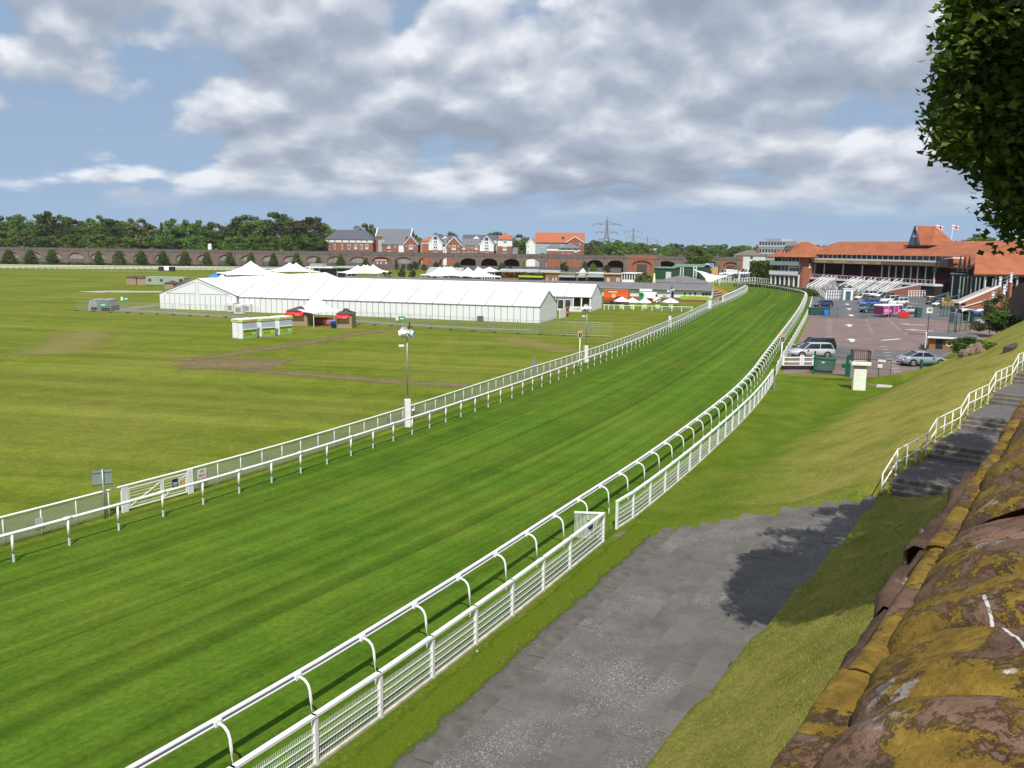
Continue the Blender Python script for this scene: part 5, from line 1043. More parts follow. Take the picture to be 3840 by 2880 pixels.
for i in range(46):
    px = 2185 + i * 15.5 + random.uniform(-6, 6); d = random.uniform(640, 900); hz = 906.5 + px * .0131; tp = random.uniform(902, 925) if px < 2420 else random.uniform(920, 944); tp = min(tp, hz + 6) if px < 2500 else tp
    p = D(px, 1000, d); tree(random.choice('abcdew'), p.x, d, 1, max(6.5, D(px, tp, d).z), random.uniform(15, 24), 'mid-distance tree right of the red-roofed house, %s from the left' % nth(i), 'field_tree', 'mid-distance trees right of the houses')
# far woods merging along the horizon
V_, F_ = [], []; off = 0; rr = np.random.default_rng(5)
for i in range(520):
    C, Nn, _ = crown_pts(1000 + i % 12, 170, 'round', 9); d = rr.uniform(1000, 3600); px = rr.uniform(-300, 4300); x = (px - 1920) / FPX * d; h = rr.uniform(11, 19) + d * .0012; w_ = rr.uniform(22, 46)
    V, F = quads(C * [w_, w_, h] + [x, d, 0], Nn, 3.0, rr); V_.append(V); F_.append(F + off); off += len(V)
tag(inst('distant_wood', np_mesh('distant_wood', np.concatenate(V_), np.concatenate(F_), M_HAZEL)), 'distant woods merging along the horizon', 'wood', kind='stuff')
# ------------------------------------------------------------------ houses beyond the viaduct
M_SLATE = mat('slate_roof', (.135, .145, .165), .7, .15, .8); M_DSLT = mat('dark_slate', (.085, .09, .11), .7, .15, .8); M_TILE = mat('red_tile', (.36, .115, .055), .8, .18, 1.0, .3, 6); M_REND = mat('white_render', (.72, .73, .74), .8, .06, .6); M_BLUEW = mat('pale_blue_cladding', (.30, .38, .42), .8, .08, .6); M_GREYW = mat('grey_cladding', (.36, .40, .43), .8, .08); M_WIN = glassy('window_glass', (.05, .055, .065)); M_MINT = mat('balcony_mint', (.50, .62, .60), .5)
def win(t, f, px, py, w_, h_, off=0.0, balc=False, pane=True):
    a, z = f.at(px, py, off); sc = 0.165; o = MB().box(a - w_ * sc / 2, a + w_ * sc / 2, off - .10, off - .003, z - h_ * sc / 2, z + h_ * sc / 2).build('window', WHITE, t)
    b_ = w_ * sc / 2; c_ = h_ * sc / 2
    for s in (-1, 1): MB().box(a + s * b_ * .46 - b_ * .34, a + s * b_ * .46 + b_ * .34, off - .13, off - .101, z - c_ * .8, z + c_ * .8).build('pane', M_WIN, o)
    if balc: MB().box(a - b_ * 1.05, a + b_ * 1.05, off - .35, off - .28, z - c_ * 1.1, z - c_ * .1).build('balcony_panel', M_MINT, o)
HF = Fac(D(1150, 1000, 530), D(2300, 1000, 512))
def hz_(px, py, off=0.0): return HF.at(px, py, off)
def house(name, label, x0, x1, eave, wallm, base=1.0): return None
def hthing(label, px, name='house'): a = hz_(px, 930)[0]; return thing(name, label, 'house', HF.w(0, 0), HF.rz, 'houses beyond the viaduct')
# brick block with dark slate hipped roof
t = hthing('three-storey brick block with a dark slate hipped roof and a white band under the eaves', 1219)
x0, x1 = hz_(1219.6, 900)[0], hz_(1397.5, 900)[0]; ze = hz_(1300, 897.4)[1]; zr = hz_(1300, 862, 6)[1]; zw = hz_(1300, 909)[1]
MB().box(x0, x1, 0, 12, 0, zw).build('wall', M_RBRK, t); MB().box(x0 - .03, x1 + .03, -.03, 12.03, zw, ze).build('white_band', M_REND, t); MB().hip(x0, x1, 0, 12, ze, zr, ov=.5).build('roof', M_DSLT, t)
for px in (1233, 1256, 1283, 1309, 1334, 1355.6, 1376): win(t, HF, px, 926, 7 if px < 1300 else 11, 17, 0, px in (1334, 1376)); win(t, HF, px, 903.5, 6, 8)
# tall slate house with a projecting wing
t = hthing('slate-roofed house with white bargeboards and a brick gabled wing', 1404)
x0, x1 = hz_(1401, 900)[0], hz_(1534, 900)[0]; zr = hz_(1470, 860, 10)[1]; ze = hz_(1470, 887, 5)[1]; MB().box(x0, x1, 5, 15, 0, ze).build('wall', M_RBRK, t); MB().gable(x0, x1, 5, 15, ze, zr, .3, .2).build('roof', M_SLATE, t)
for a in (x0, x1): MB().prism([(a - .02, 5, ze), (a - .02, 15, ze), (a - .02, 10, zr)], (.04, 0, 0)).build('gable_wall', M_RBRK, t); MB().bar((a, 4.6, ze - .1), (a, 10, zr + .5), .5, .5).build('bargeboard', WHITE, t)
x0, x1 = hz_(1432, 920)[0], hz_(1517, 920)[0]; ze = hz_(1470, 914.8)[1]; zr = hz_(1470, 889, 3)[1]; MB().box(x0, x1, 0, 5, 0, ze).build('wing_wall', M_RBRK, t); MB().gable(x0, x1, 0, 6, ze, zr, .3, .2).build('wing_roof', M_SLATE, t)
g0, g1 = hz_(1516, 916)[0], hz_(1567, 916)[0]; za = hz_(1541.7, 888)[1]; ze2 = hz_(1541, 916)[1]
gb = MB().prism([(g0, -.6, 0), (g1, -.6, 0), (g1, -.6, ze2), ((g0 + g1) / 2, -.6, za), (g0, -.6, ze2)], (0, 6, 0)).build('gable_block', M_RBRK, t); gm = (g0 + g1) / 2
MB().bar((g0 - .4, -.8, ze2 - .3), (gm, -.8, za + .35), .4, .35).build('bargeboard', WHITE, t); MB().bar((g1 + .4, -.8, ze2 - .3), (gm, -.8, za + .35), .4, .35).build('bargeboard', WHITE, t); MB().prism([(g0 - .5, -.75, ze2 - .4), (gm, -.75, za + .3), (g1 + .5, -.75, ze2 - .4), (g1 + .5, -.75, ze2), (gm, -.75, za + .75), (g0 - .5, -.75, ze2)], (0, 7, 0)).build('gable_roof', M_SLATE, t)
a0 = hz_(1495, 930)[0]; a1 = hz_(1514, 930)[0]; MB().box(a0, a1, -.04, -.003, 0, ze - .1).build('white_bay', M_REND, t); MB().box(hz_(1418, 930)[0], hz_(1441, 930)[0], .5, 4.9, 0, hz_(1430, 900)[1]).build('grey_bay', M_GREYW, t)
for px, py, w_, h_, b in ((1459, 925, 11, 15, 1), (1482, 924, 8, 8, 0), (1459, 943, 11, 6, 0)): win(t, HF, px, py, w_, h_, 0, b)
for px, py, w_, h_, b in ((1541, 927, 15, 17, 1), (1524, 923, 5, 6, 0), (1558, 923, 5, 6, 0)): win(t, HF, px, py, w_, h_, -.6, b)
# terrace of gabled houses
def gable_front(label, x0p, x1p, apex, eavey, up, low, split=None, wins=(), roofm=None):
    t = hthing(label, x0p); a0, a1 = hz_(x0p, eavey)[0], hz_(x1p, eavey)[0]; ze = hz_(x0p, eavey)[1]; am, za = hz_(*apex); am = (a0 + a1) / 2; zs = hz_(x0p, split)[1] if split else 0
    if split: MB().box(a0, a1, 0, 11, 0, zs).build('lower_wall', low, t)
    MB().prism([(a0, 0, zs), (a1, 0, zs), (a1, 0, ze), (am, 0, za), (a0, 0, ze)], (0, 11, 0)).build('wall', up, t)
    for s, a in ((-1, a0), (1, a1)): MB().bar((a + s * .45, -.2, ze - .4), (am, -.2, za + .3), .35, .4).build('bargeboard', WHITE, t)
    MB().prism([(a0 - .55, -.15, ze - .5), (am, -.15, za + .28), (a1 + .55, -.15, ze - .5), (a1 + .55, -.15, ze - .15), (am, -.15, za + .7), (a0 - .55, -.15, ze - .15)], (0, 11.4, 0)).build('roof', roofm or M_SLATE, t)
    for w_ in wins: win(t, HF, *w_)
    return t
cxm = lambda a, b: (a + b) / 2
for x0p, x1p, ap, lab, c in ((1607, 1659, (1633, 883), 'left white gabled house with glazed peak and mint balconies', 1633), (1799, 1852, (1825.5, 887), 'right white gabled house with glazed peak and mint balconies', 1825)):
    t = gable_front(lab, x0p, x1p, ap, ap[1] + 29, M_REND, M_RBRK, ap[1] + 55, ((c, ap[1] + 26, 13, 15, 0, True), (c, ap[1] + 47, 16, 13, 0, True), (c, ap[1] + 62, 13, 6, 0)))
    a, z = hz_(c, ap[1] + 10); MB().prism([(a - 1.0, -.06, z - .9), (a + 1.0, -.06, z - .9), (a + 1.0, -.06, z + .2), (a, -.06, z + 1.3), (a - 1.0, -.06, z + .2)], (0, .05, 0)).build('peak_window', M_WIN, t)
gable_front('brick gabled house between the two white gables', 1675, 1730, (1702, 890), 919, M_RBRK, M_RBRK, None, ((1702, 929, 15, 17, 0, True), (1685, 924, 6, 7, 0), (1719, 924, 6, 7, 0), (1702, 948, 16, 6, 0), (1719, 946, 6, 7, 0)))
t = hthing('slate-roofed brick terrace wing between the brick gable and the right white gable', 1731)
x0, x1 = hz_(1732, 920)[0], hz_(1797, 920)[0]; ze = hz_(1760, 920)[1]; zr = hz_(1760, 896, 4)[1]; MB().box(x0, x1, .6, 9, 0, ze).build('wall', M_RBRK, t); MB().gable(x0, x1, .6, 9, ze, zr, .25, .2).build('roof', M_SLATE, t)
for px, w_, b in ((1739, 12, 1), (1756, 8, 0), (1770, 8, 0), (1786, 11, 1)): win(t, HF, px, 930 if b else 929, w_, 13 if b else 7, .6, b); win(t, HF, px, 947, w_ * .8, 6, .6)
t = hthing('low slate link between the left white gable and the brick gable', 1660); x0, x1 = hz_(1660, 920)[0], hz_(1674, 920)[0]; MB().box(x0, x1, 1, 9, 0, hz_(1667, 925)[1]).build('wall', M_REND, t); MB().gable(x0, x1, 1, 9, hz_(1667, 918)[1], hz_(1667, 893)[1], .1, .2).build('roof', M_SLATE, t); win(t, HF, 1667, 938, 5, 8, 1)
t = hthing('red hipped roof on a pale house at the left end of the gabled terrace', 1573); x0, x1 = hz_(1574, 920)[0], hz_(1606, 920)[0]; zw = hz_(1590, 905, 3)[1]; MB().box(x0, x1, 3, 11, 0, zw).build('wall', M_GREYW, t); MB().hip(x0, x1 + 5, 3, 11, zw, hz_(1600, 888, 7)[1], ov=.4).build('roof', M_TILE, t); MB().box(hz_(1580, 930)[0], hz_(1605, 930)[0], 1.2, 2.95, 0, hz_(1590, 915)[1]).build('porch', M_TILE, t); win(t, HF, 1592, 910, 8, 5, 3)
t = hthing('square tower house with a red pyramid roof, white upper storey and brick base', 1866); x0, x1 = hz_(1867, 920)[0], hz_(1920, 920)[0]; zs, ze = hz_(1890, 923.5)[1], hz_(1890, 898)[1]; MB().box(x0, x1, -.5, 8, 0, zs).build('lower_wall', M_RBRK, t); MB().box(x0, x1, -.5, 8, zs, ze).build('upper_wall', M_REND, t); MB().hip(x0, x1, -.5, 8, ze, hz_(1892, 870.5, 4)[1], r=(x1 - x0) / 2 + .5, ov=.6).build('roof', M_TILE, t); win(t, HF, 1894, 908, 13, 8, -.5); win(t, HF, 1893, 932, 14, 15, -.5, True); win(t, HF, 1893, 949, 14, 5, -.5)
t = hthing('small grey annexe right of the tower house', 1922); x0, x1 = hz_(1922, 930)[0], hz_(1941, 930)[0]; MB().box(x0, x1, 0, 4, 0, hz_(1930, 945)[1]).build('wall', M_GREYW, t); MB().hip(x0, x1, 0, 4, hz_(1930, 945)[1], hz_(1930, 928)[1], r=.2, ov=.2).build('roof', M_SLATE, t); win(t, HF, 1932, 950, 8, 6, 0)
for x0p, x1p, e, r, lab in ((1735, 1862, 897, 881, 'long dark slate roof behind the gabled terrace'), (1648, 1700, 898, 884, 'dark slate roof behind the left white gable')):
    t = hthing(lab, x0p); x0, x1 = hz_(x0p, 900, 14)[0], hz_(x1p, 900, 14)[0]; ze = hz_(x0p, e, 14)[1]; MB().box(x0, x1, 14, 22, 0, ze).build('wall', M_REND, t); MB().gable(x0, x1, 14, 22, ze, hz_(x0p, r, 18)[1], .3, .2).build('roof', M_DSLT, t); am = x0 + (x1 - x0) * .4; MB().prism([(am - 2.4, 13.6, ze + .2), (am + 2.4, 13.6, ze + .2), (am, 13.6, ze + 2)], (0, 2, 0)).build('dormer_gable', M_REND, t)
# white gabled house and the red-roofed one
t = gable_front('narrow white gabled house left of the big red roof', 1974, 2008, (1977, 895), 915, M_REND, M_REND, None, ((1980, 925, 4, 8, 0), (1980, 944, 4, 8, 0)))
t = hthing('large red-tiled house with pale blue walls and a brick gable', 2007); x0, x1 = hz_(2008, 900)[0], hz_(2188, 900)[0]; ze, zr = hz_(2100, 908)[1], hz_(2100, 874, 6)[1]; MB().box(x0, x1, 0, 12, 0, ze).build('wall', M_BLUEW, t); MB().gable(x0, x1, 0, 12, ze, zr, .5, .25).build('roof', M_TILE, t); MB().box(hz_(2107, 890)[0], hz_(2116, 890)[0], 1.6, 3.4, hz_(2110, 897, 2)[1], hz_(2110, 888, 3)[1]).build('rooflight', M_WIN, t)
g0, g1 = hz_(2124, 907)[0], hz_(2190, 907)[0]; za = hz_(2157, 890)[1]; gm = (g0 + g1) / 2; MB().prism([(g0 + 1, -1.2, 0), (g1, -1.2, 0), (g1, -1.2, ze), (gm, -1.2, za), (g0 + 1, -1.2, ze)], (0, 8, 0)).build('brick_gable', M_RBRK, t)
for s, a in ((-1, g0), (1, g1)): MB().bar((a + s * .3, -1.4, ze - .2), (gm, -1.4, za + .3), .4, .4).build('bargeboard', WHITE, t)
MB().prism([(g0 - .3, -1.35, ze - .3), (gm, -1.35, za + .28), (g1 + .4, -1.35, ze - .3), (g1 + .4, -1.35, ze + .1), (gm, -1.35, za + .7), (g0 - .3, -1.35, ze + .1)], (0, 7, 0)).build('gable_roof', M_TILE, t)
for px, py, w_, h_ in ((2031, 913, 8, 8), (2031, 933, 8, 9), (2175, 916, 6, 8)): win(t, HF, px, py, w_, h_, -1.2 if px > 2100 else 0)
t = hthing('low brick house with grey hipped roofs in front of the red roof', 2052); x0, x1 = hz_(2054, 930)[0], hz_(2178, 930)[0]; zs, ze = hz_(2100, 941, -5)[1], hz_(2100, 930, -5)[1]; MB().box(x0, x1, -5, -1.5, 0, zs).build('wall', M_RBRK, t); MB().box(x0 - .03, x1 + .03, -5.03, -1.5, zs, ze).build('white_band', M_REND, t); MB().hip(hz_(2098, 930)[0], x1, -5.6, -1.6, ze, hz_(2130, 912, -4)[1], r=6, ov=.3).build('roof', M_SLATE, t); MB().hip(x0, hz_(2106, 930)[0], -5.2, -1.6, ze, hz_(2080, 914, -4)[1], r=2, ov=.2).build('left_roof', M_SLATE, t)
for px, py, w_, h_, b in ((2112, 934, 6, 6, 0), (2133, 934, 6, 6, 0), (2159, 939, 10, 14, 1), (2112, 954, 8, 6, 0), (2133, 954, 7, 6, 0)): win(t, HF, px, py, w_, h_, -5.0, b)
# ------------------------------------------------------------------ pylons
M_PYL = mat('pylon_steel', (.22, .23, .25), .6, .15)
def pylon(px, top, d, H, label, arms=3):
    p = D(px, 950, d); zt = D(px, top, d).z; t = thing('electricity_pylon', label, 'pylon', (p.x, p.y, zt - H), .15, 'lattice electricity pylons'); th = H * .0058 * (1 if d < 1200 else .75)
    def hw(z): f = z / H; return H * (.115 * (1 - f / .62) + .022) if f < .62 else H * (.022 - .012 * (f - .62) / .38)
    for sx in (-1, 1):
        for sy in (-1, 1): MB().tube([(sx * hw(z), sy * hw(z), z) for z in (0, H * .3, H * .62, H * .93)], th * 1.25, 5).build('leg', M_PYL, t)
    zs = [0]
    while zs[-1] < H * .9: zs.append(zs[-1] + max(H * .045, hw(zs[-1]) * 1.5))
    mb = MB()
    for a, b in zip(zs, zs[1:]):
        for s in range(4):
            c = [(-1, -1), (1, -1), (1, 1), (-1, 1)]; p0, p1 = c[s], c[(s + 1) % 4]
            mb.tube([(p0[0] * hw(a), p0[1] * hw(a), a), (p1[0] * hw(b), p1[1] * hw(b), b)], th * .6, 4); mb.tube([(p1[0] * hw(a), p1[1] * hw(a), a), (p0[0] * hw(b), p0[1] * hw(b), b)], th * .6, 4)
    mb.build('lattice', M_PYL, t); MB().tube([(0, 0, H * .9), (0, 0, H)], th * 1.2, 5).build('peak', M_PYL, t)
    for zf, w_ in ((.82, .33), (.63, .25), (.45, .22))[:arms]:
        for s in (-1, 1):
            z = H * zf; ar = MB().tube([(s * hw(z), 0, z), (s * H * w_, 0, z)], th, 4).tube([(s * hw(z), 0, z + H * .045), (s * H * w_, 0, z)], th, 4)
            ar = ar.build('cross_arm', M_PYL, t); MB().tube([(s * H * w_, 0, z), (s * H * w_ * 1.02, 0, z - H * .055)], th * 1.2, 5).tube([(s * H * w_ * .5, 0, z), (s * H * w_ * .5, 0, z - H * .02)], th * 1.8, 5).build('insulator', DARK, ar)
pylon(2273.5, 812, 960, 46, 'nearest and tallest lattice electricity pylon right of the red roof'); pylon(2373, 850, 1500, 48, 'second, fainter electricity pylon'); pylon(2426, 883, 2300, 50, 'third, small faint electricity pylon'); pylon(2464, 893, 2700, 50, 'rightmost, smallest electricity pylon on the horizon')
M_PURP = mat('sign_purple', (.22, .04, .30), .5); p = D(2443, 950, 760); t = thing('retail_sign', 'white retail building with a purple band lettered PC World among far trees', 'building', (p.x, p.y, 0)); z0, z1 = D(2443, 952, 760).z, D(2443, 932, 760).z
MB().box(-4.2, 4.2, 0, 6, 0, z1).build('wall', M_REND, t); MB().box(-4.4, 4.4, -.2, -.003, z0 + 1.4, z1 - .9).build('purple_band', M_PURP, t); text('PC World', 1.5, WHITE, t, (0, -.24, (z0 + z1) / 2 + .2), depth=.02)
p = D(786, 930, 474); t = thing('trackside_hut', 'small white round-topped hut standing on the viaduct against the trees', 'hut', (p.x, p.y, 0)); z1 = D(786, 913, 474).z
MB().prism([(-.9, 0, 5), (.9, 0, 5), (.9, 0, z1 - .8), (.6, 0, z1 - .2), (0, 0, z1), (-.6, 0, z1 - .2), (-.9, 0, z1 - .8)], (0, 1.4, 0)).build('hut', WHITE, t); MB().box(-.3, .3, -.03, -.003, z1 - 1.4, z1 - .7).build('opening', M_WSIGN, t)
# ------------------------------------------------------------------ far side of the course: two white rails
for i, (pts, lab) in enumerate((([(-250, 1007), (0, 1009.3), (500, 1013), (960, 1016.5), (1300, 1020)], 'near one of the two white rails along the far side of the course'), ([(-250, 1001), (0, 1003.5), (500, 1007.5), (960, 1011), (1300, 1014)], 'farther of the two white rails along the far side of the course'))):
    P = [G(*p) for p in pts]; t = thing('far_running_rail', lab, 'rail', P[0], 0, 'white rails on the far side'); o0 = P[0]; MB().tube([p - o0 + Vector((0, 0, 1.15)) for p in P], .13, 5).build('rail', PVC, t)
    pm = MB().tube([(0, 0, 0), (0, 0, 1.1)], .06, 5).mesh('post', PVC)
    for p in resample(P, 2.5)[:130]: inst('post', pm, t, p - o0)
    if i == 0: MB().tube([p - o0 + Vector((0, 0, .62)) for p in P], .08, 5).build('lower_rail', PVC, t)
# ------------------------------------------------------------------ racecourse buildings in the middle distance
M_CSLT = mat('course_slate', (.150, .148, .152), .7, .15, .6); M_MWALL = mat('course_wall', (.66, .67, .66), .8, .08, .8); M_PLIN = mat('brick_plinth', (.20, .105, .075), .9, .2, 2); M_HBRK = brick_mat('hall_brick', (.225, .110, .075), (.30, .155, .110), .8, .2); M_AWNG = mat('awning_grey', (.38, .43, .44), .6, .06)
LF = Fac(D(1267, 1100, 216), D(2672, 1100, 193)); t = thing('long_pavilion', 'long low building with a grey pitched roof and white walls behind the entrance marquee', 'building', LF.o, LF.rz); L = LF.L; ze = LF.at(2490, 1082)[1]; zr = LF.at(2450, 1062, 6)[1]
MB().box(0, L, 0, 11, .9, ze).build('wall', M_MWALL, t); MB().box(-.03, L + .03, -.04, 11, 0, .9).build('plinth', M_PLIN, t)
n = 30
for i in range(n): MB().prism([(L * i / n + .02, -.7, ze - .15), (L * i / n + .02, 5.5, zr), (L * i / n + .02, 5.5, zr + .12), (L * i / n + .02, -.7, ze - .03)], (L / n - .04, 0, 0)).build('roof_sheet', M_CSLT, t)
MB().prism([(0, 11.6, ze - .15), (0, 5.5, zr), (0, 5.5, zr + .1), (0, 11.6, ze - .03)], (L, 0, 0)).build('rear_roof', M_CSLT, t); MB().box(0, L, -.75, -.66, ze - .22, ze - .02).build('gutter', M_ALU, t); MB().box(.1, L - .1, .06, 10.9, ze, ze + .05).build('ceiling', M_GAP, t)
for s in (0, L): MB().prism([(s, 0, ze), (s, 11, ze), (s, 5.5, zr)], (.05 if s == 0 else -.05, 0, 0)).build('gable', M_MWALL, t)
def fbox(name, f, t, x0, x1, y0, y1, m, th=.08, off=0.0, lift=.0):
    a0, z1 = f.at(x0, y0, off); a1, z0 = f.at(x1, y1, off); return MB().box(a0, a1, off - th, off - .003 - lift, max(0, z0), z1).build(name, m, t)
for x0, x1 in ((2562.6, 2573), (2583, 2592.5), (2602, 2612)): o = fbox('window', LF, t, x0, x1, 1094, 1108, WHITE, .06); a0, z1 = LF.at(x0 + 1.5, 1096); a1, z0 = LF.at(x1 - 1.5, 1106.5); MB().box(a0, a1, -.08, -.061, z0, z1).build('pane', M_WIN, o)
fbox('door', LF, t, 2517, 2526, 1095, 1121, DARK); o = fbox('lime_banner', LF, t, 2552.5, 2660, 1109, 1126, M_LIME, .12); a, z = LF.at(2608, 1117); text('chester', 1.1, M_TRED, t, (a, -.13, z)); a, z = LF.at(2642, 1117); text('race', .8, M_TRED, t, (a, -.13, z))
fbox('grey_band', LF, t, 2355, 2640, 1083, 1092, mat('slate_band', (.22, .22, .25), .7), .05); o = fbox('roof_sign', LF, t, 2400, 2447, 1083, 1092, WHITE, .9); fbox('shutter', LF, t, 2487, 2497, 1106, 1118, M_ALU, .06)
for x0 in (2633, 2645, 2657): fbox('glazing', LF, t, x0, x0 + 9, 1098, 1108, M_WIN, .06)
# hexagonal grey roof beyond its right end
p = D(2556, 1080, 207); t = thing('viewing_pavilion', 'grey pyramid-roofed pavilion with white railing right of the long building', 'building', (p.x, p.y, 0), LF.rz); za = D(2556, 1034, 207).z; ze2 = D(2556, 1058, 207).z; w_ = 5.8
MB().box(-w_, w_, -4, 4, 0, ze2 + .05).build('wall', M_MWALL, t); MB().hip(-w_, w_, -4, 4, ze2, za, r=w_ * .98, ov=.7).build('roof', M_CSLT, t)
for z in (ze2 - .6, ze2 - 1.2): MB().box(-w_ - .3, w_ + .3, -5.3, -5.2, z, z + .1).build('rail', WHITE, t)
for k in range(7): MB().box(-w_ + k * 2 * w_ / 6 - .04, -w_ + k * 2 * w_ / 6 + .04, -5.3, -5.2, 0, ze2 - .5).build('rail_post', WHITE, t)
# mural trailer, food van, umbrellas
M_ORG = bpy.data.materials.new('sunset_mural'); M_ORG.use_nodes = True; tt_ = M_ORG.node_tree; pb = tt_.nodes['Principled BSDF']; tcn = N(tt_, 'ShaderNodeTexCoord'); sp_ = N(tt_, 'ShaderNodeSeparateXYZ'); LK(tt_, tcn.outputs['Generated'], sp_.inputs[0]); nn = N(tt_, 'ShaderNodeTexNoise', Scale=4.0, Detail=4.0); LK(tt_, tcn.outputs['Generated'], nn.inputs[0])
LK(tt_, RAMP(tt_, MATH(tt_, 'ADD', sp_.outputs[2], MATH(tt_, 'MULTIPLY', MATH(tt_, 'SUBTRACT', nn.outputs[0], .5), .3)), [(0.0, (.10, .03, .05)), (.3, (.40, .06, .02)), (.5, (.70, .13, .015)), (1, (.52, .09, .012))]), pb.inputs['Base Color'])
f = Fac(G(2262, 1140), G(2354, 1143)); h = f.at(2262, 1088)[1]; t = thing('mural_trailer', 'orange trailer painted with a sunset mural, beside the entrance marquee', 'trailer', f.o, f.rz); L = f.L
MB().box(0, L, 0, 2.4, .35, h).build('body', M_ORG, t); MB().lathe([(.45, -.02), (.45, 0)], 16).build('sun_disc', mat('mural_sun', (.85, .50, .08), .5), t).matrix_local = Matrix.Translation((L * .42, -.006, h * .62)) @ Matrix.Rotation(math.pi / 2, 4, 'X')
o = MB().lathe([(1.4, -.02), (1.4, 0)], 20, sy=.55).build('dark_oval', mat('mural_purple', (.10, .02, .06), .5), t); o.matrix_local = Matrix.Translation((L * .68, -.008, h * .33)) @ Matrix.Rotation(math.pi / 2, 4, 'X'); MB().box(L * .2, L * .55, -.02, -.004, h * .86, h * .93).build('lettering_strip', M_WSIGN, t); MB().box(-.04, L + .04, -.04, 2.44, h, h + .1).build('roof', M_TRED, t)
for a in (L * .35, L * .6): MB().tube([(a, -.02, .38), (a, .25, .38)], .38, 12).build('wheel', DARK, t)
f = Fac(G(2395, 1136), G(2477, 1138)); h = f.at(2420, 1096)[1]; t = thing('food_van', 'white vintage food van with green ends and a red skirt panel', 'van', f.o, f.rz); L = f.L; M_GRN = mat('van_green', (.02, .26, .12), .4)
MB().prism([(0, 0, .45), (L * .72, 0, .45), (L * .72, 0, h), (L * .02, 0, h), (0, 0, h * .6)], (0, 2.0, 0)).build('body', M_KWH, t); MB().prism([(L * .72, .1, .45), (L * .98, .1, .45), (L * .99, .1, h * .45), (L * .86, .1, h * .56), (L * .80, .1, h * .97), (L * .72, .1, h * .99)], (0, 1.8, 0)).build('cab', M_KWH, t)
MB().prism([(0.01, -.01, .46), (L * .17, -.01, .46), (L * .25, -.01, h * .75), (L * .17, -.01, h * .97), (.02, -.01, h * .97)], (0, .008, 0)).build('green_corner', M_GRN, t); MB().box(L * .07, L * .15, -.03, -.012, h * .6, h * .9).build('rear_window', M_WIN, t); MB().prism([(L * .86, .09, h * .44), (L * .99, .09, h * .40), (L * .97, .09, h * .25), (L * .88, .09, h * .28)], (0, .008, 0)).build('green_nose', M_GRN, t)
MB().box(L * .42, L * .66, -.03, -.003, .25, h * .44).build('red_skirt', M_AWN, t); MB().box(L * .36, L * .60, -.5, -.003, h * .48, h * .52).build('counter', WHITE, t); MB().box(L * .76, L * .85, .06, .097, h * .62, h * .84).build('cab_window', M_WIN, t)
for a in (L * .27, L * .82): o = MB().tube([(a, -.06, .38), (a, .2, .38)], .38, 14).build('wheel', DARK, t); MB().tube([(a, -.08, .38), (a, -.061, .38)], .22, 12).build('hub', PVC, o)
def brolly(px, py, tp, wd, lab, m_, closed=False):
    g = G(px, py); h = D(px, tp, g.y).z; t = thing('parasol', lab, 'parasol', g, 0, 'parasols')
    MB().tube([(0, 0, 0), (0, 0, h)], .05, 6).build('pole', GALV, t)
    if closed: MB().lathe([(.35, .9), (.55, 1.0), (.45, h * .5), (.12, h)], 9).build('canopy', m_, t, True)
    else: MB().lathe([(wd, h - .95), (wd, h - .85), (wd * .55, h - .42), (.05, h)], 8).build('canopy', m_, t)
M_CRM = mat('cream_canvas', (.66, .60, .46), .7, .06)
brolly(2331, 1146, 1113, 1.7, 'white parasol in front of the orange mural trailer', M_CANV); brolly(2371, 1146, 1116, 1.5, 'white parasol just left of the food van', M_CANV); brolly(2418, 1147, 1118, 1.4, 'white parasol overlapping the food van', M_CANV); brolly(2514, 1146, 1117, 1.8, 'white parasol right of the food van', M_CANV)
brolly(2451, 1110, 1024, .5, 'tall closed cream parasol behind the long grey roof', M_CRM, True); brolly(1163, 1052, 997, .5, 'closed cream parasol beside the flat-roofed bar', M_CRM, True); brolly(1724, 1056, 1008, .5, 'closed cream parasol beside the clustered tents', M_CRM, True)
# white post-and-rail fence on the lawn
f = Fac(G(2262, 1161), G(2600, 1170)); t = thing('lawn_rail', 'white post and rail fence across the lawn in front of the food van', 'fence', f.o, f.rz); zt = f.at(2266, 1142)[1]; MB().box(0, f.L, -.05, .05, zt - .10, zt).build('rail', PVC, t)
for px in (2266, 2282, 2302.5, 2338.7, 2375.5, 2408, 2445, 2482, 2519.5, 2556, 2593): a = f.at(px, 1160)[0]; MB().box(a - .05, a + .05, -.04, .04, 0, zt - .10).build('post', PVC, t)
for k in range(2): MB().box(0, f.L, -.02, .02, .25 + .3 * k, .29 + .3 * k).build('wire', GALV, t)
M_LBD = mat('lime_board', (.30, .42, .16), .6, .1)
for i, px in enumerate((2330, 2370, 2417, 2465, 2515)): g = G(px, 1157); t = thing('lime_board', '%s lime green board standing behind the lawn rail, from the left' % ords[i], 'board', g, .1, 'lime boards on the lawn'); MB().prism([(-.45, -.3, 0), (.45, -.3, 0), (.45, 0, .8), (-.45, 0, .8)], (0, .05, 0)).build('face', M_LBD, t); MB().prism([(-.45, .35, 0), (.45, .35, 0), (.45, .06, .8), (-.45, .06, .8)], (0, .05, 0)).build('back', M_LBD, t)
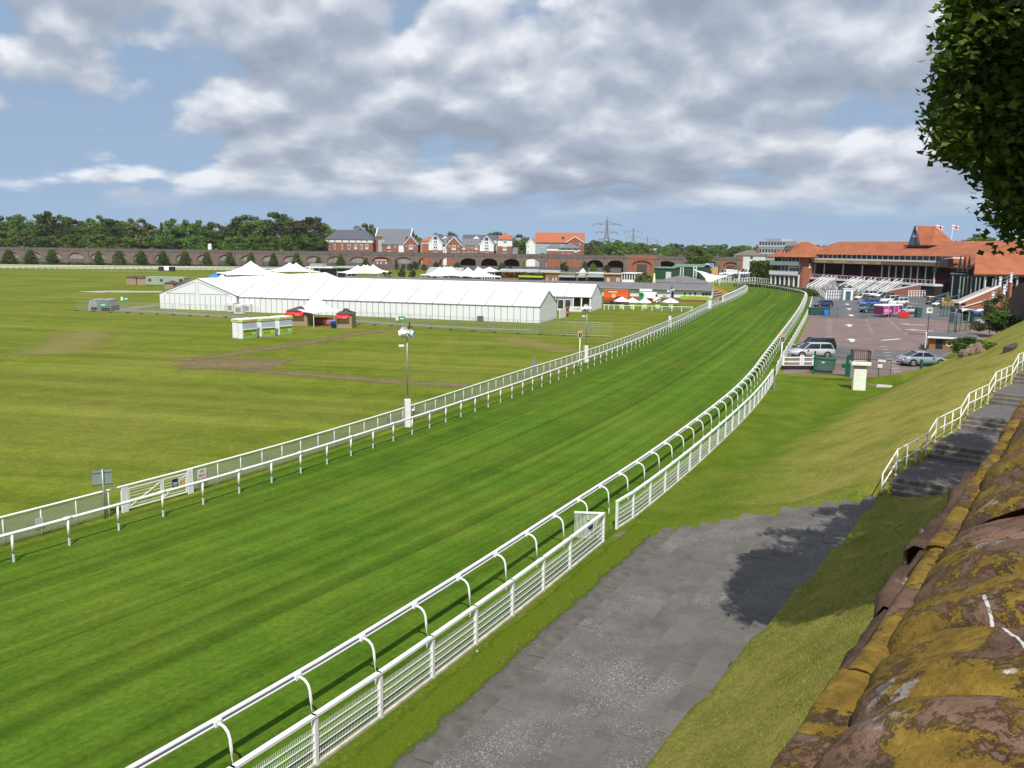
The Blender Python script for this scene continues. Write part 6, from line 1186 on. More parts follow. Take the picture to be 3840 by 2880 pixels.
# brick hall with cupola, hedge-topped wing and glazed pavilion
CF = Fac(D(1895, 1040, 292), D(2405, 1040, 272)); t = thing('brick_hall', 'low brick hall with pale awnings and a white clock cupola', 'building', CF.o, CF.rz); ca = lambda px, py, o=0: CF.at(px, py, o)
x0, x1 = ca(2044, 1030)[0], ca(2330, 1030)[0]; zt = ca(2200, 1027)[1]; MB().box(x0, x1, 0, 9, 0, zt).build('wall', M_HBRK, t); MB().box(x0 - .3, x1 + .3, -.4, 9.4, zt, zt + .25).build('roof_edge', mat('hall_edge', (.42, .36, .22), .8), t)
for a, b in ((2101, 2162), (2170, 2199), (2206, 2266)): fbox('awning', CF, t, a, b, 1031, 1040, M_AWNG, 1.6); fbox('dark_opening', CF, t, a + 1, b - 1, 1040.5, 1056, DARK, .1); fbox('roof_panel', CF, t, a + 2, b - 2, 1019, 1031, M_CSLT if a < 2150 else M_WSIGN, .3)
for px in (2050, 2072, 2084, 2276, 2282, 2312, 2320): fbox('white_pier', CF, t, px, px + 4, 1042, 1056, M_CREAM, .12)
a, z = ca(2185, 1023, 2); zc = ca(2185, 1006, 2)[1]; MB().box(a - 1.1, a + 1.1, 1, 3.2, zt + .25, zc - 1.4).build('cupola', WHITE, t); MB().lathe([(1.2, zc - 1.4), (.9, zc - .8), (.4, zc - .4), (.1, zc)], 8, (a, 2.1, 0)).build('cupola_roof', WHITE, t); MB().tube([(a, .9, zc - 2.4), (a, .99, zc - 2.4)], .6, 14).build('clock_face', DARK, t)
t = thing('hedge_topped_wing', 'low building with a brown hedge roof and a long lime green sign', 'building', CF.w(0, -1), CF.rz); x0, x1 = ca(1862, 1030)[0], ca(2043, 1030)[0]; z0, z1 = ca(1950, 1045)[1], ca(1950, 1022)[1]; MB().box(x0, x1, 0, 6, 0, z0 + .2).build('wall', M_HBRK, t)
C = RNG.uniform([x0, .1, z0 + .2], [x1, 3.5, z1], (2600, 3)); Nn = RNG.normal(size=C.shape); Nn /= np.linalg.norm(Nn, axis=1)[:, None]; V, F = quads(C, Nn, .32, RNG); inst('hedge', np_mesh('hedge', V, F, leaf_mat('brown_hedge', (.10, .055, .012), (.19, .115, .028), .1)), t); fbox('lime_sign', CF, t, 1953, 2042, 1032, 1041, mat('sign_lime', (.30, .62, .04), .5, .08), .9)
t = thing('glazed_pavilion', 'white framed glazed pavilion right of the brick hall', 'building', CF.o, CF.rz); x0, x1 = ca(2333, 1030)[0], ca(2400, 1030)[0]; z0, z1 = ca(2360, 1056)[1], ca(2360, 1023)[1]; MB().box(x0, x1, 0, 7, 0, z1 - .3).build('wall', M_WIN, t); MB().box(x0 - .2, x1 + .2, -.3, 7.2, z1 - .3, z1).build('roof', WHITE, t); MB().box(x0, x1, -.1, -.003, max(0, z0 - .2), z0 + .6).build('sill', WHITE, t)
for k in range(8): a = x0 + (x1 - x0) * k / 7; MB().box(a - .12, a + .12, -.09, -.004, z0 + .6, z1 - .3).build('mullion', WHITE, t)
# round bush, flat-roofed bar, grey roofs
p = D(2417, 1060, 235); tree('w', p.x, p.y, .5, D(2417, 1022, 235).z, 5.2, 'clipped round pale bush behind the long grey roof', 'round_bush')
p0 = Fac(D(1149, 1040, 325), D(1340, 1040, 318)); t = thing('flat_roofed_bar', 'modern flat-roofed bar with white roof edges and dark glass, left of centre', 'building', p0.o, p0.rz); z1 = p0.at(1240, 1003)[1]; L = p0.L
MB().box(L * .12, L * .75, 1, 9, 0, z1 - .3).build('wall', mat('bar_wall', (.14, .09, .075), .8, .2), t); MB().box(0, L * .62, -.6, 10, z1 - .3, z1 + .15).build('roof', WHITE, t); MB().box(L * .55, L, -1.2, 8, z1 - .1, z1 + .5).build('upper_roof', M_AWNG, t); MB().box(L * .3, L * .52, .9, .99, .3, z1 - .6).build('glazing', M_WIN, t); MB().box(L * .05, L * .3, 1, 4, z1 + .16, z1 + 1.3).build('roof_plant', M_ALU, t)
for a in (.02, .28, .62, .8, .97): MB().box(L * a - .12, L * a + .12, -.5, -.26, 0, z1 - .3).build('column', GALV, t)
for k, (x0p, x1p, e, r, d, lab) in enumerate(((1600, 1725, 1024, 1003, 330, 'low hall with a pale grey pitched roof behind the clustered tents'), (1870, 2010, 1022, 1009, 320, 'long pale grey roof left of the hedge-topped wing'), (2010, 2085, 1021, 1013, 318, 'low white-edged roof beside the brick hall'))):
    p0 = Fac(D(x0p, 1030, d), D(x1p, 1030, d - 4)); t = thing('low_hall', lab, 'building', p0.o, p0.rz, 'low halls before the viaduct'); ze, zr = p0.at(x0p, e)[1], p0.at(x0p, r, 4)[1]; MB().box(0, p0.L, 0, 8, 0, ze).build('wall', mat('hall_dark', (.09, .075, .07), .8), t); MB().gable(0, p0.L, 0, 8, ze, zr, .3, .2).build('roof', mat('pale_roof', (.32, .34, .36), .7, .1), t); MB().box(p0.L * .3, p0.L * .5, -.05, -.003, .1, ze - .4).build('door', M_AWNG, t)
p0 = Fac(D(1808, 1050, 290), D(1855, 1050, 288)); t = thing('glazed_bar', 'small white framed glass bar beside the pavilion tents', 'building', p0.o, p0.rz); z1 = p0.at(1830, 1016)[1]; MB().box(0, p0.L, 0, 5, 0, z1 - .3).build('glass', M_WIN, t); MB().box(-2, p0.L + .4, -.6, 5.4, z1 - .3, z1).build('roof', WHITE, t)
for k in range(6): MB().box(p0.L * k / 5 - .12, p0.L * k / 5 + .12, -.15, -.003, 0, z1 - .3).build('mullion', WHITE, t)
# low white rails and planters in front of the tents
p0 = Fac(D(1335, 1050, 300), D(1720, 1050, 285)); t = thing('terrace_rail', 'low white railing along the garden terrace behind the marquees', 'fence', p0.o, p0.rz); [MB().box(0, p0.L, -.05, .05, z, z + .12).build('rail', WHITE, t) for z in (.45, 1.0)]
for k in range(26): MB().box(p0.L * k / 25 - .06, p0.L * k / 25 + .06, -.05, .05, 0, 1.0).build('post', WHITE, t)
random.seed(4)
for i, (px, w_, tp, key) in enumerate(((1440, 2.2, 1020, 'r'), (1462, 2.4, 1018, 'r'), (1505, 2.6, 1010, 'd'), (1545, 2.4, 1012, 'd'), (1628, 2.6, 1022, 'r'), (1740, 4.2, 1020, 'r'), (1784, 3.6, 1018, 'r'))):
    p = D(px, 1040, 292); tree(key, p.x, p.y, .4, D(px, tp, 292).z, w_, '%s dark ornamental shrub among the garden tents, from the left' % ords[i], 'garden_shrub', 'ornamental shrubs among the tents')
# dark green sheds
M_GSHD = mat('green_corrugate', (.030, .075, .045), .6, .15, 1.0, .5, 6, sc3=(4, 4, .2)); M_GRF = mat('green_roof', (.12, .20, .13), .6, .15)
for x0p, x1p, e, r, d, dp, lab in ((2453, 2524, 1005, 1000, 345, 7, 'smaller dark green corrugated shed with a white door'), (2524, 2634, 1000, 990, 350, 10, 'larger dark green corrugated shed before the viaduct')):
    p0 = Fac(D(x0p, 1030, d), D(x1p, 1030, d - 6)); t = thing('green_shed', lab, 'shed', p0.o, p0.rz, 'dark green sheds'); ze, zr = p0.at(x0p, e)[1], p0.at(x0p, r, dp / 2)[1]; MB().box(0, p0.L, 0, dp, 0, ze).build('wall', M_GSHD, t); MB().gable(0, p0.L, 0, dp, ze, zr, .3, .15, 'x').build('roof', M_GRF, t); MB().box(p0.L * .62, p0.L * .9, -.05, -.003, .1, ze * .7).build('door', M_WSIGN if dp == 7 else DARK, t)
p = D(2660, 1010, 400); t = thing('blue_hoarding', 'blue and white hoarding in front of the viaduct by the van park', 'sign', (p.x, p.y, 0)); z0, z1 = D(2660, 1000, 400).z, D(2660, 988, 400).z; MB().box(-2.0, 2.0, 0, .2, z0, z1).build('panel', M_WSIGN, t); MB().box(-.3, 1.9, -.03, -.003, z0 + .1, z1 - .1).build('blue_field', mat('hoard_blue', (.10, .28, .60), .5), t)
for a in (-1.7, 1.7): MB().box(a - .1, a + .1, .05, .15, 0, z0).build('leg', GALV, t)
p = D(2672, 1010, 408); t = thing('yellow_unit', 'yellow fronted workshop under the viaduct arch', 'building', (p.x, p.y, 0)); MB().box(-2.6, 2.6, 0, 4, 0, D(2672, 1000, 408).z).build('wall', mat('yellow_wall', (.50, .34, .10), .8), t); MB().box(-2.0, -.4, -.06, -.003, .5, 2.4).build('door', DARK, t); MB().hip(-2.8, 2.8, 0, 4, D(2672, 1000, 408).z, D(2672, 1000, 408).z + .8, ov=.1).build('roof', M_DSLT, t)
# ------------------------------------------------------------------ white tensile canopy with masts
MASTW = WHITE; A = D(2606, 1013, 246); B_ = D(2651, 1061, 228); C_ = D(2775, 1022, 240); E_ = D(2700, 1036, 256)
t = thing('tensile_canopy', 'white swooping fabric canopy stretched between two masts at the track bend', 'canopy', (A.x, A.y, 0)); o0 = Vector((A.x, A.y, 0)); mb = MB(); n = 12; Q4 = [A, B_, C_, E_]
for i in range(n + 1):
    for j in range(n + 1):
        u, v = i / n, j / n; p = A * (1 - u) * (1 - v) + B_ * u * (1 - v) + C_ * u * v + E_ * (1 - u) * v; c = (B_ + E_) / 2 * .5 + (A + C_) / 2 * .5; e = .32 * (1 - (2 * u - 1) ** 2 * (2 * v - 1) ** 2); k = .22 * (1 if (i in (0, n) or j in (0, n)) else .6) * (max(math.sin(math.pi * u) if j in (0, n) else 0, math.sin(math.pi * v) if i in (0, n) else 0, math.sin(math.pi * u) * math.sin(math.pi * v) * .5)); q = p.lerp(Vector((c.x, c.y, p.z)), k) + Vector((0, 0, -.5 * math.sin(math.pi * u) * math.sin(math.pi * v))) - o0; mb.v.append(tuple(q))
mb.f = [(i * (n + 1) + j, i * (n + 1) + j + 1, (i + 1) * (n + 1) + j + 1, (i + 1) * (n + 1) + j) for i in range(n) for j in range(n)]; mb.build('canopy', M_CANV, t, True)
for (pp, g) in ((C_, G(2760, 1096)), (A, Vector((A.x + 1.2, A.y, 0))), (B_, Vector((B_.x, B_.y, 0))), (E_, Vector((E_.x, E_.y, 0)))): MB().tube([g - o0, pp - o0 + Vector((0, 0, .3))], .22 if pp is C_ else .14, 8).build('mast', WHITE, t, True)
for px, tp, lab in ((2555, 1003, 'left white lattice mast behind the viewing pavilion'), (2604.6, 998.7, 'right white lattice mast holding the fabric canopy')):
    p = D(px, 1060, 250); h = D(px, tp, 250).z; t = thing('lattice_mast', lab, 'mast', (p.x, p.y, 0), 0, 'white lattice masts'); [MB().tube([(sx * .55, 0, 0), (sx * .4, 0, h)], .12, 5).build('leg', WHITE, t) for sx in (-1, 1)]
    for k in range(9): MB().bar((-.5, 0, h * (k + .5) / 9), (.5, 0, h * (k + 1) / 9), .08, .08).build('brace', WHITE, t)
# timber terrace steps, white parapet, railings at the bend
M_TIMB = mat('terrace_timber', (.22, .12, .06), .8, .2, 1.5); M_YEDGE = mat('yellow_edge', (.36, .24, .03), .7, .15)
f = Fac(G(2668, 1128), G(2738, 1112)); t = thing('timber_terrace', 'brown stepped timber viewing terrace with pale edges beside the track bend', 'terrace', f.o, f.rz); L = f.L
for k in range(6): s = MB().box(0, L, k * 1.1, (k + 1) * 1.1, 0, .38 * (k + 1)).build('step', M_TIMB, t); MB().box(-.02, L + .02, k * 1.1 - .04, k * 1.1 + .12, .38 * (k + 1) + .003, .38 * (k + 1) + .07).build('edge', M_CREAM, s)
MB().prism([(L, -.1, 0), (L, 6.6, 2.3), (L, 6.6, 3.4), (L, -.1, .9)], (.35, 0, 0)).build('yellow_stringer', M_YEDGE, t)
for k in range(12): MB().box(L * k / 11 - .05, L * k / 11 + .05, 6.7, 6.8, 2.2, 3.4).build('baluster', WHITE, t)
MB().box(0, L, 6.68, 6.82, 3.4, 3.5).build('handrail', WHITE, t)
t = thing('pink_stand', 'small bright pink display stand at the top of the timber terrace', 'stand', f.w(L * .25, 8)); MB().box(-.9, .9, -.5, .5, 2.1, 4.2).build('panel', mat('pink', (.62, .10, .34), .6), t); MB().box(-.5, .5, -.55, -.505, 2.6, 3.6).build('poster', M_WSIGN, t)
P = [G(2712, 1133), G(2745, 1118), G(2778, 1101), G(2800, 1088)]; t = thing('white_parapet', 'solid white parapet wall along the inside of the track bend', 'wall', P[0]); 
for a, b in zip(P, P[1:]): f2 = Fac(a, b); MB().box(0, f2.L, 0, .3, 0, 1.35).build('wall_panel', M_MWALL, t, False, a - P[0], f2.rz); MB().box(-.02, f2.L + .02, -.05, .35, 1.35, 1.45).build('coping', WHITE, t, False, a - P[0], f2.rz)
for i, (x0p, y0p, x1p, y1p, lab) in enumerate(((2665, 1064, 2740, 1058, 'white railing under the fabric canopy'), (2752, 1068, 2830, 1060, 'white railing screening the far car park'), (2832, 1062, 2900, 1070, 'white railing left of the end pavilion'))):
    f2 = Fac(G(x0p, y0p), G(x1p, y1p)); t = thing('white_railing', lab, 'railing', f2.o, f2.rz, 'white railings at the track bend'); MB().box(0, f2.L, -.06, .06, 1.9, 2.05).build('top_rail', WHITE, t); MB().box(0, f2.L, -.06, .06, .7, .82).build('low_rail', WHITE, t)
    for k in range(9): MB().box(f2.L * k / 8 - .14, f2.L * k / 8 + .14, -.1, .1, 0, 2.1).build('post', WHITE, t)
h = thing('bend_hedge', 'low clipped hedge behind the outer rail at the track bend', 'hedge', (0, 0, 0)); pts = even(offset(FENCE_OUT, 1.0)[-22:], 120); C = np.array([[p.x, p.y, 0] for p in pts]).repeat(26, 0) + RNG.uniform([-1, -1, .1], [1, 1, 1.3], (120 * 26, 3)); Nn = RNG.normal(size=C.shape); Nn /= np.linalg.norm(Nn, axis=1)[:, None]; V, F = quads(C, Nn, .3, RNG); inst('foliage', np_mesh('foliage', V, F, M_YEW), h)
# grey office block, brown-roofed house and clipped tall hedge left of the grandstand
p0 = Fac(D(2842, 960, 520), D(2985, 960, 490)); t = thing('office_block', 'pale grey three-storey office block behind the grandstand pavilion', 'building', p0.o, p0.rz); z1 = p0.at(2842, 905)[1]; MB().box(0, p0.L, 0, 14, 0, z1).build('wall', mat('office_concrete', (.40, .42, .45), .8, .06), t); MB().box(p0.L * .1, p0.L * .5, 3, 11, z1, z1 + 1.6).build('plant_room', M_GREYW, t)
for r_ in (912.5, 940, 962):
    for k in range(9): a, z = p0.at(2852 + k * 11, r_ + k * .2); o = MB().box(a - .62, a + .62, -.06, -.003, z - .9, z + .9).build('window', M_WIN, t)
    z = p0.at(2850, r_ + 9)[1]; MB().box(-.05, p0.L + .05, -.09, -.003, z - .5, z + .3).build('spandrel', M_REND, t)
p0 = Fac(D(2752, 960, 500), D(2842, 960, 490)); t = thing('brown_roofed_house', 'white house with a brown hipped roof beyond the viaduct', 'house', p0.o, p0.rz); ze, zr = p0.at(2800, 957)[1], p0.at(2800, 938, 5)[1]; MB().box(0, p0.L, 0, 10, 0, ze).build('wall', M_REND, t); MB().hip(0, p0.L, 0, 10, ze, zr, ov=.5).build('roof', mat('brown_tile', (.16, .13, .12), .85, .2), t); MB().box(p0.L * .7, p0.L * .8, -.1, -.003, ze - 2, ze - .6).build('window', M_WIN, t); MB().box(p0.L * .78, p0.L * .86, 4, 5.2, zr - 1, zr + 1.5).build('chimney', M_RBRK, t)
f = Fac(D(2806, 1036, 325), D(2895, 1036, 318)); t = thing('tall_hedge', 'tall dark clipped hedge left of the end pavilion', 'hedge', f.o, f.rz); z1 = f.at(2850, 976)[1]; C = RNG.uniform([0, 0, .1], [f.L, 5, z1], (5200, 3)); C[:, 2] *= 1 - .10 * np.abs(np.sin(C[:, 0] * 1.1)); Nn = RNG.normal(size=C.shape); Nn /= np.linalg.norm(Nn, axis=1)[:, None]; V, F = quads(C, Nn, .42, RNG); inst('foliage', np_mesh('foliage', V, F, M_YEW), t)
# ------------------------------------------------------------------ car park surfaces
M_PAVE = mat('brick_paving', (.158, .112, .102), .9, .14, .35, .3, 20, col2=(.188, .136, .126)); M_ASPH = mat('asphalt', (.092, .092, .098), .9, .16, .3, .3, 30, col2=(.118, .118, .124)); M_MARK = mat('road_paint', (.62, .62, .60), .7, .15, 3)
def sheet(name, pts, m_, z): return tag(MB().poly([(p.x, p.y, z) for p in pts][::-1]).build(name, m_), kind='structure')
left = [p for p in offset(FENCE_OUT, .5) if 74 < p.y < 262]
park = [G(3340, 1457), G(3260, 1444), G(3175, 1412), G(3110, 1404), G(2935, 1402)] + left[2:] + [G(3120, 1078), G(3500, 1095), G(3640, 1120), Vector((125, 160, 0)), SQ(122, 14.2), SQ(92, 14.6), SQ(80, 14.8)]
def fan(name, pts, m_, z):
    bm = bmesh.new(); vs = [bm.verts.new((p.x, p.y, z)) for p in pts]; bm.faces.new(vs); bmesh.ops.triangulate(bm, faces=bm.faces[:]); bmesh.ops.recalc_face_normals(bm, faces=bm.faces[:]); me = bpy.data.meshes.new(name); bm.to_mesh(me); bm.free()
    if me.polygons[0].normal.z < 0: me.flip_normals()
    me.materials.append(m_); return tag(inst(name, me), kind='structure')
cp = fan('car_park', park, M_PAVE, .012)
fan('asphalt_yard', [G(3025, 1192), G(3040, 1160), G(3046, 1110), G(3120, 1079), G(3500, 1096), G(3630, 1122), G(3640, 1180), G(3560, 1205), G(3440, 1194)], M_ASPH, .018)
fan('asphalt_strip', [G(2945, 1345), G(2975, 1296), G(3192, 1297), G(3205, 1345)], M_ASPH, .020); fan('asphalt_strip', [G(3270, 1342), G(3280, 1312), G(3560, 1318), G(3470, 1362)], M_ASPH, .019)
fan('concrete_apron', [G(3284, 1453), G(3297, 1431), G(3395, 1436), G(3352, 1454)], mat('pale_concrete', (.42, .40, .37), .9, .1), .024)
fan('stand_forecourt', [G(3046, 1112), G(3020, 1090), G(2960, 1082), G(2890, 1074), G(2900, 1060), G(3150, 1062), G(3520, 1078), G(3500, 1096), G(3120, 1079)], M_ASPH, .014)
def mark(px, py, L, W, rz, nm='painted_arrow'):
    g = G(px, py); mb = MB().prism([(-W * .2, -L / 2, 0), (W * .2, -L / 2, 0), (W * .2, L * .1, 0), (W * .5, L * .1, 0), (0, L / 2, 0), (-W * .5, L * .1, 0), (-W * .2, L * .1, 0)], (0, 0, .003)) if nm == 'painted_arrow' else MB().box(-W / 2, W / 2, -L / 2, L / 2, 0, .003); mb.build(nm, M_MARK, cp, False, (g.x, g.y, .026), rz)
for px, py in ((3177, 1141), (3184, 1159), (3192, 1183), (3185, 1220.5), (3194, 1276)): mark(px, py, 4.4, 1.5, -.33)
for px, py in ((3405, 1136), (3418, 1217), (3445, 1239)): mark(px, py, 4.2, 1.4, .9)
mark(3341, 1274, 4.5, .5, -.95, 'painted_line')
for k in range(14): mark(3410 + k * 5.0, 1252.5 + k * .15, .9, .7, 1.2, 'painted_dash')
for k in range(16): t_ = k / 15; mark(3112 - 6 * t_, 1196 + 90 * t_, .15, .9, .1, 'painted_tick')
for k in range(12): t_ = k / 11; mark(3248 + 22 * t_, 1196 + 55 * t_, .15, .6, .1, 'painted_tick'); mark(3328 + 48 * t_, 1196 + 44 * t_, .15, .6, .1, 'painted_tick')
for k in range(10): t_ = k / 9; mark(3312 + 60 * t_, 1300 + 105 * t_, .16, .9, .2, 'painted_tick')
# ------------------------------------------------------------------ vehicles
M_TYRE = mat('tyre', (.02, .02, .021), .8, .2); M_RIM = mat('alloy_rim', (.50, .51, .53), .3, .1, metal=.8); M_LAMPR = mat('lamp_red', (.45, .02, .02), .25); M_LAMPW = mat('lamp_clear', (.70, .72, .74), .15); M_TRIM = mat('black_trim', (.025, .025, .027), .6); M_CGL = glassy('car_glass', (.018, .022, .026), .05)
CARS = {  # type: length, width, [(x, z bottom, z shoulder, half-width factor)], cabin bottom x0..x1, roof x0..x1, roof z, wheelbase centre positions, wheel radius
 'hatch': (4.1, 1.74, [(-2.05, .45, .60, .78), (-1.95, .26, .86, .93), (-1.3, .20, .95, 1.0), (.6, .20, .93, 1.0), (1.35, .21, .84, .97), (1.9, .26, .70, .86), (2.05, .42, .56, .70)], (-1.98, 1.05), (-1.55, .25), 1.48, (-1.28, 1.28), .31),
 'saloon': (4.75, 1.84, [(-2.38, .45, .66, .80), (-2.25, .27, .95, .92), (-1.5, .20, .98, 1.0), (.8, .20, .94, 1.0), (1.6, .21, .86, .97), (2.2, .26, .72, .86), (2.38, .42, .56, .68)], (-1.85, 1.15), (-.85, .25), 1.42, (-1.38, 1.40), .34),
 'estate': (4.6, 1.84, [(-2.3, .45, .70, .82), (-2.2, .28, .98, .94), (-1.4, .22, 1.02, 1.0), (.7, .22, 1.00, 1.0), (1.5, .23, .92, .97), (2.1, .28, .78, .88), (2.3, .45, .60, .72)], (-2.25, 1.2), (-1.85, .45), 1.58, (-1.4, 1.38), .34),
 'suv': (4.6, 1.9, [(-2.3, .50, .80, .86), (-2.22, .36, 1.10, .95), (-1.4, .30, 1.12, 1.0), (.8, .30, 1.10, 1.0), (1.5, .30, 1.04, .98), (2.15, .36, .92, .90), (2.3, .5, .7, .78)], (-2.28, 1.05), (-2.0, .45), 1.75, (-1.38, 1.40), .37),
 'van': (5.4, 2.0, [(-2.7, .5, 1.2, .94), (-2.66, .36, 1.34, .98), (-1.5, .32, 1.36, 1.0), (1.2, .32, 1.34, 1.0), (1.9, .32, 1.22, .98), (2.5, .36, .98, .92), (2.7, .5, .7, .8)], (.55, 2.0), (.55, 1.2), 2.35, (-1.6, 1.75), .36)}
WH = {}
def wheel_mesh(r):
    if r not in WH: WH[r] = (MB().tube([(0, -.11, 0), (0, -.10, 0), (0, .10, 0), (0, .11, 0)], r, 18).mesh('tyre', M_TYRE), MB().lathe([(r * .2, .112), (r * .62, .118), (r * .68, .10), (r * .66, .08)], 14).mesh('rim', M_RIM))
    return WH[r]
def car_parts(kind, paintm, t):
    L, W, st, cb, rf, rz_, wb, wr = CARS[kind]; hw = W / 2; mb = MB(); n = 10
    for x, zb, zs, k in st: w_ = hw * k; mb.v += [(x, -w_ * .80, zb), (x, -w_ * .97, zb + .12), (x, -w_, (zb + zs) / 2), (x, -w_ * .98, zs - .10), (x, -w_ * .86, zs), (x, w_ * .86, zs), (x, w_ * .98, zs - .10), (x, w_, (zb + zs) / 2), (x, w_ * .97, zb + .12), (x, w_ * .80, zb)]
    m = len(st)
    for i in range(m - 1):
        for j in range(n): mb.f.append((i * n + j, i * n + (j + 1) % n, (i + 1) * n + (j + 1) % n, (i + 1) * n + j))
    mb.f += [tuple(range(n)), tuple(range(m * n - 1, (m - 1) * n - 1, -1))]
    mb.f = [f[::-1] for f in mb.f]; body = mb.build('body', paintm, t, True)
    def zsh(x):
        for a, b in zip(st, st[1:]):
            if a[0] <= x <= b[0]: return a[2] + (b[2] - a[2]) * (x - a[0]) / (b[0] - a[0])
        return st[0][2]
    z0, z1 = zsh(cb[0]) - .04, zsh(cb[1]) - .04; rw, bw = hw * .70, hw * .88; rt = rz_
    g = MB(); g.add([(cb[0], -bw, z0), (cb[1], -bw, z1), (cb[1], bw, z1), (cb[0], bw, z0), (rf[0], -rw, rt - .05), (rf[1], -rw, rt - .05), (rf[1], rw, rt - .05), (rf[0], rw, rt - .05)], [(0, 1, 5, 4), (1, 2, 6, 5), (2, 3, 7, 6), (3, 0, 4, 7), (4, 5, 6, 7)]); g.build('windows', M_CGL, t)
    xm = (rf[0] + rf[1]) / 2; xl = (rf[1] - rf[0]) / 2
    r_ = MB(); rows = 5
    for i in range(rows + 1):
        x = rf[0] - .04 + (rf[1] - rf[0] + .08) * i / rows; c = 1 - abs(2 * i / rows - 1) ** 3; r_.v += [(x, -rw - .02, rt - .07), (x, -rw * .75, rt - .01 + .02 * c), (x, 0, rt + .035 * c), (x, rw * .75, rt - .01 + .02 * c), (x, rw + .02, rt - .07)]
    for i in range(rows):
        for j in range(4): a = i * 5 + j; r_.f.append((a, a + 5, a + 6, a + 1))
    r_.build('roof', paintm, t, True)
    p_ = MB()
    for s in (-1, 1):
        for (xb, zb), xt in (((cb[0], z0), rf[0]), ((cb[1], z1), rf[1])): p_.bar((xb, s * bw, zb), (xt, s * rw, rt - .05), .09, .07)
        xb = (cb[0] + cb[1]) / 2 - .05; p_.bar((xb, s * (bw + .003), (z0 + z1) / 2), ((rf[0] + rf[1]) / 2, s * (rw + .003), rt - .05), .08, .03)
    p_.build('pillars', paintm, t)
    if kind == 'van': MB().bbox(-2.66, .62, -hw * .97, hw * .97, 1.28, rz_ + .02, .08).build('load_box', paintm, t)
    ty, ri = wheel_mesh(wr)
    for x in wb:
        for s in (-1, 1):
            a = MB().tube([(x, s * (hw * .96), wr + .02), (x, s * (hw + .008), wr + .02)], wr + .065, 18).build('wheel_arch', M_TRIM, t); wv = inst('wheel', ty, t, (x, s * (hw - .08), wr)); o = inst('rim', ri, wv); o.rotation_euler = (-s * math.pi / 2, 0, 0)
    for s in (-1, 1):
        MB().bbox(st[-2][0] - .22, st[-2][0] + .07, s * hw * .62 - .20, s * hw * .62 + .20, st[-2][2] - .16, st[-2][2] - .02, .03).build('headlight', M_LAMPW, t); MB().bbox(st[1][0] - .045, st[1][0] + .2, s * hw * .74 - .16, s * hw * .74 + .16, st[1][2] - .26, st[1][2] - .06, .03).build('tail_light', M_LAMPR, t); MB().bbox(cb[1] - .55, cb[1] - .38, s * (hw + .09) - .07, s * (hw + .09) + .07, z1 + .02, z1 + .16, .02).build('mirror', paintm, t)
    MB().box(st[-1][0] - .06, st[-1][0] + .012, -.26, .26, .40, .51).build('number_plate', M_WSIGN, t); MB().box(st[0][0] - .012, st[0][0] + .06, -.26, .26, .55, .66).build('rear_plate', mat('plate_yellow', (.62, .50, .08), .5), t)
CP = {k: paint('car_' + k, c, r) for k, c, r in (('silver', (.42, .45, .49), .3), ('steel', (.24, .29, .36), .28), ('black', (.012, .013, .016), .2), ('white', (.74, .75, .76), .3), ('grey', (.10, .105, .115), .3), ('blue', (.02, .10, .42), .25), ('navy', (.018, .035, .13), .25), ('teal', (.012, .085, .105), .35), ('red', (.32, .02, .02), .3), ('green', (.03, .10, .05), .3))}
def car(kind, colour, px, py, ang, label, group='cars in the racecourse car park', name='parked_car', k=1.0):
    g = G(px, py); t = thing(name, label, 'van' if kind == 'van' else 'car', (g.x, g.y, .02), ang, group)
    if k != 1: t.scale = (k, k, k)
    car_parts(kind, CP[colour], t); return t
R_ = math.radians
car('saloon', 'steel', 3456, 1371, R_(4), 'silver-blue coupe parked side-on near the green gates', k=1.04)
car('estate', 'silver', 3040, 1341, R_(186), 'silver estate car behind the white ranch fence', k=1.04)
car('suv', 'black', 3052, 1322, R_(186), 'black car parked directly behind the silver estate', k=1.0)
car('hatch', 'navy', 3086, 1151, R_(190), 'dark blue hatchback beside the green bins')
car('suv', 'white', 3256, 1115, R_(205), 'white boxy car at the far left of the parked rows'); car('hatch', 'white', 3232, 1124, R_(205), 'white low car leading the left row'); car('hatch', 'grey', 3248, 1131, R_(205), 'grey hatchback second in the left row'); car('saloon', 'grey', 3252, 1139, R_(205), 'charcoal car just behind the bright blue one'); car('estate', 'blue', 3258, 1148, R_(205), 'bright blue car in the left row'); car('suv', 'teal', 3266, 1172, R_(186), 'dark teal off-road car behind the pink trailer', k=1.05)
car('estate', 'white', 3308, 1117, R_(205), 'white estate at the far end of the right row'); car('hatch', 'navy', 3326, 1121, R_(205), 'navy hatchback in the right row'); car('estate', 'black', 3318, 1128, R_(205), 'black estate in the right row'); car('suv', 'white', 3336, 1138, R_(205), 'white sports car-like SUV in front of the black estate', k=1.05); car('suv', 'white', 3368, 1146, R_(205), 'white car mostly hidden by the pink trailer')
car('saloon', 'silver', 3400, 1176, R_(190), 'silver car showing its tail right of the pink trailer'); car('hatch', 'white', 3530, 1150, R_(192), 'white hatchback beside the brick ramp'); car('hatch', 'black', 3503, 1142, R_(192), 'black hatchback behind the white one by the brick ramp')
random.seed(9)
cols = ['grey', 'silver', 'black', 'blue', 'white', 'navy', 'grey', 'red', 'silver', 'black', 'grey', 'white', 'navy', 'steel', 'grey', 'silver']
for i in range(16):
    px = 2712 + (i % 8) * 25 + (i // 8) * 10; py = 1046 - (i // 8) * 7 + (i % 8) * .7
    car(('hatch', 'saloon', 'estate', 'suv')[i % 4], cols[i], px, py, R_(200), '%s car, %s from the left in the %s row of the far car park' % (cols[i], nth(i % 8), 'front' if i < 8 else 'rear'), 'cars in the far car park', 'distant_car')
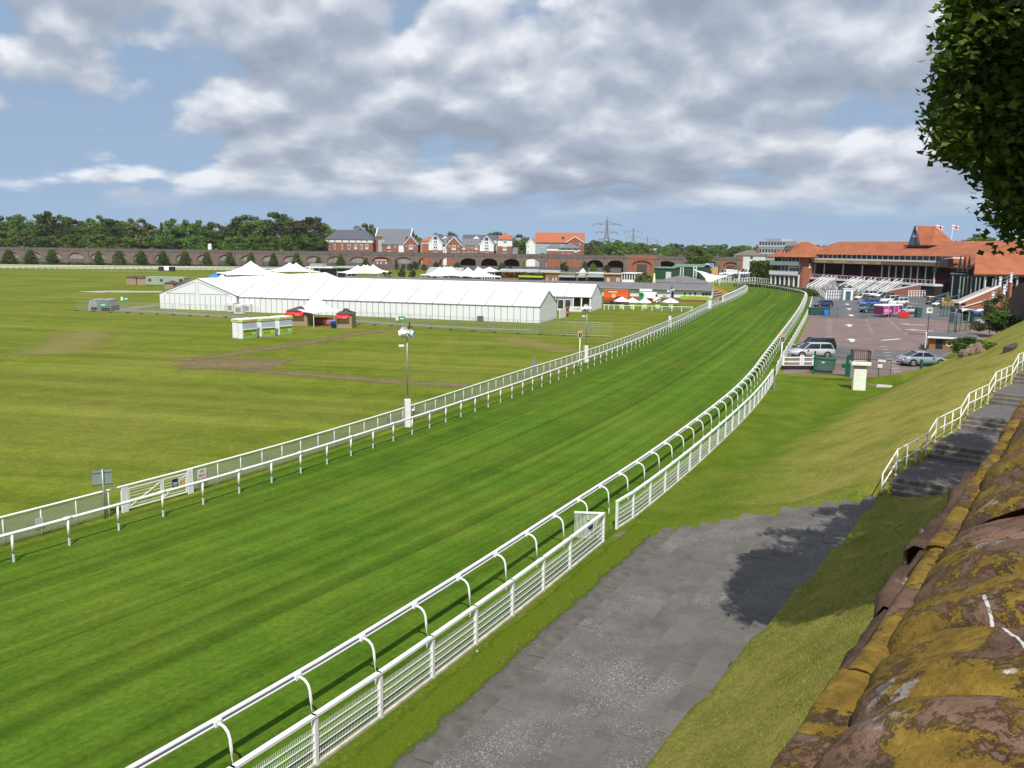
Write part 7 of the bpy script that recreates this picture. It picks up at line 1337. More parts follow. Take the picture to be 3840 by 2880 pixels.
for px, py, k, lab in ((2722, 1035, 1.3, 'left white van in the far car park'), (2742, 1033, 1.1, 'second white van in the far car park'), (2800, 1036, 1.5, 'large white van right of the fabric canopy'), (1442, 1003, .9, 'small dark van seen under the viaduct sign')): car('van', 'white' if px > 2000 else 'black', px, py, R_(200), lab, 'vans in the far car park', 'parked_van', k)
car('hatch', 'red', 1458, 1004, R_(200), 'small red car in front of the brick arch', 'cars by the viaduct', 'distant_car', 1.1); car('suv', 'navy', 1003, 1030, R_(190), 'dark car parked between the peaked tents', 'cars by the viaduct', 'distant_car', 1.2)
# pink catering trailer
f = Fac(G(3311, 1190), G(3382, 1186)); h = f.at(3320, 1143)[1]; t = thing('pink_trailer', 'bright pink box trailer with white roof and twin axles', 'trailer', f.o, f.rz); L = f.L; M_PINK = mat('trailer_pink', (.50, .045, .27), .35, .1, 2); M_PPUR = mat('trailer_purple', (.17, .035, .16), .4, .3, 4); M_PEACH = mat('trailer_peach', (.72, .28, .30), .4, .2, 3)
MB().bbox(0, L, 0, 2.0, .5, h - .25, .04).build('body', M_PINK, t); MB().bbox(-.05, L + .05, -.05, 2.05, h - .25, h, .08).build('roof', PVC, t); MB().box(-.03, -.003, .05, 1.95, .55, h - .3).build('front_panel', mat('trailer_plum', (.13, .02, .07), .5), t)
for a, b, m_ in ((.30, .54, M_PPUR), (.80, .98, M_PPUR), (.56, .78, M_PINK)): MB().box(L * a, L * b, -.02, -.004, .75, h - .3).build('picture_panel', m_, t)
for a in (.27, .55, .79): MB().box(L * a - .03, L * a + .03, -.035, -.003, .55, h - .3).build('frame_bar', M_WSIGN, t)
for k in range(3): MB().box(L * .05, L * .24, -.02, -.004, h * (.60 - .085 * k), h * (.635 - .085 * k)).build('white_line', PVC, t)
for a in (.36, .84): MB().lathe([(.42, -.012), (.42, 0)], 14, sy=.6).build('ring', M_PEACH, t).matrix_local = Matrix.Translation((L * a, -.022, h * .48)) @ Matrix.Rotation(math.pi / 2, 4, 'X') @ Matrix.Rotation(.4, 4, 'Z')
for a0, a1 in ((.02, .25), (.58, .76)): MB().prism([(L * a0, -.02, .56), (L * a1, -.02, .56), (L * a1, -.02, .78), (L * (a0 + a1) / 2, -.02, .9), (L * a0, -.02, .7)], (0, .014, 0)).build('peach_panel', M_PEACH, t)
ty, ri = wheel_mesh(.33)
for a in (.28, .44): wv = inst('wheel', ty, t, (L * a, .08, .33)); o = inst('rim', ri, wv); o.rotation_euler = (math.pi / 2, 0, 0)
MB().bar((L, 1, .5), (L + 1.1, 1, .5), .1, .1).build('drawbar', GALV, t)
t = thing('red_barrier', 'red plastic barrier panel beside the pink trailer', 'barrier', G(3388, 1192), .1); MB().bbox(-.95, .95, -.15, .15, .1, 1.1, .06).build('panel', mat('barrier_red', (.55, .03, .03), .5), t); [MB().box(a - .15, a + .15, -.3, .3, 0, .1).build('foot', DARK, t) for a in (-.7, .7)]
g = G(3442, 1191); t = thing('green_cabinet', 'tall dark green metal cabinet right of the pink trailer', 'cabinet', g, .1); h = D(3442, 1153, g.y).z; MB().bbox(-.5, .5, -.4, .4, 0, h, .03).build('body', mat('cabinet_green', (.02, .10, .065), .5), t); MB().box(-.05, .05, -.43, -.403, h * .5, h * .6).build('handle', GALV, t)
M_BIN = mat('bin_green', (.025, .085, .055), .5, .12)
for i, px in enumerate((3043, 3062, 3081, 3097)):
    g = G(px, 1181); t = thing('wheeled_bin', ('leftmost', 'second', 'third', 'rightmost')[i] + ' large green wheeled bin in the row beside the track fence', 'bin', g, .1, 'green wheeled bins'); MB().prism([(-.45, -.4, .2), (.45, -.4, .2), (.52, -.4, 1.25), (-.52, -.4, 1.25)], (0, .9, 0)).build('body', M_BIN, t); MB().bbox(-.56, .56, -.45, .55, 1.25, 1.4, .05).build('lid', M_BIN, t); [MB().tube([(a, -.35, .1), (a, -.3, .1)], .1, 8).build('wheel', M_TYRE, t) for a in (-.4, .4)]
t = thing('blue_bin', 'small bright blue bin in front of the green wheeled bins', 'bin', G(3095, 1184), .1); MB().prism([(-.35, -.35, .1), (.35, -.35, .1), (.42, -.35, 1.0), (-.42, -.35, 1.0)], (0, .7, 0)).build('body', mat('bright_blue', (.02, .20, .60), .5), t); MB().box(-.44, .44, -.37, .38, 1.0, 1.07).build('lid', mat('bright_blue', (0, 0, 0)), t)
M_GWIRE = mesh_mat('green_mesh', (.02, .10, .06), .12, .010); M_GPOST = mat('green_steel', (.010, .105, .058), .45, .1)
def wire_panel(name, f, t, a0, a1, z0, z1, mid=()):
    mb = MB(); mb.add([(a0, 0, z0), (a1, 0, z0), (a1, 0, z1), (a0, 0, z1)], [(0, 1, 2, 3)]); mb.uv = [(0, 0), (a1 - a0, 0), (a1 - a0, z1 - z0), (0, z1 - z0)]; o = mb.build(name, M_GWIRE, t)
    fr = MB().bar((a0, 0, z0), (a1, 0, z0), .05, .05).bar((a0, 0, z1), (a1, 0, z1), .05, .05).bar((a0, 0, z0), (a0, 0, z1), .05, .05).bar((a1, 0, z0), (a1, 0, z1), .05, .05)
    for m_ in mid: fr.bar((a0, 0, z0 + (z1 - z0) * m_), (a1, 0, z0 + (z1 - z0) * m_), .04, .04)
    fr.build('frame', M_GPOST, t); return o
f = Fac(G(3109, 1190), G(3140, 1190)); t = thing('green_mesh_screen', 'green mesh screen at the right end of the bins', 'fence', f.o, f.rz); wire_panel('mesh', f, t, 0, f.L, .1, f.at(3109, 1153)[1], (.5,)); f = Fac(G(3230, 1194), G(3251, 1195)); t = thing('green_mesh_screen', 'small green framed screen left of the pink trailer', 'fence', f.o, f.rz); wire_panel('mesh', f, t, 0, f.L, .1, f.at(3230, 1174)[1], (.5,))
# ------------------------------------------------------------------ gates and fences at the near edge of the car park
GF_ = Fac(G(3052, 1402), G(3338, 1427)); t = thing('green_gates', 'pair of open green mesh gates with twin posts at the car park entrance', 'gate', GF_.o, GF_.rz); zt = GF_.at(3052, 1316)[1]; zg = GF_.at(3100, 1334)[1]
for px, w_ in ((3052, .16), (3175, .16), (3183, .22)): a = GF_.at(px, 1400)[0]; MB().box(a - w_ / 2, a + w_ / 2, -w_ / 2, w_ / 2, 0, zt if px < 3100 else GF_.at(px, 1330)[1]).build('post', M_GPOST, t)
a0, a1 = GF_.at(3056, 1400)[0], GF_.at(3170, 1400)[0]; wire_panel('gate_leaf', GF_, t, a0 + .1, a1, .12, zg, (.55,)); a0, a1 = GF_.at(3247, 1420)[0], GF_.at(3337, 1427)[0]; wire_panel('gate_leaf', GF_, t, a0, (a0 + a1) / 2, .12, GF_.at(3290, 1348)[1], (.5,)); wire_panel('gate_leaf', GF_, t, (a0 + a1) / 2 + .02, a1, .12, GF_.at(3290, 1348)[1], (.5,)); a, z = GF_.at(3165, 1372); MB().box(a - .2, a + .2, -.08, .08, z - .2, z + .2).build('lock_box', M_GPOST, t)
for (x0, x1, y0, y1, lab) in ((3294, 3322, 1348, 1358, 'wide white notice on the right green gate'), (3293, 3309, 1365, 1379, 'square white notice below the wide one on the green gate')): a0, z1 = GF_.at(x0, y0); a1, z0 = GF_.at(x1, y1); o = thing('gate_notice', lab, 'sign', GF_.w((a0 + a1) / 2, -.05, z0), GF_.rz); MB().box(-(a1 - a0) / 2, (a1 - a0) / 2, -.01, .01, 0, z1 - z0).build('plate', WHITE, o); MB().box(-(a1 - a0) * .35, (a1 - a0) * .35, -.014, -.0105, (z1 - z0) * .4, (z1 - z0) * .55).build('text_line', M_WSIGN, o)
g = G(3452, 1406); t = thing('green_fence_post', 'green post with a short mesh panel below the coupe', 'fence', g, .1); h = D(3452, 1348, g.y).z; MB().box(-.1, .1, -.1, .1, 0, h).build('post', M_GPOST, t); f = Fac(g, G(3500, 1398)); wire_panel('mesh', f, t, .1, f.L, .1, h * .8)
t = thing('green_container', 'dark green wheeled container behind the left gate leaf', 'bin', G(3085, 1398), GF_.rz); MB().prism([(-.85, 0, .25), (.85, 0, .25), (.95, 0, 1.3), (-.95, 0, 1.3)], (0, 1.0, 0)).build('body', mat('skip_green', (.085, .145, .125), .5, .15), t); MB().bbox(-1.0, 1.0, -.05, 1.05, 1.3, 1.42, .04).build('lid', M_BIN, t); [MB().tube([(a, .1, .12), (a, .18, .12)], .12, 8).build('wheel', M_TYRE, t) for a in (-.7, .7)]; MB().box(-.15, .1, -.015, -.003, .9, 1.1).build('sticker', M_WSIGN, t)
f = Fac(G(2935, 1384), G(3047, 1384)); t = thing('white_ranch_fence', 'white three-bar ranch fence on a dark kerb beside the green gate', 'fence', f.o, f.rz); zt = f.at(2990, 1338)[1]
for k in range(3): MB().box(0, f.L, -.03, .03, .28 + (zt - .4) * k / 2, .40 + (zt - .4) * k / 2).build('bar', WHITE, t)
for a in (0, f.L * .58, f.L * .66, f.L): MB().box(a - .09, a + .09, -.07, .07, 0, zt + .15).build('post', WHITE, t)
MB().box(-.2, f.L + .2, -.45, -.08, -.05, .36).build('dark_kerb', mat('tarred_kerb', (.018, .018, .02), .8), t)
f = Fac(G(2901, 1466), G(2918, 1400)); t = thing('crowd_barrier', 'grey metal crowd barrier leaning at the end of the white fence', 'barrier', f.o, f.rz); mb = MB(); [mb.tube(pp, .022, 6) for pp in ([(0, 0, 0), (0, 0, 1.1)], [(2.2, 0, 0), (2.2, 0, 1.1)], [(0, 0, 1.1), (2.2, 0, 1.1)], [(0, 0, .15), (2.2, 0, .15)])]; mb.build('frame', GALV, t); [MB().tube([(.15 + .16 * k, 0, .15), (.15 + .16 * k, 0, 1.1)], .009, 5).build('bar', GALV, t) for k in range(13)]; [MB().bar((a, -.3, .02), (a, .3, .02), .05, .03).build('foot', GALV, t) for a in (.2, 2.0)]
# white plinth with iron basket
g = G(3218, 1461); t = thing('stone_pillar', 'cream painted pillar carrying a dark iron cage on the grass by the gates', 'pillar', g, R_(-12)); zz_ = lambda y: D(3218, y, g.y).z; M_CRW = mat('cream_white_paint', (.74, .75, .66), .7, .08, 3, .2, 12)
MB().prism([(-.50, -.42, -.3), (.50, -.42, -.3), (.50, .42, -.3), (-.50, .42, -.3)], (0, 0, zz_(1383) + .3)).build('shaft', M_CRW, t); MB().box(-.48, .48, -.38, .38, zz_(1383), zz_(1366)).build('neck', mat('weathered_cement', (.40, .40, .34), .8, .15, 3), t); MB().bbox(-.78, .78, -.62, .62, zz_(1367), zz_(1354), .03).build('cornice', M_CRW, t)
M_IRON = mat('dark_iron', (.045, .03, .032), .6, .3, 8); z0, z1 = zz_(1354), zz_(1314)
for sx in (-1, 1):
    for sy in (-1, 1): MB().bar((sx * .68, sy * .5, z0), (sx * .70, sy * .52, z1), .065, .065).build('corner_bar', M_IRON, t)
for z in (z0 + .05, z1): MB().bar((-.7, -.52, z), (.7, -.52, z), .05, .05).bar((-.7, .52, z), (.7, .52, z), .05, .05).bar((-.7, -.52, z), (-.7, .52, z), .05, .05).bar((.7, -.52, z), (.7, .52, z), .05, .05).build('ring', M_IRON, t)
for k in range(8):
    for sy in (-.52, .52): MB().bar((-.56 + .16 * k, sy, z0), (-.56 + .16 * k, sy, z1), .018, .018).build('bar', M_IRON, t)
    if k < 5:
        for sx in (-.69, .69): MB().bar((sx, -.36 + .18 * k, z0), (sx, -.36 + .18 * k, z1), .018, .018).build('bar', M_IRON, t)
# kiosk hut with felt roof, signs and lamp posts at the foot of the bank
f = Fac(G(3482, 1311), G(3575, 1316)); t = thing('brick_hut', 'small brown brick hut with a flat felt roof and white fascia below the bank', 'hut', f.o, f.rz); h = f.at(3482, 1266)[1]; L = f.L; M_HUTB = mat('hut_brick', (.30, .135, .065), .9, .18, 3)
MB().box(0, L, 0, 4.2, 0, h).build('wall', M_HUTB, t); MB().box(-.3, L + 2.6, -.5, 4.8, h, h + .22).build('fascia', WHITE, t); MB().box(-.2, L + 2.5, -.4, 4.7, h + .223, h + .30).build('roof_felt', mat('hut_felt', (.10, .115, .115), .9, .2), t); MB().box(L * .27, L * .56, -.05, -.003, .05, h * .92).build('doorway', DARK, t); o = MB().box(L * .70, L * .92, -.08, -.003, h * .38, h * .80).build('window', WHITE, t); MB().box(L * .73, L * .89, -.1, -.081, h * .46, h * .74).build('pane', M_WIN, o)
MB().box(-.45, -.3, -1.3, 1.2, .3, h + .55).build('white_screen', WHITE, t); MB().prism([(L * .62, -.04, .1), (L * 1.02, -.04, .1), (L * 1.02, -.04, .75), (L * .85, -.04, .75)], (0, .03, 0)).build('side_board', M_HUTB, t); MB().box(-.3, L, -1.0, -.1, 0, .12).build('step', M_CONC, t)
def lamp(px, py, tp, label, n=4):
    g = G(px, py); h = D(px, tp, g.y).z; t = thing('lamp_post', label, 'lamp post', g, .2, 'lamp posts in the car park'); MB().tube([(0, 0, -.1), (0, 0, h)], .075, 8, .05).build('pole', DARK, t, True); MB().bar((-.8, 0, h), (.8, 0, h), .07, .07).build('cross_arm', DARK, t)
    for k in range(n): MB().bbox(-.85 + 1.5 * k / max(1, n - 1) - .2, -.85 + 1.5 * k / max(1, n - 1) + .3, -.35, .05, h - .15 + (.45 if k % 2 else -.35), h + .25 + (.45 if k % 2 else -.35), .06).build('floodlight', DARK, t)
lamp(3581, 1270, 1155, 'dark floodlight post behind the brick hut'); 
g = G(3467, 1372); h = D(3467, 1170, g.y).z; t = thing('sign_post', 'thin post carrying a white square sign box left of the hut', 'sign', g, .1); MB().tube([(0, 0, 0), (0, 0, h)], .04, 6).build('post', DARK, t); MB().box(-.32, .28, -.08, .08, h - .1, h + .45).build('sign_box', WHITE, t); MB().box(-.18, .2, -.1, -.081, h + .1, h + .38).build('face', mat('sign_slate', (.22, .24, .25), .5), t)
# ------------------------------------------------------------------ end pavilion of the grandstand
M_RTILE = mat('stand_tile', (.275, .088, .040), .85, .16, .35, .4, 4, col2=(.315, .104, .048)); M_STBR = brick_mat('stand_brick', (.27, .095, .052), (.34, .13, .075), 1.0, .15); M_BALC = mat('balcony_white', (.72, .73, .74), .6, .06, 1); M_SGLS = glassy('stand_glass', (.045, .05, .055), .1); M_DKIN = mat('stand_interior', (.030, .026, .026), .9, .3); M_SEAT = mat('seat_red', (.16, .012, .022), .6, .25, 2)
PF = Fac(G(2892, 1071), G(3008, 1078)); t = thing('end_pavilion', 'three-storey pavilion with red tiled roof and white balconies at the left end of the grandstand', 'grandstand', PF.o, PF.rz); L = PF.L; zy = lambda y, o=0: PF.at(2950, y, o)[1]
MB().box(.2, L - .2, 1.8, 9, 0, zy(964)).build('wall', M_SGLS, t); MB().box(L - 1.3, L, 0, 6, 0, zy(965)).build('brick_pier', M_STBR, t); MB().box(.0, .8, .8, 14, 0, zy(965)).build('dark_pier', M_DKIN, t)
MB().hip(-.4, L + 1.2, -1.2, 14.5, zy(963), zy(907, 6.5), r=7.0, ov=.8).build('roof', M_RTILE, t)
for k, (a, b) in enumerate(((981, 995), (1017, 1032))):
    bl = MB().box(-.4, L - 1.3, -.9, 1.8, zy(b), zy(b) + .25).build('balcony_floor', M_BALC, t); n = 16; w_ = (L - .9) / n
    me = MB().box(.04, w_ - .04, -.95, -.88, zy(b) + .26, zy(a)).mesh('balcony_panel', M_BALC)
    for i in range(n): inst('balcony_panel', me, t, (-.4 + i * w_, 0, 0))
    MB().box(-.45, L - 1.3, -1.0, -.86, zy(a), zy(a) + .1).build('balcony_rail', WHITE, t); MB().box(-.4, L - 1.3, -.95, -.55, zy(b) - .35, zy(b) - .02).build('flower_trough', mat('trough_flowers', (.10, .06, .03), .9, .6, 8), t)
for zf in (966, 1000, 1040):
    for k in range(8): a = .8 + (L - 2.4) * k / 7; MB().box(a - .12, a + .12, 1.68, 1.79, zy(zf + 30), zy(zf)).build('mullion', M_BALC, t)
for k in range(7): a = .4 + (L - 1.6) * k / 6; MB().box(a - .2, a + .2, -.8, -.4, 0, zy(1032)).build('ground_column', M_BALC, t)
a, z = PF.at(2951, 950, 1.0); za = PF.at(2951, 926, 2.4)[1]; MB().prism([(a - 1.35, .6, z), (a + 1.35, .6, z), (a, .6, za)], (0, 4, 0)).build('dormer', M_REND, t); MB().prism([(a - 1.75, .4, z - .2), (a, .4, za + .1), (a + 1.75, .4, z - .2), (a + 1.75, .4, z + .1), (a, .4, za + .5), (a - 1.75, .4, z + .1)], (0, 5, 0)).build('dormer_roof', mat('dormer_dark', (.09, .05, .04), .8), t); MB().box(a - .5, a + .5, .55, .59, z + .2, z + 1.3).build('dormer_window', M_SGLS, t)
# ------------------------------------------------------------------ main grandstand
p_far, p_near = D(3014, 1040, 290), D(3530, 1040, 234); SF = Fac(p_far, p_near); sy = lambda px, y, o=0: SF.at(px, y, o)
t = thing('grandstand', 'long red-roofed grandstand with glazed upper tier, open seating and white stairways', 'grandstand', SF.o, SF.rz); L = SF.L
zE = sy(3270, 957)[1]; zRdg = sy(3270, 906, 11)[1]; zG0 = sy(3270, 975)[1]; zB0, zB1 = sy(3270, 993)[1], sy(3270, 975)[1]; zD = 3.3; xs = lambda px, y=1000, o=0: SF.at(px, y, o)[0]
MB().hip(0, L + 16, -.3, 22.3, zE, zRdg, r=max(3.0, xs(3093, 906, 11) + .6), ov=.6).build('roof', M_RTILE, t); MB().box(.0, .5, 2, 20, 0, zE).build('end_wall', M_STBR, t)
MB().box(.5, L - .3, 0, 20, zG0, zE).build('upper_storey', M_SGLS, t)
n = 26
for k in range(n + 1): a = .5 + (L - .8) * k / n; MB().box(a - .12, a + .12, -.12, -.003, zG0, zE).build('glazing_bar', M_BALC, t)
MB().box(0, L, -1.9, 2, zG0 - .35, zG0).build('balcony_floor', mat('balcony_grey', (.30, .31, .31), .7), t)
M_FWD = mat('fascia_timber', (.52, .34, .15), .7, .12, 1.2); nb_ = 14
for k in range(nb_):
    m_ = M_FWD if k < 9 else mat('fascia_dark', (.20, .135, .07), .8, .15); MB().box(L * k / nb_ + .02, L * (k + 1) / nb_ - .02, -2.0, -1.9, zB0 + .2, zB1 - .25).build('fascia_panel', m_, t)
for k in range(4): a = L * (.08 + .16 * k); text('chester', 1.0, mat('fascia_script', (.26, .10, .04), .7), t, (a + 1.5, -2.02, (zB0 + zB1) / 2))
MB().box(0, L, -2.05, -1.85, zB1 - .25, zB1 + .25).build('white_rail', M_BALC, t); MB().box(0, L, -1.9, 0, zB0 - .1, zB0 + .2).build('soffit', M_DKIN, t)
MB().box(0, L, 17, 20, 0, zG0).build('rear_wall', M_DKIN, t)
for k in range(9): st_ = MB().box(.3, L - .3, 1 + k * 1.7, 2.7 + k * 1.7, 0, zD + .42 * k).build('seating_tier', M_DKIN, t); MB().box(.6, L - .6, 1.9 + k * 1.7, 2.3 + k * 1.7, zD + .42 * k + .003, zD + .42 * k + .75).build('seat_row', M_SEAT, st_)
for px in (3060, 3096, 3166.6, 3239, 3313, 3340, 3366, 3394, 3422, 3448, 3478, 3511): a = xs(px); MB().tube([(a, -.4, zD), (a, -.4, zB0)], .20, 8).build('column', mat('column_grey', (.42, .46, .44), .6), t)
MB().box(0, L, -2.2, 1, zD - .55, zD).build('deck', M_BALC, t); MB().box(.2, xs(3230), -1.0, -.5, zD + .003, zD + .8).build('front_seats', M_SEAT, t)
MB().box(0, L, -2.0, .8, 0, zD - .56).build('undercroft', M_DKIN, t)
for k in range(40): a = L * k / 39; MB().box(a - .04, a + .04, -2.15, -2.07, zD, zD + 1.05).build('baluster', WHITE, t)
MB().box(0, L, -2.2, -2.04, zD + 1.05, zD + 1.15).build('deck_rail', WHITE, t)
# stairways down from the deck, white stringers and rails, with barrier pens between
M_STC = mat('stand_concrete', (.30, .28, .26), .9, .15, 1)
for i, px in enumerate((3118, 3150, 3232, 3258, 3300, 3352, 3398)):
    a = xs(px, 1050); w_ = 2.0
    for k in range(7): MB().box(a - w_ / 2, a + w_ / 2, -2.2 - (k + 1) * .85, -2.2 - k * .85, 0, zD - .43 * (k + 1)).build('stair_step', M_STC, t)
    for s in (-1, 1): MB().bar((a + s * w_ / 2, -2.2, zD + .9), (a + s * w_ / 2, -8.4, .95), .16, .16).bar((a + s * w_ / 2, -2.2, zD + .3), (a + s * w_ / 2, -8.4, .35), .14, .18).bar((a + s * w_ / 2, -8.4, 0), (a + s * w_ / 2, -8.4, 1.0), .14, .14).bar((a + s * w_ / 2, -5.3, .8), (a + s * w_ / 2, -5.3, 2.0), .12, .12).build('stair_rail', WHITE, t)
for k in range(4): MB().box(0, xs(3430, 1050), -4.6 + 1.0 * k - .0, -3.6 + 1.0 * k, 0, .45 * (k + 1)).build('standing_step', M_STC, t) if k < 2 else None
for r in range(3):
    for k in range(18): a = xs(3125, 1060) + (xs(3400, 1060) - xs(3125, 1060)) * k / 17; y = -3.4 - 1.9 * r; z = .9 - .4 * r if r < 2 else 0; MB().box(a - .06, a + .06, y - .05, y + .05, max(0, z), max(0, z) + 1.15).build('barrier_post', WHITE, t)
    y = -3.4 - 1.9 * r; z = .9 - .4 * r if r < 2 else 0; MB().box(xs(3125, 1060), xs(3400, 1060), y - .05, y + .05, max(0, z) + 1.05, max(0, z) + 1.15).build('barrier_rail', WHITE, t); MB().box(xs(3125, 1060), xs(3400, 1060), y - .04, y + .04, max(0, z) + .5, max(0, z) + .58).build('barrier_rail', WHITE, t)
a = xs(3395, 1090); MB().prism([(a, -8.0, 0), (a + 9, -3.5, 0), (a + 9, -3.5, 3.0), (a, -8.0, .5)], (0, .35, 0)).build('brick_flank', M_STBR, t); MB().prism([(a, -8.05, .5), (a + 9, -3.55, 3.0), (a + 9, -3.55, 3.35), (a, -8.05, .85)], (0, .45, 0)).build('flank_coping', WHITE, t)
# judge's box at the left
a = xs(3032, 1005); MB().box(a - 4.0, a + 4.0, -5.2, -2.3, zD + 3.0, zD + 4.5).build('judges_box', M_BALC, t); MB().box(a - 4.0, a + 4.0, -5.2, -2.3, zD + 4.55, zD + 6.6).build('judges_cabin', M_SGLS, t); MB().box(a - 4.3, a + 4.3, -5.5, -2.0, zD + 6.6, zD + 6.9).build('judges_roof', WHITE, t)
for k in range(5): MB().box(a - 4.1 + 2.05 * k - .15, a - 4.1 + 2.05 * k + .15, -5.28, -5.1, zD + 4.5, zD + 6.6).build('cabin_post', WHITE, t)
for s in (-3.6, 3.6): MB().box(a + s - .2, a + s + .2, -5.0, -4.6, 0, zD + 3).build('box_leg', WHITE, t)
# turret with steep gabled roof
o7 = 6.0; a0, a1 = xs(3412, 935, o7), xs(3476, 935, o7); z0, z1 = sy(3440, 946, o7)[1], sy(3440, 924, o7)[1]; zt = sy(3434, 852, o7)[1]; am0, am1 = xs(3418, 920, o7), xs(3450, 920, o7)
MB().box(a0, a1, o7, o7 + 8, z0 - 1.5, z1).build('turret_storey', M_STBR, t); MB().box(a0 + .4, a1 - .4, o7 - .06, o7 - .003, z0 + .5, z1 - .5).build('turret_windows', M_SGLS, t); MB().box(a0 - 1.4, a1 + 1.8, o7 - 1.2, o7 + 9, z1, z1 + .35).build('turret_eave', mat('dark_timber', (.05, .035, .03), .8), t)
MB().prism([(am0, o7 - .6, z1 + .35), (am1, o7 - .6, z1 + .35), ((am0 + am1) / 2, o7 - .6, zt)], (0, .25, 0)).build('turret_gable', mat('turret_slate', (.13, .15, .19), .8, .1), t); am = (am0 + am1) / 2; MB().box(am - .7, am + .7, o7 - .68, o7 - .602, z1 + 2.6, z1 + 5.6).build('turret_louvre', M_BALC, t); MB().box(am - .3, am + .3, o7 - .72, o7 - .681, z1 + 3.2, z1 + 5.0).build('turret_slot', DARK, t)
for s, aa in ((-1, am0), (1, am1)): MB().bar((aa + s * .3, o7 - .75, z1 + .2), (am, o7 - .75, zt + .3), .3, .35).build('turret_barge', mat('barge_blue', (.07, .10, .20), .6), t)
MB().add([(am0 - .5, o7 - .4, z1 + .36), (am1 + .5, o7 - .4, z1 + .36), (am, o7 - .4, zt + .35), (a1 + 2.2, o7 + 9, z1 + .36), (am + 1.0, o7 + 5.5, zt + .35), (a1 + 2.2, o7 - .4, z1 + .36), (a0 - 1.2, o7 + 9, z1 + .36)], [(0, 2, 4, 6), (1, 4, 2), (1, 5, 4), (5, 3, 4), (3, 6, 4), (0, 6, 3, 5, 1)]).build('turret_roof', M_RTILE, t)
for px, tp, bs, lab in ((3508, 838, 895, 'left white flagpole flying a red cross flag over the roof'), (3567, 838, 908, 'right white flagpole flying a red cross flag over the roof')):
    d = 252; p = D(px, 900, d); zt = D(px + 4, tp, d).z; tt = thing('flagpole', lab, 'flagpole', (p.x, p.y, 0), 0, 'flagpoles on the grandstand'); MB().tube([(0, 0, 6), (.1, 0, zt)], .12, 6).build('pole', WHITE, tt); w_ = 1.75; mb = MB(); n = 8
    for i in range(n + 1): mb.v += [(.2 + w_ * i / n, .18 * math.sin(i * 1.1), zt - .35 - .05 * i), (.2 + w_ * i / n, .18 * math.sin(i * 1.1 + .4), zt - 1.55 - .03 * i)]
    mb.f = [(2 * i, 2 * i + 1, 2 * i + 3, 2 * i + 2) for i in range(n)]; fl = mb.build('flag', mat('flag_white', (.78, .76, .78), .8), tt)
    cr = MB(); 
    for i in range(n): cr.v += []
    for (u0, u1, v0, v1) in ((0, 1, .38, .62), (.40, .55, 0, 1)):
        base_i = len(cr.v); m_ = 8
        for i in range(m_ + 1):
            u = u0 + (u1 - u0) * i / m_; ii = u * n; x = .2 + w_ * u; ztp = zt - .35 - .05 * ii; zbt = zt - 1.55 - .03 * ii; y = .18 * math.sin(ii * 1.1 + .2) - .07
            cr.v += [(x, y, ztp + (zbt - ztp) * v0), (x, y, ztp + (zbt - ztp) * v1)]
        cr.f += [(base_i + 2 * i, base_i + 2 * i + 1, base_i + 2 * i + 3, base_i + 2 * i + 2) for i in range(m_)]
    cr.build('red_cross', mat('flag_red', (.45, .02, .05), .8), fl)
# ------------------------------------------------------------------ right-hand stand with gabled front and tiled roof
d0 = 205; RF = Fac(D(3646, 1030, 193), D(3900, 1030, 193)); t = thing('tiled_stand', 'right-hand stand with a broad red tiled roof over dark open terraces', 'grandstand', RF.o, RF.rz); L = RF.L; zE2 = RF.at(3660, 1029)[1]; zR2 = RF.at(3700, 955, 8)[1]; ry = lambda px, y, o=0: RF.at(px, y, o)
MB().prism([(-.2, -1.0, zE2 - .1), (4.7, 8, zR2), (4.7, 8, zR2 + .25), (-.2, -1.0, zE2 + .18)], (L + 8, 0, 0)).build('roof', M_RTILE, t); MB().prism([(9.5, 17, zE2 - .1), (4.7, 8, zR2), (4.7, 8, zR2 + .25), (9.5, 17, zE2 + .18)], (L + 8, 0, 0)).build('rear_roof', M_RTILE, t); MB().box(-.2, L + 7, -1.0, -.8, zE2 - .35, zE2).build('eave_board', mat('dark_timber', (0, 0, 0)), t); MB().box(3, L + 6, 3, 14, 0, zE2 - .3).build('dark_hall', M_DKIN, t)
for px in (3690, 3730, 3772, 3810): a = ry(px, 1070)[0]; MB().box(a - .18, a + .18, -.4, -.04, 0, zE2 - .3).build('column', M_AWNG if px != 3690 else WHITE, t)
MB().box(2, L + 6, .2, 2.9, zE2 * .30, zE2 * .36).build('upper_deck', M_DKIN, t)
# link block with the steep little gables between the two stands
KF = Fac(D(3522, 1000, 226), D(3648, 1000, 202)); t = thing('gabled_link', 'link block with a row of steep dark gables between the two stands', 'grandstand', KF.o, KF.rz); kz = lambda px, y, o=0: KF.at(px, y, o)
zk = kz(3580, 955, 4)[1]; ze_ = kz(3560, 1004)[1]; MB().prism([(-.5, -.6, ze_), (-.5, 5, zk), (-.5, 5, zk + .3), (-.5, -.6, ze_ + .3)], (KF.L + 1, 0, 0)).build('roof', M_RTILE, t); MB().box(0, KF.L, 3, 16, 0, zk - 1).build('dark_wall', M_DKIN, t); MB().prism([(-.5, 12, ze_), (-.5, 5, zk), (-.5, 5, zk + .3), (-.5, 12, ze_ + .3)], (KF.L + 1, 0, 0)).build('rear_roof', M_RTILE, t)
for px in (3524, 3611, 3628, 3645):
    a = kz(px, 990)[0]; zz = kz(px, 958)[1]; zb = kz(px, 1020)[1]; MB().prism([(a, -1.15, zb), (a, -.1, zb), (a, -.58, zz), (a, -.62, zz)], (.15, 0, 0)).build('dark_gable', M_DKIN, t); MB().bar((a, -1.2, zb), (a, -.62, zz), .1, .12).build('gable_edge', mat('dark_timber', (0, 0, 0)), t)
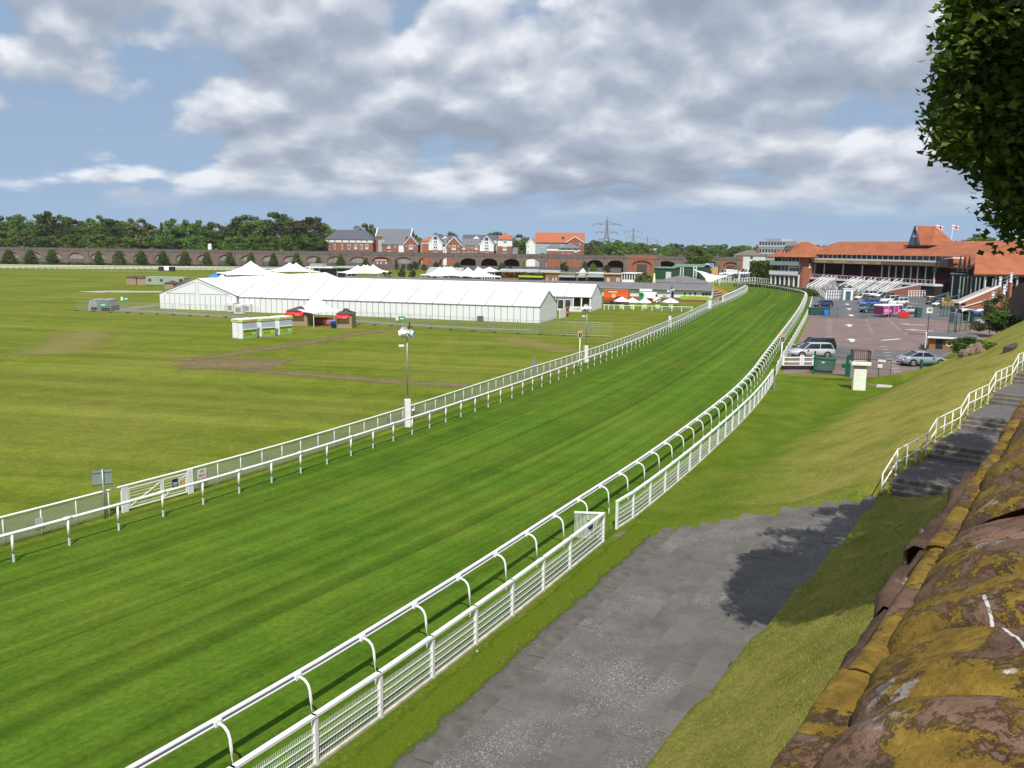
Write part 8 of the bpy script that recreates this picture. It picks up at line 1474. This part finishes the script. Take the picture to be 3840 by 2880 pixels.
o = fbox('dormer_box', KF, t, 3542, 3573, 969, 1000, mat('dormer_weather', (.13, .10, .085), .8, .2), 1.2); a0, z1 = kz(3541, 967, -1.4); a1 = kz(3574, 967, -1.4)[0]; MB().prism([(a0, -1.5, z1 - .3), (a1, -1.5, z1 - .1), (a1, -1.5, z1 + .2), (a0, -1.5, z1 - .05)], (0, 2.5, 0)).build('dormer_roof', M_REND, t); fbox('pale_fascia', KF, t, 3587, 3630, 1024, 1032, M_AWNG, 1.5)
# dark stepped terraces with sloping rails in front of the link
TF = Fac(D(3482, 1110, 215), D(3650, 1130, 188)); t = thing('dark_terrace', 'shaded standing terrace with grey posts and sloping rails before the link block', 'terrace', TF.o, TF.rz)
for k in range(9): MB().box(0, TF.L + 4, k * 1.2, (k + 1) * 1.2, 0, .42 * (k + 1)).build('terrace_step', mat('terrace_dark', (.055, .045, .045), .9, .3), t)
for k, px in enumerate((3553, 3568, 3582, 3595, 3610, 3626, 3640, 3657, 3673)): a = TF.at(px, 1080)[0]; MB().tube([(a, 1 + .8 * (k % 3), 0), (a, 1 + .8 * (k % 3), 6.4)], .14, 6).build('post', mat('post_greygreen', (.24, .29, .27), .6), t)
for k in range(3): a = TF.L * (.15 + .28 * k); MB().bar((a, -.5, .9), (a + 4.5, 9.5, 4.9), .3, .3).build('sloping_rail', mat('rail_slate', (.10, .13, .14), .6), t); MB().bbox(a - 1.1, a + .5, -1.4, -.2, 0, 1.0, .03).build('rail_plinth', M_STBR, t); MB().box(a - 1.2, a + .6, -1.5, -.1, 1.0, 1.12).build('plinth_cap', WHITE, t)
t = thing('blue_notice', 'white and blue notice board on the dark terrace', 'sign', TF.w(TF.L * .78, -.8, 0), TF.rz); MB().box(-.05, .05, -.05, .05, 0, 3.4).build('post', GALV, t); MB().box(-.5, .5, -.08, -.055, 2.2, 3.6).build('panel', WHITE, t); MB().box(-.4, .4, -.09, -.081, 2.2, 2.9).build('blue_field', M_BLUE, t)
# brick ramp with pale coping, shelter and signs at its foot
BF = Fac(G(3596, 1158), D(3760, 1130, 184)); t = thing('brick_ramp', 'red brick ramp wall with a pale sloping coping rising to the right', 'ramp', BF.o, BF.rz); z0 = BF.at(3596, 1141)[1]; a1, z1 = BF.at(3747, 1076)
MB().prism([(0, 0, 0), (a1, 0, 0), (a1, 0, z1), (0, 0, z0)], (0, .5, 0)).build('wall', M_STBR, t); MB().bar((-.2, .25, z0 + .1), (a1 + .1, .25, z1 + .1), .75, .28).build('coping', mat('pale_coping', (.62, .59, .53), .8, .08), t); MB().bar((.5, -.12, z0 * .35), (a1, -.12, z1 * .55), .2, .2).build('string_course', mat('pale_coping', (0, 0, 0)), t); MB().prism([(0, .5, 0), (a1, .5, 0), (a1, .5, z1 * .98), (0, .5, z0 * .9)], (0, 3.0, 0)).build('ramp_fill', M_STC, t)
for a, y0_, z_ in ((a1 * .72, -1.5, 1.6), (a1 * 1.0, -1.5, 3.2), (a1 * 1.02, .1, z1 + .1), (a1 * 1.3, .1, z1 + 1.0)):
    MB().lathe([(.35, 0), (.35, .2), (.22, .3), (.3, .7), (.18, 1.0), (.32, 1.3), (.2, 1.7), (.36, 1.9), (.36, 2.05)], 8, (a, y0_, z_)).build('baluster_pier', M_BALC, t); MB().box(a - .3, a + .3, y0_ - .3, y0_ + .3, 0, z_).build('pier_base', M_STBR, t)
for k in range(2): MB().bar((a1 * 1.0, .1, z1 + .8 + .7 * k), (a1 * 1.45, .1, z1 + 2.2 + .7 * k), .1, .1).build('ramp_rail', GALV, t)
for k in range(9): MB().bar((a1 * (.74 + .028 * k), -1.5, 1.2 + .18 * k), (a1 * (.74 + .028 * k), -1.5, 2.7 + .18 * k), .08, .08).build('ramp_baluster', GALV, t)
MB().box(a1 * .7, a1 * 1.3, -1.7, -.1, 0, 1.5).build('ramp_plinth', M_STBR, t)
g = G(3626, 1212); t = thing('curved_shelter', 'small glazed shelter with a curved pale roof beside the brick ramp', 'shelter', g, .1); h = D(3626, 1166, g.y).z
for sx in (-1, 1): MB().bar((sx * .9, 0, 0), (sx * 1.0, 0, h), .08, .08).build('post', M_AWNG, t); MB().bar((sx * .9, 1.3, 0), (sx * 1.0, 1.3, h), .08, .08).build('post', M_AWNG, t)
mb = MB(); [mb.v.extend([(-1.25 + 2.5 * i / 8, -.3, h + .35 * math.sin(math.pi * i / 8) - .12), (-1.25 + 2.5 * i / 8, 1.6, h + .35 * math.sin(math.pi * i / 8) - .12), (-1.25 + 2.5 * i / 8, -.3, h + .35 * math.sin(math.pi * i / 8)), (-1.25 + 2.5 * i / 8, 1.6, h + .35 * math.sin(math.pi * i / 8))]) for i in range(9)]
for i in range(8): b_ = 4 * i; mb.f += [(b_ + 2, b_ + 3, b_ + 7, b_ + 6), (b_, b_ + 4, b_ + 5, b_ + 1), (b_, b_ + 2, b_ + 6, b_ + 4), (b_ + 1, b_ + 5, b_ + 7, b_ + 3)]
mb.build('roof', M_WSIGN, t); MB().box(-.85, .85, 1.2, 1.25, .3, h - .1).build('glass', M_SGLS, t); MB().box(-2.4, -1.1, 0, 1.2, 0, 1.7).build('side_unit', mat('slate_unit', (.14, .16, .18), .6), t); MB().box(1.1, 2.0, 0, 1.0, 0, 2.2).build('dark_unit', DARK, t)
g = G(3676, 1215); t = thing('blue_pod', 'blue and white dome-topped information pod near the brick ramp', 'kiosk', g); z0, z1 = D(3676, 1186, g.y).z, D(3676, 1158, g.y).z; MB().lathe([(1.1, 0), (1.1, z0)], 12).build('base', M_AWNG, t); MB().lathe([(1.3, z0), (1.35, z0 + .9)], 14).build('band', mat('pod_blue', (.05, .14, .45), .5), t, True); MB().lathe([(1.3, z0 + .9), (1.0, z1 - .3), (.3, z1)], 14).build('dome', M_WSIGN, t, True)
for i, (x0, y0, x1, y1, lab) in enumerate(((3525, 1188, 3575, 1186, 'green mesh fence beyond the car park, left section'), (3556, 1248, 3640, 1240, 'dark mesh fence behind the hut roof'))):
    f = Fac(G(x0, y0), G(x1, y1)); t = thing('mesh_fence', lab, 'fence', f.o, f.rz, 'mesh fences by the ramp'); wire_panel('mesh', f, t, 0, f.L, .1, 2.4, (.5,)); [MB().box(f.L * k / 4 - .04, f.L * k / 4 + .04, -.04, .04, 0, 2.5).build('post', M_GPOST, t) for k in range(5)]
g = G(3549, 1158); t = thing('timber_planter', 'brown timber planter with a small conifer by the mesh fence', 'planter', g); MB().bbox(-1.3, 1.3, -.5, .5, .6, 1.7, .04).build('box', mat('planter_wood', (.36, .20, .09), .8, .15), t); MB().lathe([(.7, 1.7), (.5, 2.4), (.1, 3.6)], 8).build('conifer', M_YEW, t); [MB().box(a - .1, a + .1, -.4, .4, 0, .6).build('leg', DARK, t) for a in (-1.1, 1.1)]
# gates and rails of the parade lane in front of the stand
for i, (x0, y0, x1, y1, h, lab) in enumerate(((3060, 1096, 3096, 1124, 1.6, 'white barrier of the horse lane beside the track bend'), (3098, 1124, 3152, 1124, 2.3, 'white barrier pens in the lane before the stand'), (3155, 1100, 3245, 1109, 1.6, 'white gate on the small lawn before the stand'), (3406, 1114, 3468, 1114, 1.8, 'white boarded barriers below the brick flank'))):
    f = Fac(G(x0, y0), G(x1, y1)); t = thing('white_barrier', lab, 'barrier', f.o, f.rz, 'white barriers before the stand'); n = 6
    for k in range(3): MB().box(0, f.L, -.05, .05, h * (.25 + .34 * k), h * (.25 + .34 * k) + .12).build('bar', WHITE, t)
    for k in range(n + 1): MB().box(f.L * k / n - .08, f.L * k / n + .08, -.07, .07, 0, h).build('post', WHITE, t)
fan('small_lawn', [G(3150, 1104), G(3165, 1098), G(3245, 1103), G(3245, 1112), G(3190, 1112)], M_TRK, .03)
g = G(3168, 1108); tree('w', g.x, g.y, .2, 3.0, 3.8, 'round golden bush on the small lawn before the stand', 'golden_bush')
g = G(3179, 1126); t = thing('white_booth', 'small white booth with a dark door on the asphalt before the stand', 'booth', g, -.2); MB().bbox(-1.1, 1.1, 0, 1.5, 0, 2.7, .05).build('body', WHITE, t); MB().box(-.6, .6, -.03, -.003, 0, 2.2).build('door', mat('booth_teal', (.05, .12, .14), .6), t); MB().box(-1.2, 1.2, -.1, 1.6, 2.7, 2.85).build('roof', WHITE, t)
# ------------------------------------------------------------------ shrubs, rubble and dark wall on the right of the bank
def bank_point(px, py, steps=400):
    d = ray(px, py); best = None
    for k in range(20, steps * 4):
        p = CAMP + d * (k * .25); s, q = sq_of(p)
        if q > 15.6 or s < -10: 
            if p.z < .02: return p
            continue
        if q < -.3: continue
        if p.z <= float(bank_z([s], [q])[0]): return p
    return CAMP + d * 100
def shrub(px, py, tp, wd, key, lab, name='shrub', dist=None):
    p = bank_point(px, py) if dist is None else D(px, py, dist); h = D(px, tp, p.y).z - p.z; t = thing(name, lab, 'shrub', p); me, tr = PROTO[key]; a = random.uniform(0, 6); inst('foliage', me, t, (0, 0, -.22 * h), a, (wd, wd, h * 1.22)); inst('stems', tr, t, (0, 0, 0), a, (wd * .4, wd * .4, h * .5)); return t
shrub(3740, 1222, 1105, 4.6, 'w', 'yellow-green shrub below the dark wall at the right'); shrub(3712, 1232, 1158, 4.6, 'r', 'dark purple shrub in front of the yellow-green one'); shrub(3760, 1235, 1165, 4.0, 'd', 'dark green shrub against the dark wall'); shrub(3618, 1318, 1266, 2.6, 'a', 'leafy ivy bush growing over the right end of the hut'); shrub(3640, 1312, 1266, 3.0, 'd', 'dark ivy bush behind the hut'); shrub(3712, 1305, 1283, .9, 'a', 'tiny weed clump on the bank right of the rubble')
for i in range(11):
    px = 3612 + (i % 6) * 13 + random.uniform(-3, 3); py = 1334 - (i // 6) * 16 + random.uniform(-3, 3) - (i % 6) * 2.5; p = bank_point(px, py); t = thing('rubble_stone', 'rough sandstone boulder %s in the heap beside the hut' % ords[i], 'stone', p, random.uniform(0, 3), 'rubble heap beside the hut'); mb = MB(); n = 8; r = random.uniform(.35, .6)
    prof = [(r * .8, -.2), (r, .05), (r * .85, .3), (r * .45, .48)]; mb.lathe(prof, n); mb.v = [(x * (1 + .25 * mnoise.noise(Vector((x * 3 + i, y * 3, z * 3)))), y * (1 + .25 * mnoise.noise(Vector((y * 3, z * 3 + i, x)))), z + .12 * mnoise.noise(Vector((x * 4, y * 4, i)))) for x, y, z in mb.v]; mb.build('boulder', mat('rubble', (.20, .145, .10), .95, .3, 3, .6, 8), t)
p = bank_point(3800, 1302); t = thing('stone_trough', 'long dark stone edging block set in the bank near the right edge', 'stone block', p, WA * 0 + azr(WD) - .1); MB().bbox(-1.6, 3.6, -.3, .3, -.4, .16, .04).build('block', mat('dark_stone', (.06, .055, .045), .95, .3, 2), t)
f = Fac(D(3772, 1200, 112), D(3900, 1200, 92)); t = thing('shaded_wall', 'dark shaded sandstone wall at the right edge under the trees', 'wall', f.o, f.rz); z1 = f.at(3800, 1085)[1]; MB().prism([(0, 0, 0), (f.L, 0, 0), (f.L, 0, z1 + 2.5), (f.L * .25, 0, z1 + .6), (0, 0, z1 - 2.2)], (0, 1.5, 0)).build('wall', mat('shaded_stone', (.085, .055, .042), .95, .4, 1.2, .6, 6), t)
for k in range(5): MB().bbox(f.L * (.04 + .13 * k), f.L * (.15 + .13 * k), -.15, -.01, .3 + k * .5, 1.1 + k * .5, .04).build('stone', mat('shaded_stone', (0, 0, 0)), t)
for px, tp, d, w_, key, lab in ((3655, 884, 300, 15, 'a', 'rounded tree behind the roof of the right-hand stand'), (3835, 903, 262, 11, 'd', 'dark tree behind the far right end of the tiled roof'), (3880, 885, 250, 14, 'd', 'tall dark tree at the far right edge behind the stand'), (3850, 940, 240, 9, 'a', 'bushy tree at the right edge beside the tiled roof')):
    p = D(px, 1000, d); tree(key, p.x, d, 9, D(px, tp, d).z, w_, lab, 'tree', 'trees behind the stands')
# ------------------------------------------------------------------ the big maple overhanging the wall at upper right
TB = SQ(21.5, -4.6, WZ - 1.0); big = thing('maple_tree', 'large dark maple overhanging the city wall at the upper right', 'tree', TB); r_ = np.random.default_rng(77)
trunk = MB().tube([(0, 0, -.3), (.05, 0, 1.5), (-.15, .1, 3.4), (-.4, .1, 6), (-.5, 0, 10)], .46, 10, .16)
# leaf masses shaped like the crown seen in the photograph
def px_of(P):
    q = P - CAMP; dep = q.y * _cp - q.z * _sp; x = q.x / dep; y = (q.y * _sp + q.z * _cp) / dep; x, y = _c * x + _s * y, -_s * x + _c * y; return 1920 + FPX * x, 1440 - FPX * y, dep
outline = [(-1500, 3660), (-300, 3620), (0, 3585), (90, 3580), (200, 3560), (270, 3580), (300, 3545), (400, 3525), (470, 3545), (510, 3530), (570, 3570), (578, 3650), (620, 3700), (660, 3700), (700, 3755), (760, 3735), (800, 3780), (860, 3805), (900, 3850), (1000, 3990), (1200, 4300)]
def xmin_at(y):
    for (a, xa), (b, xb) in zip(outline, outline[1:]):
        if a <= y <= b: return xa + (xb - xa) * (y - a) / (b - a)
    return 3600 if y < 0 else 9999
keep = []; cen = np.array([TB.x + .6, TB.y + 3.2, TB.z + 6.6])
for k in range(2600):           # leaf masses through the crown's volume, denser towards its shell
    d = r_.normal(size=3); d /= np.linalg.norm(d); P_ = Vector(cen + d * (r_.uniform(.25, 1.0) ** .5) * np.array([8.2, 8.6, 6.6])); px, py, dep = px_of(P_)
    if P_.z > TB.z + .9 and dep > 8 and px > xmin_at(py) + .34 * FPX / dep and sq_of(P_)[1] < 6.5 and not ((lambda a: a[0] > 31.0 and a[1] > 6.0)(sq_of(P_ - sdir * ((P_.z - 2.8) / sdir.z)))): keep.append(np.array(P_ - TB))
    if len(keep) > 360: break
poly = [(2790, 2240), (2990, 2040), (3180, 1900), (3330, 1850), (3420, 1740), (3560, 1640), (3720, 1600), (3660, 1800), (3560, 1980), (3480, 2180), (3000, 2330), (2880, 2300)]
def inside(x, y): return sum(((a[1] > y) != (b[1] > y)) and x < (b[0] - a[0]) * (y - a[1]) / (b[1] - a[1]) + a[0] for a, b in zip(poly, poly[1:] + poly[:1])) % 2
nsh = 0
while nsh < 330:           # masses added between the sun and the stair, terrace and bank to shade them
    x_, y_ = r_.uniform(2780, 3720), r_.uniform(1600, 2340)
    if not inside(x_, y_): continue
    g_ = bank_point(x_, y_, 60); nsh += 1; P_ = g_ + sdir * ((r_.uniform(12.8, 19) - g_.z) / sdir.z); px, py, dep = px_of(P_)
    if px > xmin_at(py) + .30 * FPX / dep: keep.append(np.array(P_ - TB))
for y_ in np.arange(-80, 880, 24):           # sprays along the overhanging edge
    for k in range(5):
        d = r_.uniform(13.4, 16.8); P_ = D(xmin_at(y_) + .30 * FPX / d + r_.uniform(-22, 40) + (k > 1) * r_.uniform(20, 190), y_ + r_.uniform(-12, 12), d); keep.append(np.array(P_ - TB))
V_, F_ = [], []; off = 0
lobe = np.array([(0, -.5), (.20, -.20), (.50, -.12), (.34, .14), (0, .55), (-.34, .14), (-.50, -.12), (-.20, -.20)]); NL = len(lobe)
for p in keep:
    n = r_.integers(80, 125); C = p + np.clip(r_.normal(size=(n, 3)), -1.6, 1.6) * r_.uniform(.7, 1.1) * [.30, .30, .21]; Nn = r_.normal(size=(n, 3)) * .55 + [0, -.25, .9]; Nn /= np.linalg.norm(Nn, axis=1)[:, None]
    u = np.cross(Nn, r_.normal(size=(n, 3))); u /= np.linalg.norm(u, axis=1)[:, None]; v = np.cross(Nn, u); s = r_.uniform(.10, .18, n)[:, None, None]
    W = C[:, None, :] + s * (lobe[None, :, :1] * u[:, None, :] + lobe[None, :, 1:] * v[:, None, :]) - (s * .25 * (np.abs(lobe[:, 0]) ** 1.5)[None, :, None]) * Nn[:, None, :]
    V_.append(W.reshape(-1, 3)); F_.append(np.arange(n * NL).reshape(n, NL) + off); off += n * NL
me = np_mesh('leaves', np.concatenate(V_), np.concatenate(F_), leaf_mat('maple_leaves', (.032, .062, .010), (.105, .170, .018), .1, .22)); tag(inst('leaves', me, big), kind='stuff')
trunk.build('trunk', M_BARK, big, True)
keep.sort(key=lambda p: p[2]); lb = MB()
for i, p in enumerate(keep):
    if i % 5: continue
    h = max(2.2, min(9.0, p[2] * .55)); s0 = (-.1 - .04 * h, .1, h); mid = ((s0[0] + p[0]) / 2, (s0[1] + p[1]) / 2, (s0[2] + p[2]) / 2 + .5); lb.tube([s0, mid, tuple(p)], .075, 5, .012)
lb.build('branches', M_BARK, big, True)
weed(3.75, .0, WZ - .06, 16, .045, 'small green weed sprouting from the wall ledge near the stairs'); weed(1.62, .0, WZ - .10, 3, .06, 'single pale leaf growing from a joint in the wall'); weed(.86, -.09, WZ - .02, 3, .05, 'tiny green sprig in the near coping joint')
# litter and daisies scattered over the grass near the fence
random.seed(12); M_LIT = mat('paper_scrap', (.70, .70, .68), .8)
for i in range(7):
    s, q = random.uniform(13, 40), None; q = fence_q(s) - random.uniform(.25, .8); z = float(bank_z([s], [q])[0]); t = tag(MB().prism([(-.03, -.02, 0), (.03, -.025, .004), (.035, .02, .012), (-.025, .025, .003)], (0, 0, .004)).build('paper_scrap', M_LIT, None, False, SQ(s, q, z + .012), random.uniform(0, 3)), 'tiny white paper scrap lying in the grass strip beside the outer fence', 'litter', 'paper scraps along the fence')

# short grass blades standing in the near bank and the strip by the fence
rg = np.random.default_rng(3); n = 90000; S = rg.uniform(7, 44, n) ; S = 7 + (S - 7) * rg.uniform(.25, 1, n); Q = rg.uniform(.15, 15.5, n); fq = np.interp(S, np.arange(0, 60), [fence_q(v) for v in range(60)]); kk = (12.1 + (S - 11.1) * .13 - Q) / ROWD
ok = (Q < fq - .15) & ~((kk > .4) & (Q > 5.95) & (S < 29.6 + .33 * kk)) & ~((S > 31.5) & (Q < 5.95 - (S - 32.1) * .108 + .1) & (Q > 5.95 - (S - 32.1) * .108 - 2.3)); S, Q = S[ok], Q[ok]; n = len(S); Z = bank_z(S, Q)
B = np.array(W0)[None] + S[:, None] * np.array(WD)[None] + Q[:, None] * np.array(WN)[None]; B[:, 2] = Z - .01; a = rg.uniform(0, 6.28, n); ht = rg.uniform(.025, .075, n); wd = rg.uniform(.005, .011, n); ln = rg.normal(0, .03, (n, 2))
u = np.stack([np.cos(a), np.sin(a), 0 * a], 1) * wd[:, None]; T = B + np.stack([ln[:, 0], ln[:, 1], ht], 1); V = np.stack([B - u, B + u, T], 1).reshape(-1, 3)
tag(inst('grass_tufts', np_mesh('grass_tufts', V, np.arange(n * 3).reshape(n, 3), leaf_mat('grass_blade', (.11, .14, .015), (.32, .30, .09), .05, .2))), 'short grass blades on the near bank and fence strip', 'grass', kind='stuff')

# light summer haze over the whole scene
m = bpy.data.materials.new('haze_air'); m.use_nodes = True; t = m.node_tree; t.nodes.remove(t.nodes['Principled BSDF']); v = N(t, 'ShaderNodeVolumePrincipled'); v.inputs['Color'].default_value = (.80, .88, 1.0, 1); v.inputs['Density'].default_value = .00007; v.inputs['Anisotropy'].default_value = .2; LK(t, v.outputs[0], t.nodes['Material Output'].inputs['Volume'])
tag(MB().box(-4300, 4300, -3800, 4600, -1.5, 62).build('haze', m), 'thin pale haze in the air over the course', 'haze', kind='stuff')
